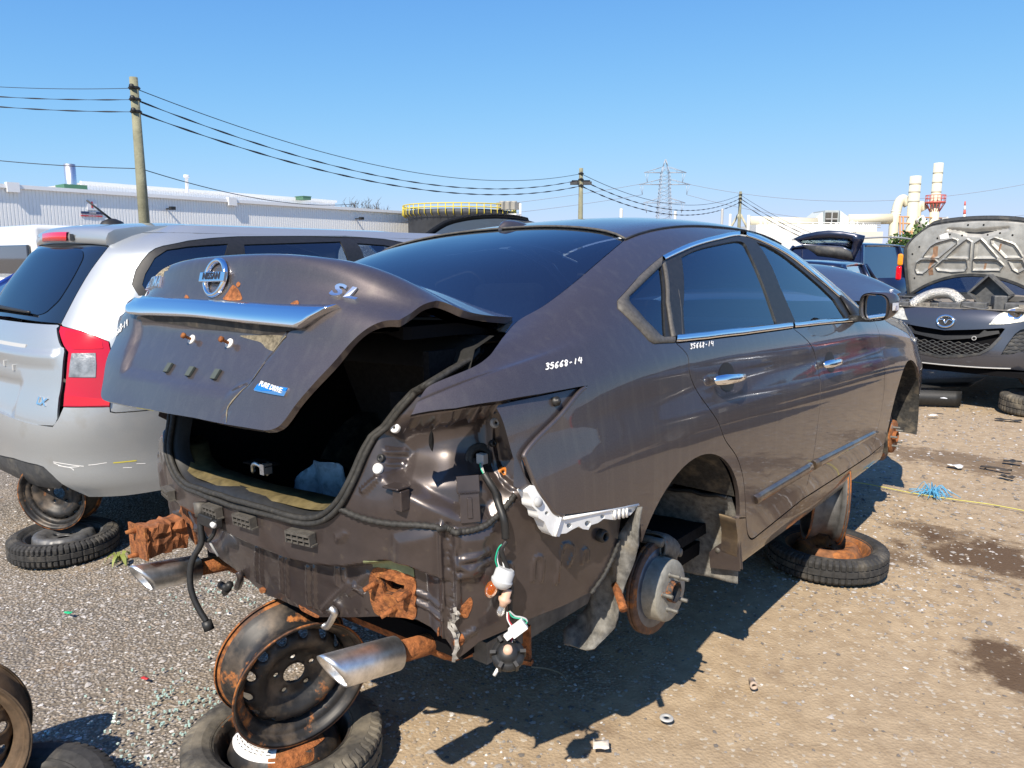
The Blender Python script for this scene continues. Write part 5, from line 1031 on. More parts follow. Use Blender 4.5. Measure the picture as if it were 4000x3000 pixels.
def spare(x, y, rot=0, Ro=.297, Ri=.203, W=.125, label='', m=M_TYRE, rimm=M_STEELBLK, discm=None, tilt=(0, 0), group=None, z=0, kind='spare_tyre'):
    """A compact spare lying flat: tyre, rim ring, domed disc."""
    ax = np.array([tilt[0], tilt[1], 1.0]); A = frame(ax, up=(math.cos(rot), math.sin(rot), 0), o=(x, y, z+W/2+.002)); E = empty(kind, label=label, cat='tyre', group=group)
    tyre('tyre', A, Ro, Ri, W, m, E); w = W/2
    MB().lathe([(Ri+.006, w*.80), (Ri+.004, w*.72), (Ri-.008, w*.66), (Ri-.013, w*.30), (Ri-.02, 0), (Ri-.03, -w*.3)], A, 56).lathe([(Ri+.006, -w*.80), (Ri-.012, -w*.5), (Ri-.03, -w*.3)], A, 56).build('rim', rimm, E)
    disc_with_holes([(0, w*.35), (.05, w*.35), (.07, w*.40), (.085, w*.78), (.12, w*.95), (.145, w*.80), (Ri-.035, w*.1), (Ri-.03, -w*.3)], [(.057, .0075, 5, .4)], A, discm or rimm, 'wheel_disc', E, .03)
    return E, A
def stack_label(k): return k
# under the sedan's tail: a bare steel wheel standing on a spare
_, A_s = spare(.01, -.876, 1.2, label='worn spare tyre with a white paper label, lying flat below the open boot', m=M_TYRE2, group='spare tyres lying flat')
steel_wheel('steel_wheel', frame((.93, -.22, -.16), o=(.085, -.885, .345)), R_=.200, label='rusty black steel wheel with round holes, standing below the brown sedan boot', group='bare steel wheels used as stands')
rr = np.linspace(.100, .150, 6); aa = np.linspace(3.3, 4.75, 22)
hf = lambda r: float(np.interp(r, [.085, .12, .145, .168], [.0625*.78, .0625*.95, .0625*.80, .0625*.1]))+.003
sp_o = bpy.data.objects['spare_tyre']; P = lambda r, a: A_s[0]@np.array([r*math.cos(a), r*math.sin(a), hf(r)])+A_s[1]
A_cam = math.atan2(*( (A_s[0].T@(WV.pos-A_s[1]))[[1, 0]]))
aa = A_cam-.95+np.linspace(-.75, .75, 22)
lb = MB().grid([[P(r, a) for r in rr] for a in aa]).build('paper_label', mat('label_paper', (.74, .72, .68), .7, noise=(90, .1)), sp_o)
b = MB()
for r in (.108, .117, .126, .135):
    for k in range(9):
        a0, a1 = aa[1]+(aa[-2]-aa[1])*(k+.1)/9, aa[1]+(aa[-2]-aa[1])*(k+.45+.35*RNG.random())/9
        b.grid([[P(r-.0012, a)+[0, 0, .0007], P(r+.0012, a)+[0, 0, .0007]] for a in np.linspace(a0, a1, 4)])
b.build('label_print', M_BLACK, lb)
for a, r, w in ((A_cam+.25, .13, .05), (A_cam+.7, .12, .04), (A_cam-.1, .145, .035)):
    g = [[P(np.clip(r+w*u*.6, .09, .165), a+w/r*v*(1-.3*u*u))+[0, 0, -.0012] for u in np.linspace(-1, 1, 7)] for v in np.linspace(-1, 1, 7)]; MB().grid(g).build('rust_stain', M_RUST, sp_o)
# under the sedan's right side
spare(.80, 1.80, .3, Ro=.288, label='spare tyre with a rust covered rim lying beside the right sill of the sedan', m=M_TYRE, rimm=M_RIMRUST, group='spare tyres lying flat')
steel_wheel('steel_wheel', frame((.90, .42, -.06), o=(.77, 1.80, .350)), m_disc=M_RIMGREY, m_rim=M_RIMGREY, holes=False, label='grey and rusty steel wheel standing under the right sill of the sedan', group='bare steel wheels used as stands')
# under the silver car
spare(-2.40, -.60, .8, Ro=.262, Ri=.185, W=.118, label='narrow spare tyre lying flat below the silver car bumper', rimm=M_RIMGREY, m=M_TYRE, group='spare tyres lying flat')
steel_wheel('steel_wheel', frame((.55, -.80, -.05), o=(-2.50, -.56, .305)), R_=.188, W=.15, label='black steel wheel standing on a spare below the silver car bumper', group='bare steel wheels used as stands')
# wheel on the ground at the left edge
q = WV.on(-20, 3230, 'z', .06)
spare(q[0], q[1], .5, label='dark tyre lying flat in front of the brown rusty wheel at the left edge', group='spare tyres lying flat')
q2 = WV.on(-275, 2632, 'z', .425); A = frame((.88, -.30, .06), o=(q2[0], q2[1], .212))
wc_ = steel_wheel('steel_wheel', A, m_disc=M_RIMRUST2, m_rim=M_RIMRUST2, m_lip=M_RIMRUST2, label='brown rusty steel wheel with a green chalk mark at the left edge', group='bare steel wheels used as stands')
ac = math.atan2(*((A[0].T@(np.array([q2[0]+.3, q2[1]-.4, .30])-A[1]))[[1, 0]]))
b = MB()
b.grid([[A[0]@np.array([r*math.cos(a), r*math.sin(a), .0825-.02*(.224-r)/.02])+A[1]+.004*A[0][:, 2] for r in (.206, .214, .2225)] for a in np.linspace(-.06, .0, 4)+ac])
b.grid([[A[0]@np.array([r*math.cos(a), r*math.sin(a), .066])+A[1]+.003*A[0][:, 2] for r in (.203, .207)] for a in ac+np.linspace(-.02, .27, 7)])
b.build('chalk_mark', mat('green_chalk', (.22, .62, .16), .8), wc_)
# ================================================================ other cars in the yard
class Local(View):                              # the viewpoint in the frame of another thing
    def __init__(s, M, T):
        M = np.array(M); s.pos = M.T@(WV.pos-np.array(T)); s.R, s.U, s.F = M.T@WV.R, M.T@WV.U, M.T@WV.F
M_SILVER = mat('silver_paint', (.41, .435, .45), .36, .50, 1.0, noise=(300, .05), dust=((.35, .33, .29), .12, 6))
M_SILVERD = mat('silver_bumper', (.38, .395, .40), .40, .40, .8, noise=(300, .05), dust=((.30, .28, .24), .25, 5))
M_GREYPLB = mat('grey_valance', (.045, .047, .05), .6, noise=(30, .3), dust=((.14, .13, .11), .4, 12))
M_REDLENS = mat('red_lens', (.50, .004, .018), .12, coat=1.0)
M_REDLENS2 = mat('deep_red_lens', (.70, .006, .012), .10, coat=1.0)
M_REFLEC = mat('clear_lamp_reflector', (.30, .30, .30), .30, .5, 1.0, noise=(22, .5), bump=(40, .35, .006))
def sheet_poly(parent, name, surf, L, m, view, off=0.0, step=.05, flange=.015, holes=(), smooth_n=0, disp=None, mirror=None):
    P = surf.px(view, L)
    if smooth_n: P = catmull(P, smooth_n, True)
    return panel(name, surf, P, m, parent, holes=[surf.px(view, h) for h in holes], off=off, step=step, gap=0, flange=flange, disp=disp)
# ---------------------------------------------------------------- silver people carrier
MPV = empty('silver_people_carrier', (-2.88, .15, 0), label='silver people carrier with a red tail light parked left of the brown sedan', cat='car')
MT = np.array([-2.88, .15, 0]); MV = Local(np.eye(3), MT)
half = [(0, -.86), (.35, -.845), (.58, -.79), (.72, -.70), (.82, -.56), (.88, -.36), (.905, -.05), (.912, .5), (.912, 1.3), (.91, 2.1), (.90, 2.7), (.88, 3.2)]
ms = np.r_[0, np.cumsum(seglen(np.array(half), False))]; mfull = [(-x, y) for x, y in half[:0:-1]]+half; ms = np.r_[-ms[:0:-1], ms]
mz = [.22, .34, .40, .52, .66, .78, .90, 1.02, 1.13, 1.26, 1.40, 1.54, 1.63, 1.69, 1.75]
lean = [.08, .03, -.01, -.035, -.05, -.035, .0, .02, .045, .11, .19, .28, .35, .44, .58]; tumb = [.05, .03, .02, .02, .008, .0, .0, .008, .035, .065, .10, .15, .20, .275, .37]
def rearw(x, y): return max(0.0, min(1.0, (-y+.05)/.75))
G = [[(x*(1-t), y+le*rearw(x, y)+(t*.25 if y < 0 else 0), z) for z, le, t in zip(mz, lean, tumb)] for x, y in mfull]
MS = Surf(ms, mz, G); MS.flip = 1
if MS.nrm(np.array([[0, .6]]))[0][1] > 0: MS.flip = -1
z1, z2, z3 = Z(0, 900, 640), Z(0, 1250, 640), Z(0, 1750, 640)
mp = lambda L: MS.px(MV, L); smax = ms[-1]
gl_tr, gl_br = mp(z1([(1478, 196)]))[0], mp(z1([(818, 1258)]))[0]
gl_edge = mp(smooth(z1([(1478, 196), (1230, 520), (1050, 815), (930, 1040), (818, 1258)]), 5))
mirr = np.array([-1, 1])
rear_glass = line(gl_edge, [(0, gl_br[1]+.012)], (gl_edge*mirr)[::-1], [(0, gl_tr[1]+.02)])
panel('rear_window', MS, rear_glass, mat('rear_tinted_glass', (.010, .014, .022), .03, coat=1.0, spec=.8), MPV, gap=.003, step=.05, off=-.004, flange=.02)
inner_g = mp(smooth(z1([(460, 232), (1000, 240), (1095, 262), (1120, 330), (1090, 430), (980, 640), (820, 900), (720, 1010), (600, 1110), (460, 1140), (200, 1120), (0, 1090)]), 4)); 
panel('rear_window_pane', MS, line(inner_g, (inner_g*mirr)[::-1]), glassmat('rear_pane', (.6, .8, 1), .10), MPV, gap=0, step=.06, off=-.001, flange=0)
sp_lo = z1([(1490, 188), (1100, 178), (480, 190)]); 
# hatch spoiler with brake light
spo_bot = mp(z1([(1484, 190)]))[0]; pg = MS.raw(gl_tr[None])[0]; sx_ = np.linspace(-1, 1, 25); rows = []
for dzv, dyv in ((-.008, .03), (-.008, -.002), (.0, -.012), (.030, -.016), (.062, -.006), (.082, .030), (.100, .14), (.118, .42)): rows.append([(u*(pg[0]+.012*(1 if dzv > .05 else 0)), pg[1]+dyv-.075*(1-u*u), pg[2]+dzv+.020*(1-u*u)) for u in sx_])
SPO = MB().grid(rows).build('hatch_spoiler', M_SILVER, MPV)
for s in (0, -1):
    en = np.array([r[s] for r in rows]); MB().grid([en, en+[.0, .02, -.05], en+[-.02*np.sign(en[0][0]), .05, -.16]]).build('spoiler_end', M_SILVER, SPO)
fc = lambda x, h, o: (x, pg[1]-.016-.075*(1-(x/pg[0])**2)-o, pg[2]+h+.020*(1-(x/pg[0])**2))
b = MB().grid([[fc(x, h, o) for x in np.linspace(-.17, .17, 12)] for h, o in ((.004, 0), (.006, .012), (.052, .008), (.056, -.006))]); b.build('brake_light', M_REDLENS2, SPO)
MB().grid([[fc(x, h, .004) for x in np.linspace(.195, .235, 4)] for h in (.008, .045)]).build('washer_jet', M_BLACK, SPO)
# hatch below the glass
hr_ = mp(z2([(805, 80), (770, 110), (805, 300), (830, 352), (868, 372), (876, 420), (850, 640), (800, 1050), (780, 1330), (752, 1400), (720, 1432)])); 
hb = mp(z2([(720, 1432), (400, 1378), (0, 1312)])); H = line([(0, gl_br[1]-.004)], [(gl_br[0]-.012, gl_br[1]-.004)], hr_, [(0, float(hb[-1][1])-.01)])
def hatch_d(D):
    k = area(D, np.array([(-.36, .93), (.36, .93), (.33, .72), (-.33, .72)]), .03); return -.018*k+.016*band(D, np.array([(-.6, 1.055), (.6, 1.055)]), .045)
HA = panel('hatch', MS, line(H, (H*mirr)[::-1]), M_SILVER, MPV, gap=.003, step=.03, disp=hatch_d)
put_text('badge_lettering', MS, MS.cast(MV, *z2([(568, 1102)])[0]), 'LX', .050, M_CHROME, HA, .001, .006, bold=.002, shear=.15)
pb = panel('number_plate_light_bar', MS, line(mp(z2([(0, 270), (360, 330), (355, 375), (0, 372)]))), M_GREYPL, HA, gap=0, step=.05, off=.004)
for q in ((80, 580), (200, 640)): 
    c = MS.cast(MV, *z2([q])[0]); P = MS.raw(c[None])[0]; MB().box(P+[0, -.004, 0], (.02, .012, .03)).build('plate_clip', M_GREYPL, HA)
w0 = [MS.raw(MS.cast(MV, *q)[None])[0]+MS.nrm(MS.cast(MV, *q)[None])[0]*.02 for q in z1([(-250, 1010), (0, 1050), (200, 1085), (450, 1130)])]
MB().tube(catmull(w0, 4), [.016-.0008*i for i in range(13)], 8).build('rear_wiper', M_BLACK, HA)
# tail lights, body sides, bumper
lampR = mp(z2([(838, 88), (1090, 150), (1300, 222), (1475, 296), (1500, 420), (1515, 640), (1530, 860), (1520, 1000), (1490, 1080), (1484, 1168), (1200, 1172), (868, 1172), (880, 1000), (905, 800), (938, 440), (880, 360), (815, 160)]))
for s in (1, -1):
    LQ = lampR*[s, 1]; TL = panel('tail_light', MS, LQ, M_REDLENS, MPV, gap=.002, step=.03, off=.010, flange=.03)
    panel('reversing_light', MS, mp(z2([(990, 455), (1300, 452), (1310, 600), (1300, 772), (948, 770), (965, 600)]))*[s, 1], M_REFLEC, TL, gap=0, step=.02, off=.0135, flange=.004)
    panel('lamp_segment', MS, mp(z2([(905, 1020), (1490, 1070), (1478, 1150), (885, 1150)]))*[s, 1], M_REDLENS2, TL, gap=0, step=.03, off=.012, flange=.004)
    panel('lamp_segment', MS, mp(z2([(900, 150), (1180, 215), (1380, 300), (1400, 390), (1010, 400), (900, 310)]))*[s, 1], M_REDLENS2, TL, gap=0, step=.03, off=.0125, flange=.004)
lb_ = lampR[11]; rb_ = lampR[12]; top_b = 1.69
top_b = 1.735
sideL = line(gl_edge+[.004, 0], mp(z2([(842, 84)])), lampR[1:10]*1.0, mp(z2([(1490, 1236), (1560, 1251), (1960, 1221)])), [(lampR[9][0]+.70, lampR[9][1]-.05)], [(ms[-1]-2.6, .42), (smax-.02, .42)], [(smax-.02, 1.02), (smax-1.0, 1.0)], [(smax-1.15, top_b), (gl_tr[0]-.03, top_b)])
zLp = lambda L: mp(zL(L))
ringq = zLp([(480, 520), (440, 455), (398, 388), (425, 285), (470, 215), (520, 160), (565, 130), (620, 112), (800, 75), (980, 55), (1160, 44)]); yq = zLp([(1160, 44), (1940, 40), (2212, 62), (2420, 98), (2640, 165)]); q_b = float(MS.dom(np.array([.88, .3, 1.10]))[1])
sq_ = np.array([[ringq[0][0]+.02, q_b+.01], [yq[-1][0]+.5, q_b]])
ring_m = line(ringq, yq[1:], [(yq[-1][0]+.55, q_b+.03)], sq_[::-1])
gq = line(zLp([(505, 440), (470, 390), (492, 310), (560, 195), (650, 135), (800, 112), (1090, 92), (1050, 235)]), [(zLp([(1000, 330)])[0][0], q_b+.03), (zLp([(520, 440)])[0][0]+.03, q_b+.04)])
gr_ = line(zLp([(1205, 98), (1900, 76), (1930, 140), (1968, 240)]), [(zLp([(2000, 260)])[0][0], q_b+.03), (zLp([(1150, 300)])[0][0]-.0, q_b+.03)])
gf_ = line(zLp([(2020, 88), (2212, 102), (2400, 140), (2560, 190)]), [(yq[-1][0]+.2, q_b+.03), (zLp([(2100, 260)])[0][0], q_b+.03)])
M_MPVG = glassmat('side_glass', (.65, .85, 1), .35)
for s in (1, -1):
    Sx = np.array([s, 1]); panel('body_side', MS, sideL*Sx, M_SILVER, MPV, gap=.002, step=.05, holes=[ring_m*Sx], flange=.02)
    panel('window_surround', MS, ring_m*Sx, M_BLACK, MPV, gap=0, step=.05, holes=[gq*Sx, gr_*Sx, gf_*Sx], off=-.004)
    for nm, g in (('quarter_window', gq), ('rear_door_window', gr_), ('front_door_window', gf_)): panel(nm, MS, g*Sx, M_MPVG, MPV, gap=-.003, step=.06, off=-.010, flange=0)
btop = mp(z2([(868, 1176), (1200, 1176), (1484, 1172), (1490, 1240), (1560, 1255), (1960, 1225)])); bl = mp(z3([(0, 92), (200, 135), (520, 222), (600, 250), (640, 285), (720, 360), (850, 478), (980, 560), (1100, 606), (1250, 624), (1420, 622)]))
B_ = line([(0, btop[0][1]-.05)], mp(z2([(720, 1440), (800, 1330)])), btop, [(btop[-1][0]+.5, btop[-1][1]-.02), (btop[-1][0]+.55, .50)], [(btop[-1][0]+.2, .33), (bl[6][0]+.25, .325), (bl[6][0]+.08, min(.33, bl[6][1]))], bl[:7][::-1], [(0, bl[0][1]+.03)])
B_ = np.array([p for p in B_ if p[0] >= 0]); BUM = panel('rear_bumper', MS, line(B_, (B_*mirr)[::-1]), M_SILVERD, MPV, gap=.002, step=.05, off=.006, flange=.03)
V_ = line([(0, bl[0][1]+.026)], bl[:7]-[0, .004], mp(z3([(800, 558), (500, 520), (340, 462), (0, 275)])), [(0, .37)]); V_ = np.array([p for p in V_ if p[0] >= 0])
panel('rear_valance', MS, line(V_, (V_*mirr)[::-1]), M_GREYPLB, BUM, gap=0, step=.04, off=-.004, flange=.03)
for L in ([(735, 180), (1000, 225), (1140, 240)], [(740, 195), (900, 250), (1080, 245)], [(800, 230), (960, 260), (1010, 295)], [(1660, 262), (1780, 260)], [(1840, 208), (1960, 205)], [(1200, 225), (1300, 215), (1445, 192)]):
    D = mp(catmull(z3(L), 6)); b = MB(); ribbon(b, MS.raw(D)+MS.nrm(D)*.0075, MS.nrm(D), .004); b.build('scratch', mat('bare_scratch', (.75, .74, .72), .7), BUM)
D = mp(catmull(z3([(1530, 196), (1700, 180), (1840, 165)]), 6)); b = MB(); ribbon(b, MS.raw(D)+MS.nrm(D)*.0075, MS.nrm(D), .006); b.build('yellow_scuff', mat('yellow_scuff', (.6, .52, .05), .7), BUM)
# roof, inside, floor
eb_ = MS.raw(np.array([[s, 1.69] for s in np.linspace(-smax, smax, 90)])); rf = [eb_]
for t in (.1, .25, .45, .7, 1.0): rf.append(np.column_stack([eb_[:, 0]*(1-t), np.maximum(eb_[:, 1], eb_[:, 1].min()+.02*t)+.0*t, 1.69+.075*(1-(1-t)**2)*np.clip((2.3-eb_[:, 1])/.5, 0, 1)*np.clip((eb_[:, 1]-eb_[:, 1].min()+.12)/.5, .25, 1)]))
keep = [i for i in range(90) if eb_[i][1] < 2.15]; MB().grid(np.array(rf)[:, keep]).build('roof', M_SILVER, MPV)
an = np.array([-.02, float(WV.on(440, 880, 'x', -2.90)[1])-.15, 1.755]); b = MB().lathe([(.045, -.012), (.035, .012), (.012, .028), (0, .03)], (np.diag([1, 1.7, 1]), an), 16); b.build('aerial_base', M_BLACK, MPV)
a1 = WV.on(338, 782, 'x', -2.92)-MT; MB().tube([an+[0, 0, .02], a1], [.007, .005], 8).build('aerial', M_BLACK, MPV)
MB().box((0, 1.3, .40), (1.5, 2.6, .06)).box((0, -.40, .52), (.9, .3, .2)).build('underbody', M_DARK, MPV); MB().box((0, 1.1, .75), (1.5, 2.9, .5)).build('cabin_lining', mat('cabin_grey', (.10, .10, .10), .9), MPV)
for x, y in ((-.4, .3), (.4, .3), (-.4, 1.2), (.4, 1.2)): bev(MB().box((x, y, 1.15), (.46, .14, .45)).box((x, y-.02, 1.42), (.25, .1, .14)).build('seat', mat('seat_grey', (.16, .16, .155), .95), MPV), .04, 2)
MB().grid([[(x, 2.15+.75*t, 1.66-.55*t-.03*x*x) for x in np.linspace(-.66-.1*t, .66+.1*t, 9)] for t in np.linspace(0, 1, 6)]).build('windscreen', M_MPVG, MPV)
g = [[(x, 2.85+.9*t, 1.12-.16*t**1.5-.05*x*x) for x in np.linspace(-.82, .82, 11)] for t in np.linspace(0, 1, 8)]; MB().grid(g).grid([[(x, 3.75, z) for x in np.linspace(-.82, .82, 5)] for z in (.4, .7, .95)]).build('front_end', M_SILVER, MPV)
# ---------------------------------------------------------------- dark car with its bonnet open, facing the viewer
DM = rotz(R(-8.6)); DT = np.array([.33, 6.9, 0]); DC = empty('open_bonnet_car', tuple(DT), R(-8.6), label='dark grey blue car with its bonnet up and engine bay showing at the right edge', cat='car'); DV = Local(DM, DT)
M_NAVY = mat('dark_blue_grey_paint', (.075, .080, .10), .32, .55, 1.0, noise=(200, .08), dust=((.16, .15, .13), .15, 7))
half = [(0, 0), (.25, .015), (.45, .05), (.62, .115), (.75, .22), (.83, .37), (.87, .6), (.88, 1.0), (.88, 1.9)]
ds = np.r_[0, np.cumsum(seglen(np.array(half), False))]; dfull = [(-x, y) for x, y in half[:0:-1]]+half; ds = np.r_[-ds[:0:-1], ds]
dz_ = [.36, .44, .52, .60, .70, .80, .88, .96, 1.04, 1.10]; dl = [.09, .03, .0, -.01, .0, .02, .035, .06, .12, .2]
G = [[(x*(1-.5*max(0, z-.95)**1.2), y+l*max(0, min(1, (.75-y)/.6)), z) for z, l in zip(dz_, dl)] for x, y in dfull]
DS = Surf(ds, dz_, G); DS.flip = 1
if DS.nrm(np.array([[0, .6]]))[0][1] > 0: DS.flip = -1
z4, z5 = Z(3400, 800, 600), Z(3400, 1150, 600)
dp = lambda L: DS.px(DV, L)
def dsheet(name, L, m, off=0.0, step=.04, par=None, fl=.02, holes=(), mir=True):
    P = dp(L); return panel(name, DS, P, m, par or DC, off=off, step=step, gap=0, flange=fl, holes=[dp(h) for h in holes])
cx = float(dp(z5([(1060, 385)]))[0][0])
def symm(L, flip=True):                         # right-hand outline completed to both sides of the car's centre line
    P = dp(L); P = P-[cx*0, 0]; return line(P, (P*[-1, 1])[::-1])
grille = z5([(1060, 515), (1500, 505), (1900, 485), (1940, 495), (1850, 620), (1700, 770), (1560, 850), (1300, 880), (1060, 890)])
Gp = dp(grille); Gp[0, 0] = Gp[-1, 0] = 0
Gs = line(Gp, (Gp[1:-1]*[-1, 1])[::-1])
up_l = dp(z5([(1830, 285), (1790, 280)])); 
lampP = dp(z5([(1700, 435), (1780, 360), (1860, 280), (2000, 215), (2150, 175), (2300, 160), (2480, 230), (2430, 330), (2212, 395), (2000, 425), (1820, 440)])); fogP = dp(z5([(1880, 870), (1960, 730), (2080, 570), (2160, 510), (2250, 490), (2330, 560), (2300, 700), (2212, 820), (2050, 860)]))
outer = np.array([(-1.95, .40), (-1.95, 1.06), (-.9, 1.055), (-.62, 1.03), (-.3, 1.03), (0, 1.03), (.3, 1.03), (.62, 1.03), (.9, 1.055), (1.95, 1.06), (1.95, .40), (1.0, .42), (.6, .455), (0, .44), (-.6, .455), (-1.0, .42)])
pads = [Gs, lampP, lampP*[-1, 1], fogP, fogP*[-1, 1]]
panel('front_bodywork', DS, outer, M_NAVY, DC, gap=0, step=.05, holes=pads, flange=.03)
panel('grille_backing', DS, shrink(Gs, -.01), M_DARK, DC, gap=0, step=.08, off=-.06, flange=0)
bar = dp(z5([(1060, 590), (1400, 590), (1560, 575), (1640, 510), (1680, 530), (1850, 520), (1860, 560), (1560, 620), (1060, 660)])); bar[0, 0] = bar[-1, 0] = 0
panel('grille_bar', DS, line(bar, (bar[1:-1]*[-1, 1])[::-1]), M_BLACK, DC, gap=0, step=.05, off=-.012, flange=.03)
lip = dp(z5([(1060, 885), (1300, 872), (1560, 842), (1700, 765), (1850, 615), (1900, 620), (1740, 790), (1580, 870), (1300, 905), (1060, 915)])); lip[0, 0] = lip[-1, 0] = 0
panel('grille_surround', DS, line(lip, (lip[1:-1]*[-1, 1])[::-1]), M_GREYPLB, DC, gap=0, step=.04, off=.006, flange=.012)
gb = MB(); gz0, gz1 = Gs[:, 1].min(), bar[:, 1].min()
for k in range(8):
    z = gz0+.015+(gz1-gz0-.02)*k/7.5; s = np.linspace(-.62, .62, 90); D = np.column_stack([s, z+.009*np.sin(s*75+math.pi*(k % 2))]); D = D[inside(D, Gs)]
    if len(D) > 3: gb.tube(DS.raw(D)-DS.nrm(D)*.02, .0045, 4)
gb.build('grille_mesh', M_GREYPLB, DC)
for s in (1, -1):
    fo = panel('fog_lamp_surround', DS, fogP*[s, 1], M_GREYPLB, DC, gap=0, step=.05, off=-.03, flange=-.02); b = MB(); lo, hi = fogP.min(0), fogP.max(0)
    for k in range(6):
        z = lo[1]+.03+(hi[1]-lo[1]-.04)*k/6; x = np.linspace(lo[0], hi[0], 24); D = np.column_stack([x, z+.006*np.sin(x*80+math.pi*(k % 2))]); D = D[inside(D, fogP)]*[s, 1]
        if len(D) > 3: b.tube(DS.raw(D)-DS.nrm(D)*.012, .004, 4)
    b.build('fog_lamp_mesh', M_GREYPLB, fo)
    hl_ = panel('headlight', DS, lampP*[s, 1], mat('hazy_headlamp', (.62, .60, .52), .2, .2, 1.0, noise=(30, .35), bump=(60, .4, .01)), DC, gap=.002, step=.04, off=.006, flange=.02)
    c = DS.raw((dp(z5([(2075, 290)]))[0]*[s, 1])[None])[0]; n_ = DS.nrm((dp(z5([(2075, 290)]))[0]*[s, 1])[None])[0]; MB().lathe([(0, .004), (.02, .012), (.045, .010), (.055, .012), (.06, .008)], frame(n_, o=c), 24).build('headlight_reflector', M_CHROME, hl_)
sl = MB()
D = np.column_stack([np.linspace(-.62, .62, 40), .452+.012*(np.linspace(-1, 1, 40)**2)]); sl.tube(DS.raw(D)+DS.nrm(D)*.006, .007, 6); sl.build('lower_lip', M_GREYPL, DC)
tp_ = dp(z5([(1490, 630)]))[0]; MB().lathe([(.016, .002), (.020, .004), (.022, 0)], frame(DS.nrm(tp_[None])[0], o=DS.raw(tp_[None])[0]-DS.nrm(tp_[None])[0]*.010), 16).build('tow_eye_ring', M_GREYPL, DC)
# emblem: oval ring with a winged v
ce = np.array([0, float(dp(z5([(1060, 388)]))[0][1])]); Pc = DS.raw(ce[None])[0]; Nc = DS.nrm(ce[None])[0]; ey = np.cross(Nc, (1, 0, 0)); ey *= np.sign(ey[2]); ex = np.array([1.0, 0, 0]); ring = []
for k in range(41):
    w = 2*math.pi*k/40; ring.append(Pc+Nc*.010+ex*.078*math.cos(w)+ey*.060*math.sin(w))
EM = MB().tube(ring, .012, 8, False).build('emblem_ring', M_CHROME, DC)
MB().add([Pc+Nc*.004+ex*.074*math.cos(w)+ey*.056*math.sin(w) for w in np.linspace(0, 2*math.pi, 32, endpoint=False)], [tuple(range(32))], False).build('emblem_backing', M_BLACK, EM)
wv = [(-.063, .008), (-.04, .020), (-.018, .012), (0, -.022), (.018, .012), (.04, .020), (.063, .008)]
MB().tube(catmull([Pc+Nc*.008+ex*a+ey*b_ for a, b_ in wv], 4), .008, 7).build('emblem_wings', M_CHROME, EM)
# engine bay
M_ENG = mat('engine_grime', (.22, .20, .17), .7, .2, noise=(25, .5), bump=(60, .5, .02)); M_ALU = mat('crinkled_foil', (.62, .60, .55), .35, .8, noise=(40, .3), bump=(70, .9, .02)); M_EPL = mat('engine_plastic', (.085, .087, .09), .55, noise=(20, .4), dust=((.2, .19, .16), .35, 14))
MB().box((0, .60, .66), (1.05, .6, .56)).box((0, .42, .97), (1.25, .4, .03)).build('engine_bay', M_DARK, DC)
MB().grid([[(x, .16+.03*abs(x), z) for x in np.linspace(-.62, .62, 9)] for z in (1.035, 1.02)]).grid([[(x, .12+.13*t+.04*abs(x), 1.032+.004*t) for x in np.linspace(-.66, .66, 12)] for t in (0, 1)]).build('slam_panel', M_ENG, DC)
MB().tube(catmull([(-.46, .30, 1.02), (-.40, .38, 1.10), (-.26, .42, 1.17), (-.10, .42, 1.17), (.02, .40, 1.08)], 5), .055, 12).build('heat_shield', M_ALU, DC)
eb1 = [((-.05, .30, 1.05), (.22, .12, .07), 0), ((.18, .30, 1.06), (.24, .12, .08), .05), ((-.10, .55, 1.02), (.5, .3, .10), 0), ((.52, .48, 1.03), (.22, .26, .14), .2), ((-.60, .45, 1.02), (.16, .2, .14), -.3), ((.36, .42, 1.08), (.12, .16, .18), .5), ((-.52, .24, 1.05), (.14, .10, .06), .1)]
for c, sz, a in eb1: bev(MB().box(c, sz, rotz(a)).build('engine_cover', M_EPL, DC), .012, 2)
ca, sa = math.cos(.75), math.sin(.75); Bx = np.array([[ca, 0, sa], [0, 1, 0], [-sa, 0, ca]]); b = MB()
for c, sz in (((0, .05, 0), (.30, .02, .26)), ((-.15, 0, 0), (.02, .12, .26)), ((.15, 0, 0), (.02, .12, .26)), ((0, 0, .13), (.30, .12, .02)), ((0, 0, -.13), (.30, .12, .02))): b.box(Bx@np.array(c)+[.24, .56, 1.18], sz, Bx)
b.build('air_filter_box', M_EPL, DC)
rg = np.random.default_rng(5); b = MB()
for k in range(26):
    x = rg.uniform(-.62, .7); y = rg.uniform(.25, .75); p = np.array([x, y, 1.02+.06*rg.random()]); b.tube(catmull([p, p+rg.normal(0, .07, 3)*[1.4, 1, .5], p+rg.normal(0, .11, 3)*[1.6, 1, .5]], 4), .007+.006*rg.random(), 6)
b.build('engine_hoses', M_EPL, DC)
b = MB()
for k in range(22): b.box((rg.uniform(-.64, .66), rg.uniform(.22, .70), 1.0+.05*rg.random()), rg.uniform(.03, .11, 3), rotz(rg.uniform(0, 3)))
tag(b.build('engine_parts', M_ENG, DC), kind=None)
g = [[(x, .80+.06*(1-(x/.72)**2)*-1+.02*t, 1.075+.055*t+.03*(1-(x/.75)**2)) for x in np.linspace(-.74, .74, 15)] for t in (0, .3, 1)]; MB().grid(g).build('cowl', M_BLACK, DC)
g = [[(x*(1-.1*t), .90+.55*t-.10*(1-(x/.75)**2), 1.13+.36*t+.05*(1-(x/.75)**2)) for x in np.linspace(-.72, .72, 15)] for t in np.linspace(0, 1, 6)]; MB().grid(g).build('windscreen', M_GLASS, DC)
MB().grid([[(x*(1-.10*0), 1.44+1.9*t, 1.49+.05*math.sin(t*2.5)-.05*(x/.6)**4) for x in np.linspace(-.62, .62, 11)] for t in np.linspace(0, 1, 8)]).build('roof', M_NAVY, DC)
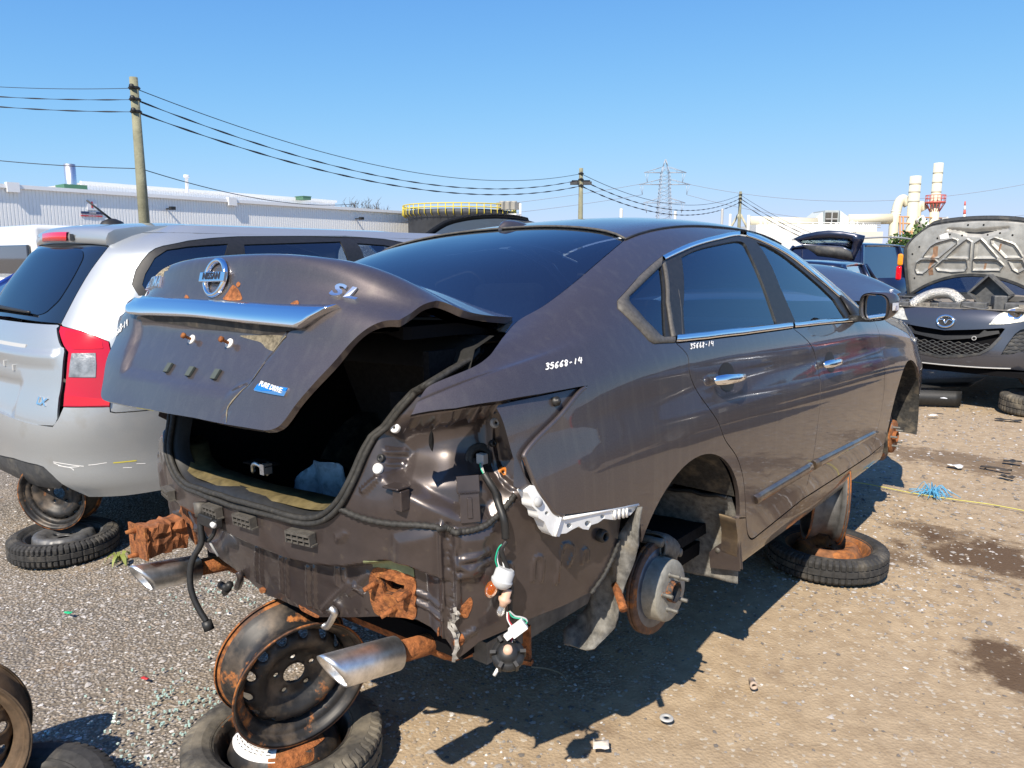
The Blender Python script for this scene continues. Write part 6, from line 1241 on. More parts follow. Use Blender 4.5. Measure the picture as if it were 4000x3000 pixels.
for s in (1, -1): MB().grid([[(s*(.88-.26*t), 1.0+2.4*u, 1.05+.44*t) for u in np.linspace(.05+.2*t, 1, 5)] for t in np.linspace(0, 1, 4)]).build('side_window', M_GLASS, DC)
for s in (1, -1): MB().tube([(s*.74, .83, 1.10), (s*.63, 1.42, 1.50)], .03, 8).build('windscreen_pillar', M_NAVY, DC)
MB().grid([[(s, 3.6, z) for s in (-.85, 0, .85)] for z in (.4, 1.0)]).box((0, 2.4, .42), (1.6, 2.6, .06)).box((0, .7, .40), (1.5, 1.2, .05)).build('underbody', M_DARK, DC)
# open bonnet: outer skin, pressed inner panel with its webs
def hood_pt(u, v, o=0.0):                       # u across -1..1, v from the hinge 0 to the front edge 1
    hw = .70+.06*math.sin(min(1, v*1.25)*math.pi*.5)-.20*max(0, v-.72)/.28*abs(u)**2
    x = u*hw; arch = .05*(1-u*u)*(1-v)+.035*(1-u*u)*v; y = .84-.10*v-.05*math.sin(v*math.pi)*(1-.5*u*u)+.05*(1-u*u)*(1-v)*-1; z = 1.11+.85*v*(1-.02*u*u)+arch*1.2*(v)-.03*u*u+(.05*(1-u*u))*(1-v)
    return np.array([x, y-o, z])
gH = [[hood_pt(u, v) for u in np.linspace(-1, 1, 25)] for v in np.linspace(0, 1, 17)]
HS = Surf(np.linspace(0, .86, 17), np.linspace(-.74, .74, 25), np.array(gH)); HS.flip = 1
if HS.nrm(np.array([[.4, 0]]))[0][1] > 0: HS.flip = -1
edge = np.array([(.19*(1-(q/.74)**2), q) for q in np.linspace(-.74, .74, 15)]+[(.5, .74), (.72, .735), (.80, .64), (.86, .50), (.86, 0), (.86, -.50), (.80, -.64), (.72, -.735), (.5, -.74)])
BN = panel('bonnet', HS, edge, M_NAVY, DC, gap=0, step=.06, off=-.03, flange=-.03)
M_BIN = mat('bonnet_inner_paint', (.40, .385, .345), .45, .35, .3, noise=(10, .25), dust=((.22, .17, .12), .30, 6))
hpx = lambda L: HS.px(DV, L)
cells = [z4(q) for q in ([(770, 755), (880, 610), (960, 560), (1180, 500), (1240, 520), (1240, 560), (990, 760)], [(1100, 765), (1250, 620), (1390, 510), (1440, 540), (1420, 770)], [(1500, 770), (1515, 560), (1590, 510), (1640, 560), (1820, 770)], [(1740, 510), (1790, 490), (2060, 580), (2120, 660), (2180, 760), (1950, 760), (1760, 570)], [(660, 930), (680, 840), (740, 800), (930, 800), (960, 830), (760, 985), (680, 980)], [(950, 900), (1060, 800), (1380, 800), (1390, 900), (1360, 950), (1180, 960), (980, 940)], [(1480, 940), (1490, 800), (1820, 800), (1910, 880), (1860, 940), (1640, 940)], [(1990, 800), (2180, 800), (2230, 920), (2130, 970), (2060, 930)])]
cd_ = [shrink(resample(hpx(c), .03), .004) for c in cells]
def hood_d(D):
    h = np.full(len(D), .0)
    for c in cd_: h -= .015*area(D, c, .02)
    for c in cd_: d = np.abs(dist_poly(D, c, True)*np.where(inside(D, c), 1, -1)+.012); h += .010*np.clip(1-d/.016, 0, 1)
    h -= .03*area(D, slot, .03)
    b_ = np.minimum.reduce([D[:, 0]-0, .86-D[:, 0], .74-np.abs(D[:, 1])]); h -= .02*np.clip(1-b_/.07, 0, 1); return h
slot = hpx(z4([(1130, 355), (1500, 375), (1980, 340), (1780, 400), (1600, 440), (1400, 430), (1280, 390)]))
panel('bonnet_inner', HS, shrink(resample(edge, .05), .012), M_BIN, BN, gap=0, step=.013, off=.006, flange=.03, disp=hood_d)
panel('bonnet_frame', HS, edge, M_GREYPLB, BN, gap=.01, step=.03, off=.012, flange=.01, holes=[shrink(resample(edge, .03), .05)])
for c in cd_: MB().tube((lambda D: HS.raw(D)+HS.nrm(D)*(hood_d(D)+.004)[:, None])(np.vstack([shrink(c, -.012), shrink(c, -.012)[:1]])), .0042, 5, False).build('bonnet_edge_shade', M_GREYPLB, BN)  # dark tubes added to draw the shade along the cells' steep edges
panel('bonnet_slot', HS, slot, M_BLACK, BN, gap=0, step=.04, off=-.018, flange=0)
fr_ = line(np.array([(.80, -.62), (.80, .62)]), [(.855, .49), (.855, -.49)]); panel('bonnet_front_strip', HS, fr_, M_GREYPLB, BN, gap=0, step=.03, off=.004, flange=.01)
panel('bonnet_label', HS, hpx(z4([(1000, 440), (1120, 400), (1140, 480), (1015, 500)])), M_WHITEPL, BN, gap=0, step=.05, off=.010, flange=0)
for q in [(1410, 292), (1635, 290), (970, 482), (1150, 427), (1325, 442), (1690, 434), (1870, 407), (2050, 437), (710, 605), (610, 708), (515, 875), (640, 1052)]:
    D = hpx(z4([q])); n_ = HS.nrm(D)[0]; MB().lathe([(0, .0), (.010, .0)], frame(n_, o=HS.raw(D)[0]+n_*(.010+hood_d(D)[0])), 10).build('bonnet_hole', M_DARK, BN)
for L, w in (([(930, 600), (930, 700), (900, 800), (870, 900), (880, 1010)], .05), ([(960, 600), (950, 740)], .02), ([(1880, 560), (1850, 660)], .02), ([(1660, 840), (1640, 930)], .02)):
    D = HS.px(DV, catmull(z4(L), 5)); n_ = HS.nrm(D); b = MB(); ribbon(b, HS.raw(D)+n_*(.0085+hood_d(D))[:, None], n_, w); b.build('rust_run', mat('rust_run', (.26, .15, .09), .9, noise=(30, .5)), BN)
MB().tube([(-.60, .45, 1.02), (-.66, .83, 1.12)], .008, 6).build('bonnet_stay', M_BLACK, DC)
cl = empty('brake_caliper', label='rusty brake caliper lying on the windscreen base of the open bonnet car', cat='caliper'); cl.matrix_world = DC.matrix_world.copy()
bev(MB().box((.40, .76, 1.20), (.20, .08, .05)).box((.40, .74, 1.235), (.10, .07, .04)).box((.27, .76, 1.19), (.06, .05, .04)).box((.53, .76, 1.19), (.06, .05, .04)).build('caliper_body', M_RUST, cl), .01, 2)
cl = empty('brake_caliper', label='smaller rusty bracket lying at the windscreen corner of the open bonnet car', cat='caliper'); cl.matrix_world = DC.matrix_world.copy()
bev(MB().box((.66, .72, 1.14), (.09, .06, .05)).box((.74, .70, 1.11), (.10, .05, .03)).build('caliper_body', M_RUST, cl), .01, 2)
# under and beside it
mm = empty('black_mat', label='black carpet mat lying on the ground below the open bonnet car', cat='mat'); P = [WV.on(u, v, 'z', zz) for u, v, zz in ((3560, 1586, .01), (3745, 1593, .01), (3790, 1562, .01), (3560, 1552, .01))]; P2 = [np.array([p[0], p[1], .13 if i in (2, 3) else .015]) for i, p in enumerate(P)]
b = MB().grid([[WV.on(u, v, 'z', .01)+[0, 0, .0], WV.on(u, v, 'z', .01)+[0, .02, .16]] for u, v in zip(np.linspace(3480, 3750, 12), np.linspace(1578, 1588, 12))]).grid([[WV.on(u, v, 'z', .01)+[0, .02, .16], WV.on(u, v, 'z', .01)+[.05, .75, .17]] for u, v in zip(np.linspace(3480, 3775, 12), np.linspace(1578, 1570, 12))]); solid(b.build('mat_sheet', M_BLACK, mm), .012)
lf = empty('leaf', label='small white wrapper lying on the black mat', cat='litter'); p = WV.on(3672, 1555, 'z', .18); MB().grid([[p+[.03*i, .02*j, .01*((i*j) % 2)] for i in range(3)] for j in range(3)]).build('wrapper', M_WHITEPL, lf)
def road_tyre(name, x, y, z, ax, label, m, Ro=.31, W=.20, group=None, up=(0, 0, 1)):
    E = empty(name, label=label, cat='tyre', group=group); A = frame(ax, o=(x, y, z)); tyre('tyre', A, Ro, .20, W, m, E, 48)
    MB().lathe([(.205, W*.36), (.19, W*.33), (.18, 0), (.19, -W*.33), (.205, -W*.36)], A, 40).build('rim', M_RIMGREY, E); disc_with_holes([(0, .02), (.07, .02), (.10, .05), (.14, .04), (.182, 0)], [(.13, .016, 12, 0), (.057, .008, 5, .4)], A, M_RIMRUST, 'wheel_disc', E); return E
q = WV.on(3990, 1580, 'z', .10); road_tyre('road_tyre', q[0]+.10, q[1]+.12, .11, (.03, -.04, 1), 'wide road tyre lying flat below the open bonnet car', M_TYRE2, group='tyres under the open bonnet car')
road_tyre('road_tyre', q[0]+.12, q[1]+.30, .42, (.3, -.95, .0), 'tyre standing on the flat one below the open bonnet car', M_TYRE2, .22, .19, group='tyres under the open bonnet car')
road_tyre('road_tyre', q[0]-1.35, q[1]+.55, .31, (.3, -.95, .0), 'tyre standing in the shade on the near side of the open bonnet car', M_TYRE, .30, .19, group='tyres under the open bonnet car')
# ================================================================ vehicles farther back
M_DKBLUE = mat('dark_blue_paint', (.010, .016, .045), .3, .3, 1.0, noise=(100, .1))
M_BLKPAINT = mat('black_paint', (.012, .012, .015), .3, .2, 1.0)
M_WHITEP = mat('white_vehicle_paint', (.75, .75, .74), .35, coat=.8)
M_BGLASS = mat('far_dark_glass', (.012, .016, .022), .04, coat=1.0, spec=.8)
def car_frame_on(u, v, ax, val): return WV.on(u, v, ax, val)
def plain_car(name, label, x, y, rz, paint, L=4.5, W=1.8, H=1.45, belt=.95, hood=1.1, boot=.9, z0=.12, cat='car', wagon=False, tail=None, group=None, pane=None):
    """A complete car seen from afar: lofted body, glasshouse, lamps and wheels. Local -y is the front."""
    E = empty(name, (x, y, z0), rz, label, cat, group); w = W/2
    st_ = [(-L/2, .62, .55, .84), (-L/2+.12, .86, .66, .93), (-L/2+.6, .97, .80, 1), (-L/2+hood, 1.0, belt, 1), (0, 1.0, belt+.03, 1), (L/2-boot, 1.0, belt+.05, 1), (L/2-.35, .97, belt+(.05 if wagon else .02), 1), (L/2-.06, .90, belt-.02, .95), (L/2, .84, .72, .9)]
    g = []
    for yy, k, zt, lw in st_:
        g.append([(sx*w*k*f, yy, z) for sx, f, z in ((-1, .80*lw, .18), (-1, .93, .26), (-1, 1, .5), (-1, .985, .5+(zt-.5)*.6), (-1, .93, zt), (-1, .6, zt+.035), (0, 1, zt+.045), (1, .6, zt+.035), (1, .93, zt), (1, .985, .5+(zt-.5)*.6), (1, 1, .5), (1, .93, .26), (1, .80*lw, .18))])
    b = MB().grid(g); b.add(g[0], [tuple(range(13))], False); b.add(g[-1], [tuple(range(13))[::-1]], False); b.build('body', paint, E)
    yf0, yf1 = -L/2+hood-.05, -L/2+hood+.75; yr1, yr0 = (L/2-.55, L/2-.12) if wagon else (L/2-boot-.45, L/2-boot+.12)
    gh = lambda yy, z, k: [(-w*k, yy, z), (w*k, yy, z)]
    ps = [(yf0, belt+.02, .90), (yf1, H-.06, .68), (yr1, H-.05, .68), (yr0, belt+.05, .88)]
    V = [(-w*k, yy, z) for yy, z, k in ps]+[(w*k, yy, z) for yy, z, k in ps]
    MB().add(V, [(0, 1, 2, 3), (7, 6, 5, 4), (0, 4, 5, 1), (2, 6, 7, 3)], False).build('windows', pane or M_BGLASS, E)
    rf = [[(w*.70*u, yy, z-.05*u*u) for u in np.linspace(-1, 1, 9)] for yy, z in ((yf1-.05, H-.035), (yf1+.3, H+.01), ((yf1+yr1)/2, H+.02), (yr1-.2, H+.005), (yr1+.06, H-.03))]
    solid(MB().grid(rf).build('roof', paint, E), .03, 0)
    for s in (1, -1):
        for (ya, za, ka), (yb_, zb_, kb_) in ((ps[0], ps[1]), (ps[2], ps[3]), ((.05, belt+.04, .92), (.0, H-.05, .69))): MB().tube([(s*w*ka*1.01, ya, za), (s*w*kb_*1.01, yb_, zb_)], .035, 6).build('window_pillar', paint, E)
        MB().box((s*w*.72, -L/2+.10, .62), (.34, .10, .12)).build('headlight', M_REFLEC, E); MB().box((s*w*.80, L/2-.03, .78), (.20, .10, .26)).build('tail_light', M_REDLENS2, E)
        for yy in (-L/2+.85, L/2-.85):
            A = frame((s, 0, 0), o=(s*(w-.10), yy, .31)); MB().lathe([(.20, .09), (.30, .08), (.32, .05), (.32, -.10), (.2, -.1)], A, 24).build('tyre', M_TYRE, E); MB().lathe([(0, .06), (.12, .07), (.20, .09)], A, 20).build('wheel', M_RIMGREY, E)
    return E
# raised dark tailgate seen over the sedan's roof
p = WV.at(1850, 930, 8.0)
E = plain_car('dark_hatchback', 'dark hatchback with its tailgate raised, seen over the roof of the brown sedan', p[0], p[1]-2.2, R(180-4), M_BLKPAINT, 4.3, 1.8, 1.42, .95, 1.1, .3, 0.02, wagon=True)
E2 = empty('tailgate_frame'); bpy.data.objects.remove(E2)
E.location = (p[0]+.05, p[1]+1.9, .02); E.rotation_euler.z = R(176)
def loc(o, P): M = Matrix.Translation(o.location)@Matrix.Rotation(o.rotation_euler.z, 4, 'Z'); return [tuple(M.inverted()@Vector(tuple(q))) for q in P]
tg = [[WV.at(u, v, 8.0+dd) for u, v in zip(np.linspace(1660, 2062, 17), [912, 893, 876, 862, 853, 847, 842, 838, 836, 834, 833, 833, 834, 836, 839, 844, 850])] for dd in (0,)]
top_ = np.array(tg[0]); rows = [top_+np.array([.0, -.0, 0]), top_+np.array([.0, .02, -.03]), top_+np.array([0.02, .30, -.07]), top_+np.array([.03, .75, -.16])]
rows[0][:, 2] += 0; MB().grid([loc(E, r) for r in rows]).build('tailgate', M_BLKPAINT, E)
md_ = rows[0]+np.array([.01, .03, -.055]); MB().grid([loc(E, md_), loc(E, md_+np.array([0, .25, -.14])), loc(E, md_+np.array([0, .4, -.5]))]).build('tailgate_window', mat('painted_sky_glass', (.42, .50, .58), .25, .3, 1.0), E)  # pale sky reflection put into the pane's base colour
# blue black estate with raised rear window hatch and, behind it, a dark blue utility vehicle
def hatch_car():
    c = WV.at(3250, 1000, 9.5); E = plain_car('dark_estate_car', 'dark estate car with its tailgate raised, behind the bonnet of the brown sedan', c[0]-.85, c[1]+2.1, R(180+8), M_DKBLUE, 4.5, 1.8, 1.45, .95, 1.1, .3, .05, wagon=True)
    zq = Z(3000, 600, 1000); dpt = lambda t: 9.5+.0*t
    out = zq([(220, 735), (300, 700), (420, 675), (520, 665), (640, 672), (760, 695), (838, 712), (825, 760), (790, 830), (760, 890), (745, 925), (700, 925), (560, 900), (430, 885), (400, 860), (330, 810)])
    win = zq([(262, 745), (400, 735), (560, 728), (700, 735), (735, 760), (720, 840), (640, 800), (500, 790), (300, 782)])
    C0 = WV.at(3240, 960, 9.5); n0 = np.array([.12, -.98, -.18]); n0 /= np.linalg.norm(n0)
    def pl(L): o = []; 
    def hit(q, off=0): d = WV.ray(*q); t = ((C0+n0*off-WV.pos)@n0)/(d@n0); return WV.pos+d*t
    ex = np.array([1.0, 0, 0])-n0*n0[0]; ex /= np.linalg.norm(ex); ey = np.cross(n0, ex); to2 = lambda P: np.array([((p-C0)@ex, (p-C0)@ey) for p in P]); 
    o2, w2 = to2([hit(q) for q in out]), to2([hit(q) for q in win])
    for nm, pl2, hs, m, of in (('tailgate', o2, [w2], M_DKBLUE, 0), ('tailgate_window', w2, [], glassmat('far_pane', (.8, .95, 1), .6), .01)):
        D, F = fill(pl2, hs, .12); P = np.array([C0+ex*a+ey*b-n0*(.06*a*a+of) for a, b in D]); o = mk(nm, loc(E, P), F, m, E); solid(o, .04 if hs else .006, 0)
    inn = to2([hit(q) for q in zq([(300, 790), (500, 797), (640, 808), (720, 845), (740, 905), (700, 915), (560, 890), (430, 870)])]); D, F = fill(inn, (), .12); o = mk('tailgate_trim', loc(E, [C0+ex*a+ey*b-n0*(.06*a*a)+n0*.03 for a, b in D]), F, M_GREYPLB, E); solid(o, .02, 0)
    return E
hatch_car()
c = WV.at(3470, 1010, 13.0)
E = plain_car('dark_blue_utility_vehicle', 'dark blue utility vehicle with an orange and red tail light behind the open bonnet car', c[0]-1.0, c[1]+2.25, R(180-6), M_DKBLUE, 4.6, 1.85, 1.72, 1.05, 1.0, .2, .10, wagon=True, pane=M_DKBLUE)
q = WV.at(3517, 1010, 12.9); P = loc(E, [q])[0]
bev(MB().box((P[0], P[1], P[2]-.02), (.09, .06, .20)).build('indicator_light', mat('amber_lens', (.85, .30, .01), .15, coat=1), E), .03, 2); bev(MB().box((P[0]+.01, P[1], P[2]-.24), (.09, .06, .24)).build('tail_light', M_REDLENS2, E), .03, 2)
for s in (-.55, .55): MB().tube([(s, y, 1.82+.03*math.sin((y+1.2)/2.4*math.pi)) for y in np.linspace(-1.2, 2.0, 8)], .018, 6).build('roof_rail', M_GREYPL, E)
# white van and blue car at the left edge
c = WV.at(-60, 1010, 13.0); E = empty('white_van', (c[0]-.6, c[1]+.3, .1), R(2), 'white van roof and dark windscreen beyond the silver people carrier at the left edge', 'van')
bev(MB().box((0, 2.6, 1.45), (2.0, 4.6, 1.15)).box((0, 2.0, .65), (2.0, 5.6, .75)).build('body', M_WHITEP, E), .09, 3); bev(MB().box((0, .26, 1.42), (1.75, .06, .52)).build('rear_window', M_BGLASS, E), .02)
for s in (1, -1):
    MB().box((s*.9, .0-.78, .7), (.14, .05, .4)).build('tail_light', M_REDLENS2, E)
    for y in (.2, 3.7): MB().lathe([(0, .05), (.2, .08), (.33, .07), (.34, -.1)], frame((s, 0, 0), o=(s*.92, y, .34)), 20).build('tyre', M_TYRE, E)
c = WV.at(-40, 1075, 9.0); plain_car('blue_car', 'bright blue car roof just visible at the left edge beyond the silver people carrier', c[0]-.75, c[1]+1.6, R(180), mat('bright_blue_paint', (.02, .06, .32), .3, .3, 1.0), 4.2, 1.75, 1.40, .95, 1.1, .8, .0)
# cars on the other side of the lane, mirrored in the sedan's doors; the black and grey sedans are added
plain_car('red_car', 'dark red sedan parked across the lane, mirrored in the front door of the brown sedan', 5.5, 12.6, R(-90+8), mat('dark_red_paint', (.20, .008, .012), .3, .3, 1.0), 4.5, 1.8, 1.45, .95, 1.1, .9, .28)
plain_car('blue_grey_car', 'blue grey hatchback parked across the lane, mirrored in the rear door of the brown sedan', 5.3, 9.0, R(-90+6), mat('blue_grey_paint', (.07, .085, .12), .3, .5, 1.0), 4.3, 1.8, 1.55, 1.0, 1.1, .4, .3, wagon=True)
plain_car('added_black_car', 'black sedan added out of view across the lane, nearest in its row', 5.4, 6.2, R(-90+5), M_BLKPAINT, 4.5, 1.8, 1.45, .95, 1.1, .9, .28)  # unseen car, added to darken the reflections in the doors
plain_car('added_grey_car', 'grey sedan added out of view across the lane at the far end of its row', 5.6, 16.2, R(-90+10), mat('added_grey_car_paint', (.11, .11, .11), .3, .5, 1.0), 4.5, 1.8, 1.45, .95, 1.1, .9, .28)  # also added out of view, continues the dark band mirrored in the doors
# ================================================================ buildings, poles, wires, pylon, works
M_CLAD = mat('white_steel_cladding', (.86, .86, .84), .55); M_CLADT = mat('white_trim', (.80, .80, .79), .5)
def corr_wall(name, label, A, B, z0, z1, pitch, dep, parent=None):
    A, B = np.array(A, float), np.array(B, float); L = np.linalg.norm(B-A); t = (B-A)/L; n_ = np.array([t[1], -t[0]])
    if n_@(WV.pos[:2]-A) < 0: n_ = -n_
    E = parent or empty(name, (0, 0, 0), 0, label, 'building'); N = int(L/pitch); pts = []
    for k in range(N):
        for f, o in ((0, 0), (.22, 0), (.27, 1), (.95, 1), (1.0, 0)): pts.append(A+t*pitch*(k+f)+n_*dep*o)
    pts = np.array(pts); bt = np.column_stack([pts, np.full(len(pts), z0)]); tp = np.column_stack([pts, np.full(len(pts), z1)])
    MB().grid([bt, tp], smooth=False).build('cladding', M_CLAD, E)
    return E, t, n_, L
a = WV.at(-420, 705, 52)[:2]; zt = 0
P0 = WV.at(0, 732, 60); P1 = WV.at(1700, 842, 98); zt = P0[2]; s1 = (zt-WV.pos[2])/(WV.ray(1700, 842)[2]); P1 = WV.pos+WV.ray(1700, 842)*s1
dirw = (P1-P0)[:2]; Aw = P0[:2]-dirw*.35
WH, tW, nW, LW = corr_wall('warehouse', 'long white corrugated warehouse behind the silver people carrier', Aw, P1[:2], 0, zt, .27, .05)
def wall_box(E, s, z, w, h, d, m, nm, out=0.0):      # a box on the wall: s along it from its start
    c = Aw+tW*s+nW*(out+d/2); B = np.column_stack([np.r_[tW, 0], np.r_[nW, 0], [0, 0, 1.0]]); return MB().box((c[0], c[1], z), (w, d, h), B).build(nm, m, E)
wall_box(WH, LW/2, zt+.12, LW, .30, .30, M_CLADT, 'roof_trim', .02)
back = np.r_[-nW, 0]*30; g = [np.r_[Aw, zt-.02]-[0, 0, 0], np.r_[P1[:2], zt-.02]]; MB().add([g[0], g[1], g[1]+back, g[0]+back], [(0, 1, 2, 3)]).add([np.r_[P1[:2], 0], np.r_[P1[:2], zt-.02], g[1]+back, np.r_[P1[:2], 0]+back], [(0, 1, 2, 3)]).build('roof', M_CLADT, WH)
def wall_s(u, v):                                # where a line of sight meets the wall
    d = WV.ray(u, v); nn = np.r_[nW, 0]; t = ((np.r_[Aw, 0]-WV.pos)@nn)/(d@nn); p = WV.pos+d*t; return float((p[:2]-Aw)@tW), float(p[2])
zW = Z(0, 600, 1000)
for q in zW([(98, 305), (1990, 415)]): s, z = wall_s(*q); wall_box(WH, s, zt+.05, .9, .75, .4, M_CLADT, 'rain_outlet', .05)
M_SIGNW = mat('sign_white', (.72, .73, .76), .5); M_SIGNB = mat('sign_navy', (.03, .05, .12), .5); M_SIGNR = mat('sign_red', (.55, .05, .06), .5)
SG = empty('loading_bay_sign', label='white number sign above a navy and red board on the warehouse wall', cat='sign')
s0, zA_ = wall_s(*zW([(745, 400)])[0]); s1, zB = wall_s(*zW([(833, 490)])[0]); wall_box(SG, (s0+s1)/2, (zA_+zB)/2, s1-s0, zA_-zB, .06, M_SIGNW, 'number_board', .06)
s2, zC = wall_s(*zW([(695, 498)])[0]); s3, zD_ = wall_s(*zW([(895, 527)])[0]); wall_box(SG, (s2+s3)/2, (zC+zD_)/2, s3-s2, zC-zD_, .06, M_SIGNB, 'name_board', .06)
s4, zE_ = wall_s(*zW([(695, 530)])[0]); s5, zF_ = wall_s(*zW([(880, 548)])[0]); wall_box(SG, (s4+s5)/2, (zE_+zF_)/2, s5-s4, zE_-zF_, .06, M_SIGNR, 'shipping_board', .06)
def wall_text(E, txt, s, z, h, m, bold=0.02):
    V, F = text_mesh(txt, h, .01, 0, bold*h); sg = 1 if np.cross(np.r_[tW, 0], [0, 0, 1.0])@np.r_[nW, 0] > 0 else -1
    mk('sign_lettering', [np.r_[Aw+tW*(s+sg*v[0])+nW*(.135+v[2]*.5), z+v[1]] for v in V], F, m, E, False)
wall_text(SG, '1', (s0+s1)/2, (zA_+zB)/2, (zA_-zB)*.8, M_SIGNR, .06)
wall_text(SG, 'NON-FERREUX', (s2+s3)/2, zC-(zC-zD_)*.30, (zC-zD_)*.42, M_SIGNW); wall_text(SG, 'NON-FERROUS', (s2+s3)/2, zC-(zC-zD_)*.72, (zC-zD_)*.42, M_SIGNW); wall_text(SG, 'EXPEDITION - SHIPPING', (s4+s5)/2, (zE_+zF_)/2, (zE_-zF_)*.55, M_SIGNW)
for i, (a_, b_) in enumerate((((1440, 478), (1530, 600)), )):
    pass
for k, (u, v) in enumerate([(zW([(1437, 478)])[0]), (1388, 855), (1615, 868)]):
    s, z = wall_s(u, v); E = empty('wall_lamp', label=('black lamp on a bracket on the warehouse wall beside the tall pole', 'black lamp on the warehouse wall above the people carrier roof', 'black lamp on the warehouse wall nearest its right end')[k], cat='lamp', group='lamps on the warehouse wall')
    wall_box(E, s, z, .12, .12, .9, M_BLACK, 'lamp_arm', .04); wall_box(E, s, z+.02, .42, .30, .45, M_BLACK, 'lamp_head', .8)
VT = empty('roof_vent', label='silver chimney pipe on a green box on the warehouse roof', cat='vent'); s, z = wall_s(*zW([(808, 315)])[0]); c = np.r_[Aw+tW*s-nW*4, zt]
MB().box(c+[0, 0, .55], (1.9, 1.9, .7)).build('vent_base', mat('green_box', (.06, .17, .10), .6), VT); MB().lathe([(.46, .6), (.46, 2.7), (.42, 2.7), (.42, 2.3)], (np.eye(3), c), 20).build('chimney_pipe', M_SATIN, VT)
E, tU, nU, LU = corr_wall('roof_storey', 'white upper storey standing on the warehouse roof', (Aw+tW*wall_s(600, 740)[0]-nW*14), (Aw+tW*(wall_s(1690, 840)[0]-4)-nW*14), zt-.5, zt+2.1, .3, .05)
g0, g1 = np.r_[Aw+tW*wall_s(600, 740)[0]-nW*14, zt+2.1], np.r_[Aw+tW*(wall_s(1690, 840)[0]-4)-nW*14, zt+2.1]; MB().add([g0, g1, g1-np.r_[nW, 0]*10, g0-np.r_[nW, 0]*10], [(0, 1, 2, 3)]).build('roof', M_CLADT, E); MB().box((g0+g1)/2+np.r_[nW, 0]*.1, (LU, .3, .3), np.column_stack([np.r_[tU, 0], np.r_[nU, 0], [0, 0, 1.0]])).build('roof_trim', M_CLADT, E)
for k, (u, w_) in enumerate(((1010, .6), (1460, 1.4))):
    s, z = wall_s(u, 800); c = np.r_[Aw+tW*s-nW*13, zt+2.1]; VT = empty('roof_vent', label=('thin white vent pipe on the upper storey of the warehouse', 'low green box on the upper storey of the warehouse')[k], cat='vent'); (MB().lathe([(.18, -.3), (.18, 1.3), (.30, 1.3), (.30, 1.6), (0, 1.6)], (np.eye(3), c), 12) if k == 0 else MB().box(c, (1.7, 1.2, .4)).box(c+[0, 0, .22], (1.8, 1.3, .08))).build('vent_body', M_CLADT if k == 0 else mat('green_vent', (.07, .16, .10), .6), VT)
# low annex at the foot of the wall
AN, tA, nA, LA = corr_wall('annex', 'low white annex at the foot of the warehouse by the tailgate of the people carrier', WV.at(100, 960, 50)[:2], WV.at(900, 985, 62)[:2], 0, WV.at(100, 915, 50)[2], .27, .05)
a0, a1 = WV.at(100, 960, 50), WV.at(900, 985, 62); zz = WV.at(100, 912, 50)[2]; MB().add([np.r_[a0[:2], zz], np.r_[a1[:2], zz], np.r_[a1[:2]-nA*6, zz], np.r_[a0[:2]-nA*6, zz]], [(0, 1, 2, 3)]).box(np.r_[(a0[:2]+a1[:2])/2+nA*.15, zz], (LA, .25, .25), np.column_stack([np.r_[tA, 0], np.r_[nA, 0], [0, 0, 1.0]])).build('roof_trim', M_CLADT, AN)
# round tank with a yellow railing
M_YEL = mat('yellow_rail_paint', (.62, .50, .06), .5); TK = empty('round_tank', label='dark round tank top with a yellow railing at the right end of the warehouse', cat='tank'); c = WV.at(1795, 826, 92); rad = 92*215/3000; zc = c[2]
MB().lathe([(rad*.93, -zc), (rad*.93, -.9), (rad, -.55), (rad, -.1), (rad*.9, .0), (0, .25)], (np.eye(3), c), 64).build('tank', mat('dark_tank', (.055, .06, .07), .6, noise=(.8, .3)), TK); b = MB()
for h in (.15, .55): b.tube([c+[rad*1.02*math.cos(w), rad*1.02*math.sin(w), h] for w in np.linspace(0, 2*math.pi, 73)], .07, 5, False)
b.build('rail', M_YEL, TK)
for w in np.linspace(0, 2*math.pi, 48, endpoint=False): MB().tube([c+[rad*math.cos(w)*.98, rad*math.sin(w)*.98, -.75], c+[rad*1.03*math.cos(w), rad*1.03*math.sin(w), -.5], c+[rad*1.02*math.cos(w), rad*1.02*math.sin(w), .55]], .06, 4).build('rail_post', M_YEL, TK)
AC = empty('cooling_unit', label='grey cooling unit on legs at the right end of the round tank', cat='cooling unit'); c = WV.at(1985, 805, 88); b = MB()
for k in (-1, 0, 1): b.box(c+WV.R*k*.62*1.1, (.95, .95, .8)); b.lathe([(.34, .42), (.34, .55), (0, .5)], (np.eye(3), c+WV.R*k*.68), 12)
b.build('unit', mat('cooling_grey', (.32, .31, .28), .6), AC); MB().box(c+[0, 0, -1.0], (3.2, 1.0, .2)).tube([c+WV.R*1.4+[0, 0, -4.5], c+WV.R*1.4+[0, 0, .3]], .12, 6).tube([c-WV.R*1.2+[0, 0, -4.5], c-WV.R*1.2], .12, 6).build('unit_frame', M_CLADT, AC)
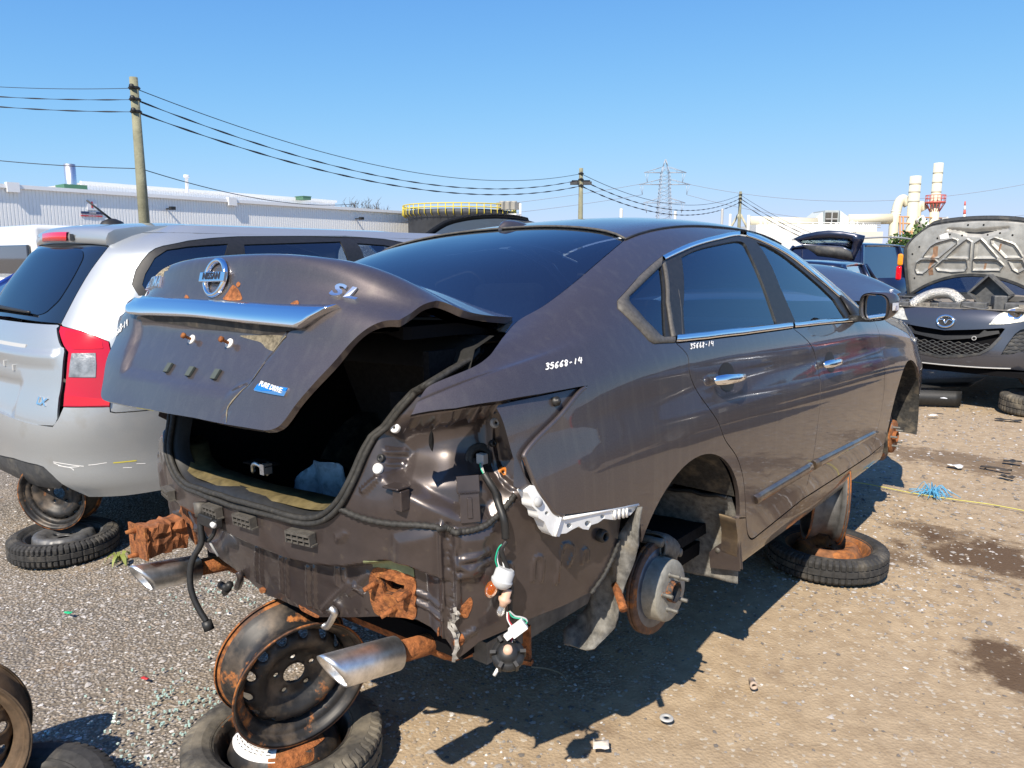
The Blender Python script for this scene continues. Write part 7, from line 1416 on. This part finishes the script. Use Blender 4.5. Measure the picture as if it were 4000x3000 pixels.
# wooden utility poles
M_WOOD = mat('grey_green_pole_wood', (.23, .225, .15), .9, noise=(2, .3), bump=(18, .6, .03))
def pole(u, vtop, dep, r, label, braces=False, twin=False):
    t = WV.at(u, vtop, dep); E = empty('utility_pole', (t[0], t[1], 0), 0, label, 'utility pole', 'wooden utility poles'); h = t[2]
    MB().tube([(0, 0, 0), (0, 0, h*.5), (0, 0, h)], [r*1.25, r*1.1, r*.85], 14).build('pole_shaft', M_WOOD, E)
    for z in (.35, .72, 1.12): MB().lathe([(r*1.05, -.05), (r*1.3, 0), (r*1.05, .05)], (np.eye(3), np.array([0, 0, h-z])), 12).lathe([(0, -.06), (.07, -.05), (.09, 0), (.07, .05), (0, .06)], frame(-WV.F, o=-WV.F*r*1.2+np.array([0, 0, h-z])), 10).build('insulator', M_BLACK, E)
    if braces:
        for s in (-1, 1): MB().tube([WV.R*s*1.35+[0, 0, h-4.6], WV.R*s*.12+[0, 0, h-2.4]], .13, 8).build('pole_brace', mat('pale_brace_wood', (.42, .40, .30), .9, noise=(2, .3)), E)
    if twin:
        for s in (-1, 1): MB().box(WV.R*s*.42+np.array([0, 0, h-.95]), (.55, .3, .2), np.column_stack([WV.R, np.r_[-WV.R[1], WV.R[0], 0], [0, 0, 1.0]])).build('flood_light', M_GREYPLB, E)
        MB().tube([-WV.R*.6+[0, 0, h-.8], WV.R*.6+[0, 0, h-.8]], .05, 6).build('cross_bar', M_BLACK, E)
    return np.array([t[0], t[1], h])
T1 = pole(521, 302, 26, .155, 'tallest wooden utility pole, rising behind the silver people carrier'); T2 = pole(2270, 657, 50, .15, 'wooden utility pole with two flood lights behind the sedan roof', twin=True); T3 = pole(2893, 748, 82, .17, 'wooden utility pole propped by two pale braces, farthest right', True)
T0 = WV.at(-900, 430, 30); T4 = WV.at(3330, 900, 88)
M_WIRE = mat('black_cable', (.02, .02, .025), .6)
def wire(A, B, sag, r, twist=True, label=None, n=60, name='overhead_cable'):
    t = np.linspace(0, 1, n if not twist else 240); P = A+(B-A)*t[:, None]; P[:, 2] -= sag*4*t*(1-t); rr = r*(1+.45*np.sin(t*np.linalg.norm(B-A)*4.2)) if twist else r
    o = MB().tube(P, rr, 5).build(name, M_WIRE); return tag(o, label, 'cable', 'overhead cables between the poles')
dz = [(-.35, .015, False), (-.72, .024, True), (-1.12, .026, True)]
nm = ('thin top', 'twisted middle', 'twisted lowest')
for k, (z, r, tw) in enumerate(dz):
    o = np.array([0, 0, z]); v0 = (338, 376, 415)[k]
    wire(WV.at(-30, v0, 27.5), T1+o, .05, r*.7, tw, nm[k]+' cable running from the left edge to the tallest pole')
    wire(T1+o, T2+o, (1.45, 1.55, 1.45)[k], r, tw, nm[k]+' cable sagging between the tallest pole and the flood light pole')
    wire(T2+o, T3+o, (1.5, 1.6, 1.6)[k], r*1.3, tw, nm[k]+' cable between the flood light pole and the braced pole')
    wire(T3+o, WV.at(3420, 985+18*k, 78), .8, r*1.3, tw, nm[k]+' cable running down right from the braced pole')
wire(WV.at(-30, 625, 27), np.array([T1[0], T1[1], WV.at(560, 652, 26)[2]]), .05, .014, False, 'single thin wire low on the tallest pole, from the left edge')
wire(np.array([T1[0], T1[1], WV.at(560, 652, 26)[2]]), WV.at(1400, 795, 45), .5, .016, False, 'single thin wire dropping right from the tallest pole to the warehouse')
# lattice pylon and its lines
PY = empty('lattice_pylon', label='steel lattice pylon far behind the sedan roof', cat='pylon'); pd = 330; b = MB(); base = WV.at(2588, 1008, pd); zt_ = WV.at(2592, 630, pd)[2]; ux = np.r_[WV.R[:2], 0]; uy = np.r_[-WV.R[1], WV.R[0], 0]; HP = zt_
wz = lambda z: float(np.interp(z, [0, HP*.38, HP*.86, HP], [5.0, 3.0, 1.7, .15])); lv = np.r_[np.linspace(0, HP*.4, 6), np.linspace(HP*.45, HP*.86, 12), HP*.93, HP]; cor = [(-1, -1), (1, -1), (1, 1), (-1, 1)]
pt = lambda z, c: np.r_[base[:2], z]+(ux*c[0]+uy*c[1])*wz(z)
for i in range(len(lv)-1):
    for k in range(4):
        b.tube([pt(lv[i], cor[k]), pt(lv[i+1], cor[k])], .13, 4); b.tube([pt(lv[i], cor[k]), pt(lv[i+1], cor[(k+1) % 4])], .075, 3); b.tube([pt(lv[i], cor[(k+1) % 4]), pt(lv[i+1], cor[k])], .075, 3)
M_PYL = mat('grey_lattice_steel', (.42, .46, .52), .6, .3); b.build('tower', M_PYL, PY)
arms = []
for vz, hw in ((690, 9.0), (735, 11.0), (805, 9.0)):
    b = MB(); z = WV.at(2590, vz-10, pd)[2]
    for s in (-1, 1):
        tip_ = np.r_[base[:2], z]+ux*s*hw
        for k in (-1, 1): b.tube([np.r_[base[:2], z+2.2]+ux*s*1.6+uy*k*1.4, tip_], .10, 4); b.tube([np.r_[base[:2], z]+ux*s*1.6+uy*k*1.4, tip_], .12, 4)
        for f in (.35, .65): b.tube([np.r_[base[:2], z+2.2*(1-f)]+ux*s*(1.6+(hw-1.6)*f), np.r_[base[:2], z]+ux*s*(1.6+(hw-1.6)*(f+.15))], .07, 3)
        for dx in (-1.6, 1.2): b.tube([tip_-ux*s*(1.0-dx*.5), tip_-ux*s*1.6+[0, 0, -4.2]], .10, 4)
        arms.append(tip_-ux*s*1.6+[0, 0, -4.2])
    b.build('crossarm', M_PYL, PY)
for k, (i, u, v, d) in enumerate(((0, 1250, 850, 300), (2, 1250, 880, 300), (1, 4100, 700, 300), (3, 4100, 825, 300))): tag(MB().tube([arms[i]+(WV.at(u, v, d)-arms[i])*t-np.array([0, 0, 8.0*4*t*(1-t)*(1 if k > 1 else .3)]) for t in np.linspace(0, 1, 40)], .09, 4).build('power_line', mat('far_line', (.25, .28, .33), .7)), ('upper pylon line running left from the lattice pylon', 'lower pylon line running left from the lattice pylon', 'upper pylon line running right past the chimneys', 'lower pylon line running right past the chimneys')[k], 'cable')
# works at the right: hall, ducts, filter house, stacks
WD = 150; M_CREAM = mat('cream_works_paint', (.66, .61, .46), .55, noise=(.25, .06)); M_PALE = mat('pale_works_paint', (.70, .69, .64), .55, noise=(.3, .06)); M_ORS = mat('orange_steel', (.52, .27, .13), .7); M_REDS = mat('red_steel', (.55, .10, .07), .6)
wp = lambda u, v, d=WD: WV.at(u, v, d); Bx2 = np.column_stack([WV.R, np.r_[-WV.R[1], WV.R[0], 0], [0, 0, 1.0]])
px2m = lambda n, d=WD: n*d/3000
def works_box(E, u0, v0, u1, v1, d, dp_, m, nm): a, b_ = wp(u0, v0, d), wp(u1, v1, d); c = (a+b_)/2+np.r_[-WV.R[1], WV.R[0], 0]*dp_/2; return MB().box(c, (px2m(abs(u1-u0), d), dp_, abs(a[2]-b_[2])), Bx2).build(nm, m, E)
HL = empty('works_hall', label='long pale works hall with pipes on its roof beyond the sedan bonnet', cat='building'); works_box(HL, 2950, 878, 3420, 1040, 140, 25, M_PALE, 'hall'); works_box(HL, 3340, 905, 3445, 1040, 138, 4, mat('beige_end', (.60, .57, .50), .6), 'end_block'); b = MB()
for k in range(60): u = 2960+k*7.6; b.box(wp(u, 958, 139.6), (.16, .1, px2m(160, 140)), Bx2)
b.build('cladding_ribs', M_CLADT, HL); b = MB(); rg = np.random.default_rng(11)
for k in range(26): u = rg.uniform(2960, 3420); h = rg.uniform(8, 26); b.tube([wp(u, 885, 141), wp(u, 885-h, 141)], .12+.1*rg.random(), 6)
for v in (868, 876, 884): b.tube([wp(3000, v, 140.5), wp(3440, v+4, 140.5)], .10, 5)
b.build('roof_pipes', M_PALE, HL)
DU = empty('roof_duct', label='fat pale duct lying along the works roof', cat='duct'); r_ = px2m(17); MB().tube([wp(2930, 862), wp(3190, 868)], r_, 18).tube([wp(3315, 858), wp(3480, 855)], px2m(20), 18).build('duct', M_CREAM, DU)
FH = empty('filter_house', label='grey box with a dark louvred opening on the works roof', cat='filter'); works_box(FH, 3222, 822, 3275, 882, 149, 6, mat('grey_filter_box', (.42, .46, .46), .6), 'box'); works_box(FH, 3226, 830, 3272, 880, 148.4, .4, mat('louvre_dark', (.07, .065, .055), .8), 'louvre')
b = MB()
for sgn, ua, ub in ((-1, 3222, 3185), (1, 3282, 3318)):
    A = [wp(ua, 822), wp(ua, 885), wp(ub, 885), wp(ub, 850)]; B2 = [q+np.r_[-WV.R[1], WV.R[0], 0]*6 for q in A]; b.hexa([A[0], A[1], A[2], A[3], B2[0], B2[1], B2[2], B2[3]])
b.build('hood_piece', mat('grey_filter_side', (.50, .54, .54), .6), FH); b = MB(); b.box(wp(3249, 855, 148), (px2m(46), .2, .14), Bx2).box(wp(3249, 855, 148), (.14, .2, px2m(50)), Bx2).build('louvre_bars', M_GREYPL, FH)
def stack_(label, u0, v0, u1, v1, r, m, rings, platform=None):
    E = empty('chimney_stack', label=label, cat='chimney', group='cream works chimneys'); A, B = wp(u1, v1), wp(u0, v0); A = np.array([A[0], A[1], 0]); B = np.array([A[0], A[1], B[2]]); MB().lathe([(r, 0), (r, B[2]), (r*.86, B[2]), (r*.86, B[2]-1.5)], (np.eye(3), A), 28).build('shaft', m, E); M_FL = mat('dark_cream_flange', (.45, .42, .32), .6)  # ring flanges in a darker cream than the shaft
    for v in rings: z = wp(u0, v)[2]; MB().lathe([(r, -.14), (r*1.05, -.10), (r*1.05, .10), (r, .14)], (np.eye(3), A+[0, 0, z]), 28).build('ring_flange', M_FL, E)
    if platform:
        z = wp(u0, platform)[2]; MB().lathe([(r, -.3), (r*2.1, -.25), (r*2.1, .05), (r, .05)], (np.eye(3), A+[0, 0, z]), 24).build('platform', M_REDS, E); b = MB()
        for w in np.linspace(0, 2*math.pi, 16, endpoint=False): b.tube([A+[r*2.05*math.cos(w), r*2.05*math.sin(w), z], A+[r*2.05*math.cos(w), r*2.05*math.sin(w), z+1.25]], .06, 4); b.tube([A+[r*1.0*math.cos(w), r*math.sin(w), z-1.8], A+[r*2.0*math.cos(w), r*2*math.sin(w), z-.2]], .07, 4)
        for h in (.65, 1.25): b.tube([A+[r*2.05*math.cos(w), r*2.05*math.sin(w), z+h] for w in np.linspace(0, 2*math.pi, 25)], .06, 4, False)
        b.build('railing', M_REDS, E)
    return E, A
stack_('wider cream chimney beside the curved cream duct', 3560, 694, 3548, 1040, px2m(20), M_CREAM, (724, 754, 790), None); stack_('tallest cream chimney with a red railed platform', 3647, 645, 3632, 1040, px2m(17), M_CREAM, (682, 718, 754, 808), 792)
CD = empty('curved_duct', label='cream duct bending over into the wider chimney', cat='duct'); MB().tube(catmull([wp(3484, 1040), wp(3490, 900), wp(3500, 830), wp(3512, 790), wp(3530, 778), wp(3548, 800)], 6), px2m(18), 16).build('duct', M_CREAM, CD); b = MB()
for v in (825, 836): b.lathe([(px2m(18), -.1), (px2m(19.5), 0), (px2m(18), .1)], (np.eye(3), wp(3499, v)), 20)
b.build('ring_flange', M_PALE, CD)
C2 = empty('curved_duct', label='shorter cream duct bending over between the two chimneys', cat='duct'); MB().tube(catmull([wp(3576, 1000), wp(3580, 860), wp(3585, 815), wp(3598, 800), wp(3612, 820)], 6), px2m(15), 16).build('duct', M_CREAM, C2); MB().tube(catmull([wp(3590, 850, 147), wp(3612, 880, 147), wp(3632, 920, 147), wp(3640, 1000, 147)], 6), px2m(17, 147), 16).build('duct_branch', M_PALE, C2)
FR = empty('works_scaffold', label='orange and pale steel scaffold round the chimney feet', cat='scaffold'); b = MB()
for u in (3516, 3528, 3562, 3576, 3604, 3620, 3655, 3670): b.tube([wp(u, 1040, 148), wp(u, 845 if u < 3600 else 880, 148)], .16, 4)
for v in (846, 872, 905, 940): b.tube([wp(3512, v, 148), wp(3680, v+6, 148)], .13, 4)
b.build('orange_frame', M_ORS, FR); b = MB()
for k in range(14): u = rg.uniform(3655, 3705); b.box(wp(u, rg.uniform(850, 930), 152), (px2m(rg.uniform(6, 16)), 1.5, px2m(rg.uniform(6, 20))), Bx2)
for k in range(10): u = 3655+k*5.5; b.tube([wp(u, 1000, 151), wp(u, 850+k*3, 151)], .1, 4)
b.build('plant_boxes', M_PALE, FR); works_box(FR, 3655, 880, 3720, 1040, 156, 8, M_ORS, 'plant_house')
RM = empty('radio_mast', label='thin red and white mast far right of the chimneys', cat='mast'); md = 400
for k in range(6): a, b_ = wp(3770-k*.8, 787+k*17, md), wp(3770-(k+1)*.8, 787+(k+1)*17, md); MB().tube([a, b_], [.35+.12*k, .35+.12*(k+1)], 6).build('mast_section', M_REDS if k % 2 == 0 else M_PALE, RM)
for k, (u, v0, d, c_) in enumerate(((2427, 815, 60, M_PALE), (2638, 825, 70, M_PALE), (2822, 815, 75, M_GREYPL), (2853, 836, 75, M_PALE), (2925, 840, 60, M_PALE))):
    t = WV.at(u, v0, d); tag(MB().lathe([(.13, 0), (.13, t[2]-.1), (.10, t[2]), (0, t[2])], (np.eye(3), np.array([t[0], t[1], 0])), 10).build('post', c_), ('white post nearest the flood light pole behind the sedan roof', 'white post below the lattice pylon', 'grey post left of the braced pole', 'pale post just left of the braced pole', 'pale post just right of the braced pole')[k], 'post', 'posts behind the sedan roof')
# far low buildings and trees along the horizon
for k, (u0, u1, v0, d, m, lb) in enumerate(((2050, 2420, 985, 160, M_PALE, 'low pale building on the horizon hidden by the sedan roof'), (3700, 4300, 958, 170, M_CLAD, 'low white building on the horizon behind the open bonnet'), (-900, -200, 930, 70, M_CLAD, 'white building at the far left beyond the frame edge'))):
    E = empty('far_building', label=lb, cat='building'); works_box(E, u0, v0, u1, 1040, d, 20, m, 'walls'); works_box(E, u0-4, v0-5, u1+4, v0, d-.5, 21, M_CLADT, 'roof')
def tree(x, y, h, r, label, bare=False, z_c=.6, n=1500, seed=1, cols=None, group=None):
    rg = np.random.default_rng(seed); E = empty('tree' if not bare else 'bare_tree', (x, y, 0), 0, label, 'tree', group); b = MB().tube([(0, 0, 0), (.05*r, 0, h*.35), (0, .05*r, h*.6)], [r*.10, r*.075, r*.04], 8); tips = []
    for k in range(9 if not bare else 26):
        a = rg.uniform(0, 6.28); z = h*rg.uniform(.3, .6); e = np.array([r*.8*math.cos(a)*rg.uniform(.4, 1), r*.8*math.sin(a)*rg.uniform(.4, 1), h*rg.uniform(.65, 1.0)]); m_ = np.array([e[0]*.4, e[1]*.4, z+(e[2]-z)*.5])
        b.tube(catmull([(0, 0, z), m_, e], 3), [r*.035*(1-.8*t) for t in np.linspace(0, 1, 7)], 5); tips.append(e)
        if bare:
            for j in range(5): f = m_+(e-m_)*rg.random(); b.tube([f, f+np.array([rg.normal(0, .18), rg.normal(0, .18), .3])*r], [r*.012, r*.004], 4)
    b.build('trunk', mat('bark', (.10, .08, .06), .95), E)
    if not bare:
        c = MB(); cl_ = [np.array([r*.62*rg.normal()*.6, r*.62*rg.normal()*.6, h*(z_c+.16*rg.normal())]) for _ in range(22)]+tips
        for k in range(n):
            p = cl_[rg.integers(len(cl_))]+rg.normal(0, .17*r, 3); s = .055*r*rg.uniform(.6, 1.6); q = rg.normal(size=3); q /= np.linalg.norm(q); w = np.cross(q, rg.normal(size=3)); w /= np.linalg.norm(w); v = np.cross(q, w)
            c.cur = int(rg.random() < .4); c.add([p+s*(w*1.4), p+s*v*.7, p-s*w*1.4, p-s*v*.7], [(0, 1, 2, 3)], False)
        c.build('crown', [mat('leaf_green', (.07, .13, .022), .6), mat('leaf_dark_green', (.04, .08, .015), .6)], E)
    return E
t_ = WV.at(3570, 965, 30); tree(t_[0], t_[1], WV.at(3570, 925, 30)[2], 1.0, 'bright green bush behind the corner of the open bonnet', z_c=.72, n=1900, seed=3)
for k, u in enumerate((1370, 1410, 1450, 1490)): t_ = WV.at(u, 850, 120); tree(t_[0], t_[1], WV.at(u, 772+(k % 2)*8, 120)[2], 2.2, ('leftmost leafless tree behind the warehouse', 'second leafless tree from the left behind the warehouse', 'third leafless tree from the left behind the warehouse', 'leafless tree nearest the round tank behind the warehouse')[k], True, seed=20+k, group='leafless trees behind the warehouse')
# ================================================================ small things on the ground
M_ROPE = mat('yellow_rope', (.52, .48, .12), .8)
pts = [WV.on(u, v, 'z', .012) for u, v in ((3240, 1868), (3400, 1893), (3560, 1925), (3720, 1950), (3880, 1972), (4080, 2010))]; tag(MB().tube(catmull(pts, 8), .0032, 6).build('rope', M_ROPE), 'thin yellow rope stretched across the ground right of the sedan', 'rope')
def tuft(u, v, label, n=70, R_=.16, seed=1, m=None):
    rg = np.random.default_rng(seed); c = WV.on(u, v, 'z', .01); b = MB()
    for k in range(n):
        a = rg.uniform(0, 6.28); l = R_*rg.uniform(.4, 1.2); h = R_*rg.uniform(0, .8); d = np.array([math.cos(a), math.sin(a), 0]); b.tube(catmull([c+d*.02, c+d*l*.5+[0, 0, h], c+d*l+rg.normal(0, .02, 3)*[1, 1, .2]+[0, 0, .004]], 3), .0022, 4)
    return tag(b.build('frayed_twine', m or mat('blue_twine', (.10, .38, .62), .7)), label, 'twine')
tuft(3640, 1932, 'frayed blue twine tied to the yellow rope', 60, .10, 1); tuft(3990, 1590, 'frayed blue twine beside the tyre at the right edge', 60, .16, 2)
def flat_bit(name, u, v, L, W, m, label, rz=0, h=.004, cat='litter', crump=0.0, seed=0, group=None):
    c = WV.on(u, v, 'z', .008); rg = np.random.default_rng(seed+int(u)); B = rotz(rz); g = [[c+B@np.array([L*(a-.5), W*(b-.5), crump*rg.random()+h]) for a in np.linspace(0, 1, 5)] for b in np.linspace(0, 1, 4)]; o = MB().grid(g).build(name, m); solid(o, .003, 0); return tag(o, label, cat, group)
q = WV.on(1600+1850*.5425, 2100+1300*.5425, 'z', .006); E = empty('washer', label='pale round washer lying on the bare dirt below the brake disc', cat='washer'); MB().lathe([(.010, .0), (.010, .004), (.022, .004), (.024, .0)], (np.eye(3), q), 20).build('washer_ring', M_GREYPL, E)
q = WV.on(1900+1150*.904, 2500+185*.904, 'z', .010); E = empty('pipe_fitting', label='small rusty metal fitting lying on the sandy ground at the lower right', cat='fitting'); MB().lathe([(.007, -.03), (.011, -.02), (.011, .01), (.014, .012), (.014, .026), (.008, .026), (.008, .0)], frame((.55, -.8, .05), o=q), 14).build('fitting_body', mat('pale_rust', (.42, .33, .26), .8), E)
flat_bit('paper_scrap', 1900+495*.904, 2500+462*.904, .05, .045, mat('paper', (.72, .66, .58), .8), 'cream paper scrap on the gravel by the lamp shadow', .6, crump=.008, cat='paper')
flat_bit('plastic_shard', 260+8, 2400, .03, .02, mat('green_plastic', (.02, .5, .22), .4), 'small bright green plastic bit on the gravel at the left', .3, crump=.01)
flat_bit('plastic_shard', 567, 2655, .03, .012, mat('red_plastic', (.55, .04, .04), .4), 'small red plastic chip on the gravel left of the standing wheel', .3, crump=.004)
for k, (u, v, L, W, rz, c_, lb) in enumerate(((3938, 1645, .22, .06, .3, (.03, .03, .03), 'black plastic strip on the lane at the right edge'), (3930, 1867, .10, .05, -.4, (.05, .045, .04), 'dark torn scrap lying on the lane right of the yellow rope'), (3955, 1808, .12, .05, .1, (.03, .03, .03), 'flat dark rubber bit on the lane'), (3890, 1836, .20, .03, -.1, (.06, .05, .04), 'narrow dark stick lying on the lane at the right'), (3730, 1826, .10, .06, 0, (.7, .69, .66), 'white crumpled wrapper on the gravel lane'), (3645, 1627, .09, .05, .5, (.75, .73, .7), 'small white scrap in front of the open bonnet car'))): flat_bit('ground_scrap', u, v, L, W, mat('scrap', c_, .7), lb, rz, crump=.02)
E = empty('weed', label='small yellow green weed on the gravel by the silver car spare tyre', cat='plant'); c = WV.on(470, 2195, 'z', .0); rg = np.random.default_rng(9); b = MB()
for k in range(12): a = rg.uniform(0, 6.28); d = np.array([math.cos(a), math.sin(a), 0]); l = rg.uniform(.03, .075); s = np.array([-d[1], d[0], 0])*.010; b.grid([[c, c], [c+d*l*.5+s+[0, 0, .05], c+d*l*.5-s+[0, 0, .05]], [c+d*l*.9+s*.8+[0, 0, .035], c+d*l*.9-s*.8+[0, 0, .03]], [c+d*l*1.15, c+d*l*1.15]])
b.build('leaves', mat('weed_leaf', (.22, .25, .06), .6), E)
b = MB(); g0 = WV.on(1970, 2600, 'z', .01); tag(MB().tube(catmull([WV.on(u, v, 'z', .012) for u, v in ((2075, 2605), (2140, 2612), (2190, 2630), (2212, 2650))], 5), .004, 5).build('dry_twig', mat('twig', (.25, .21, .15), .9)), 'dry twig lying in the shade below the sedan rear wheel', 'twig')
# broken window glass: tiny blue green crumbs
rg = np.random.default_rng(12); b = MB()
for cu, cv, n, sp_ in ((740, 2760, 110, .16), (560, 2860, 70, .15), (860, 2330, 60, .12), (520, 2950, 50, .2)):
    c = WV.on(cu, cv, 'z', .004)
    for k in range(n): p = c+np.r_[rg.normal(0, sp_, 2), .006]; b.box(p, rg.uniform(.004, .009, 3), rotz(rg.uniform(0, 3)))
tag(b.build('glass_crumbs', mat('glass_crumb', (.40, .55, .50), .15, coat=1)), kind='stuff')
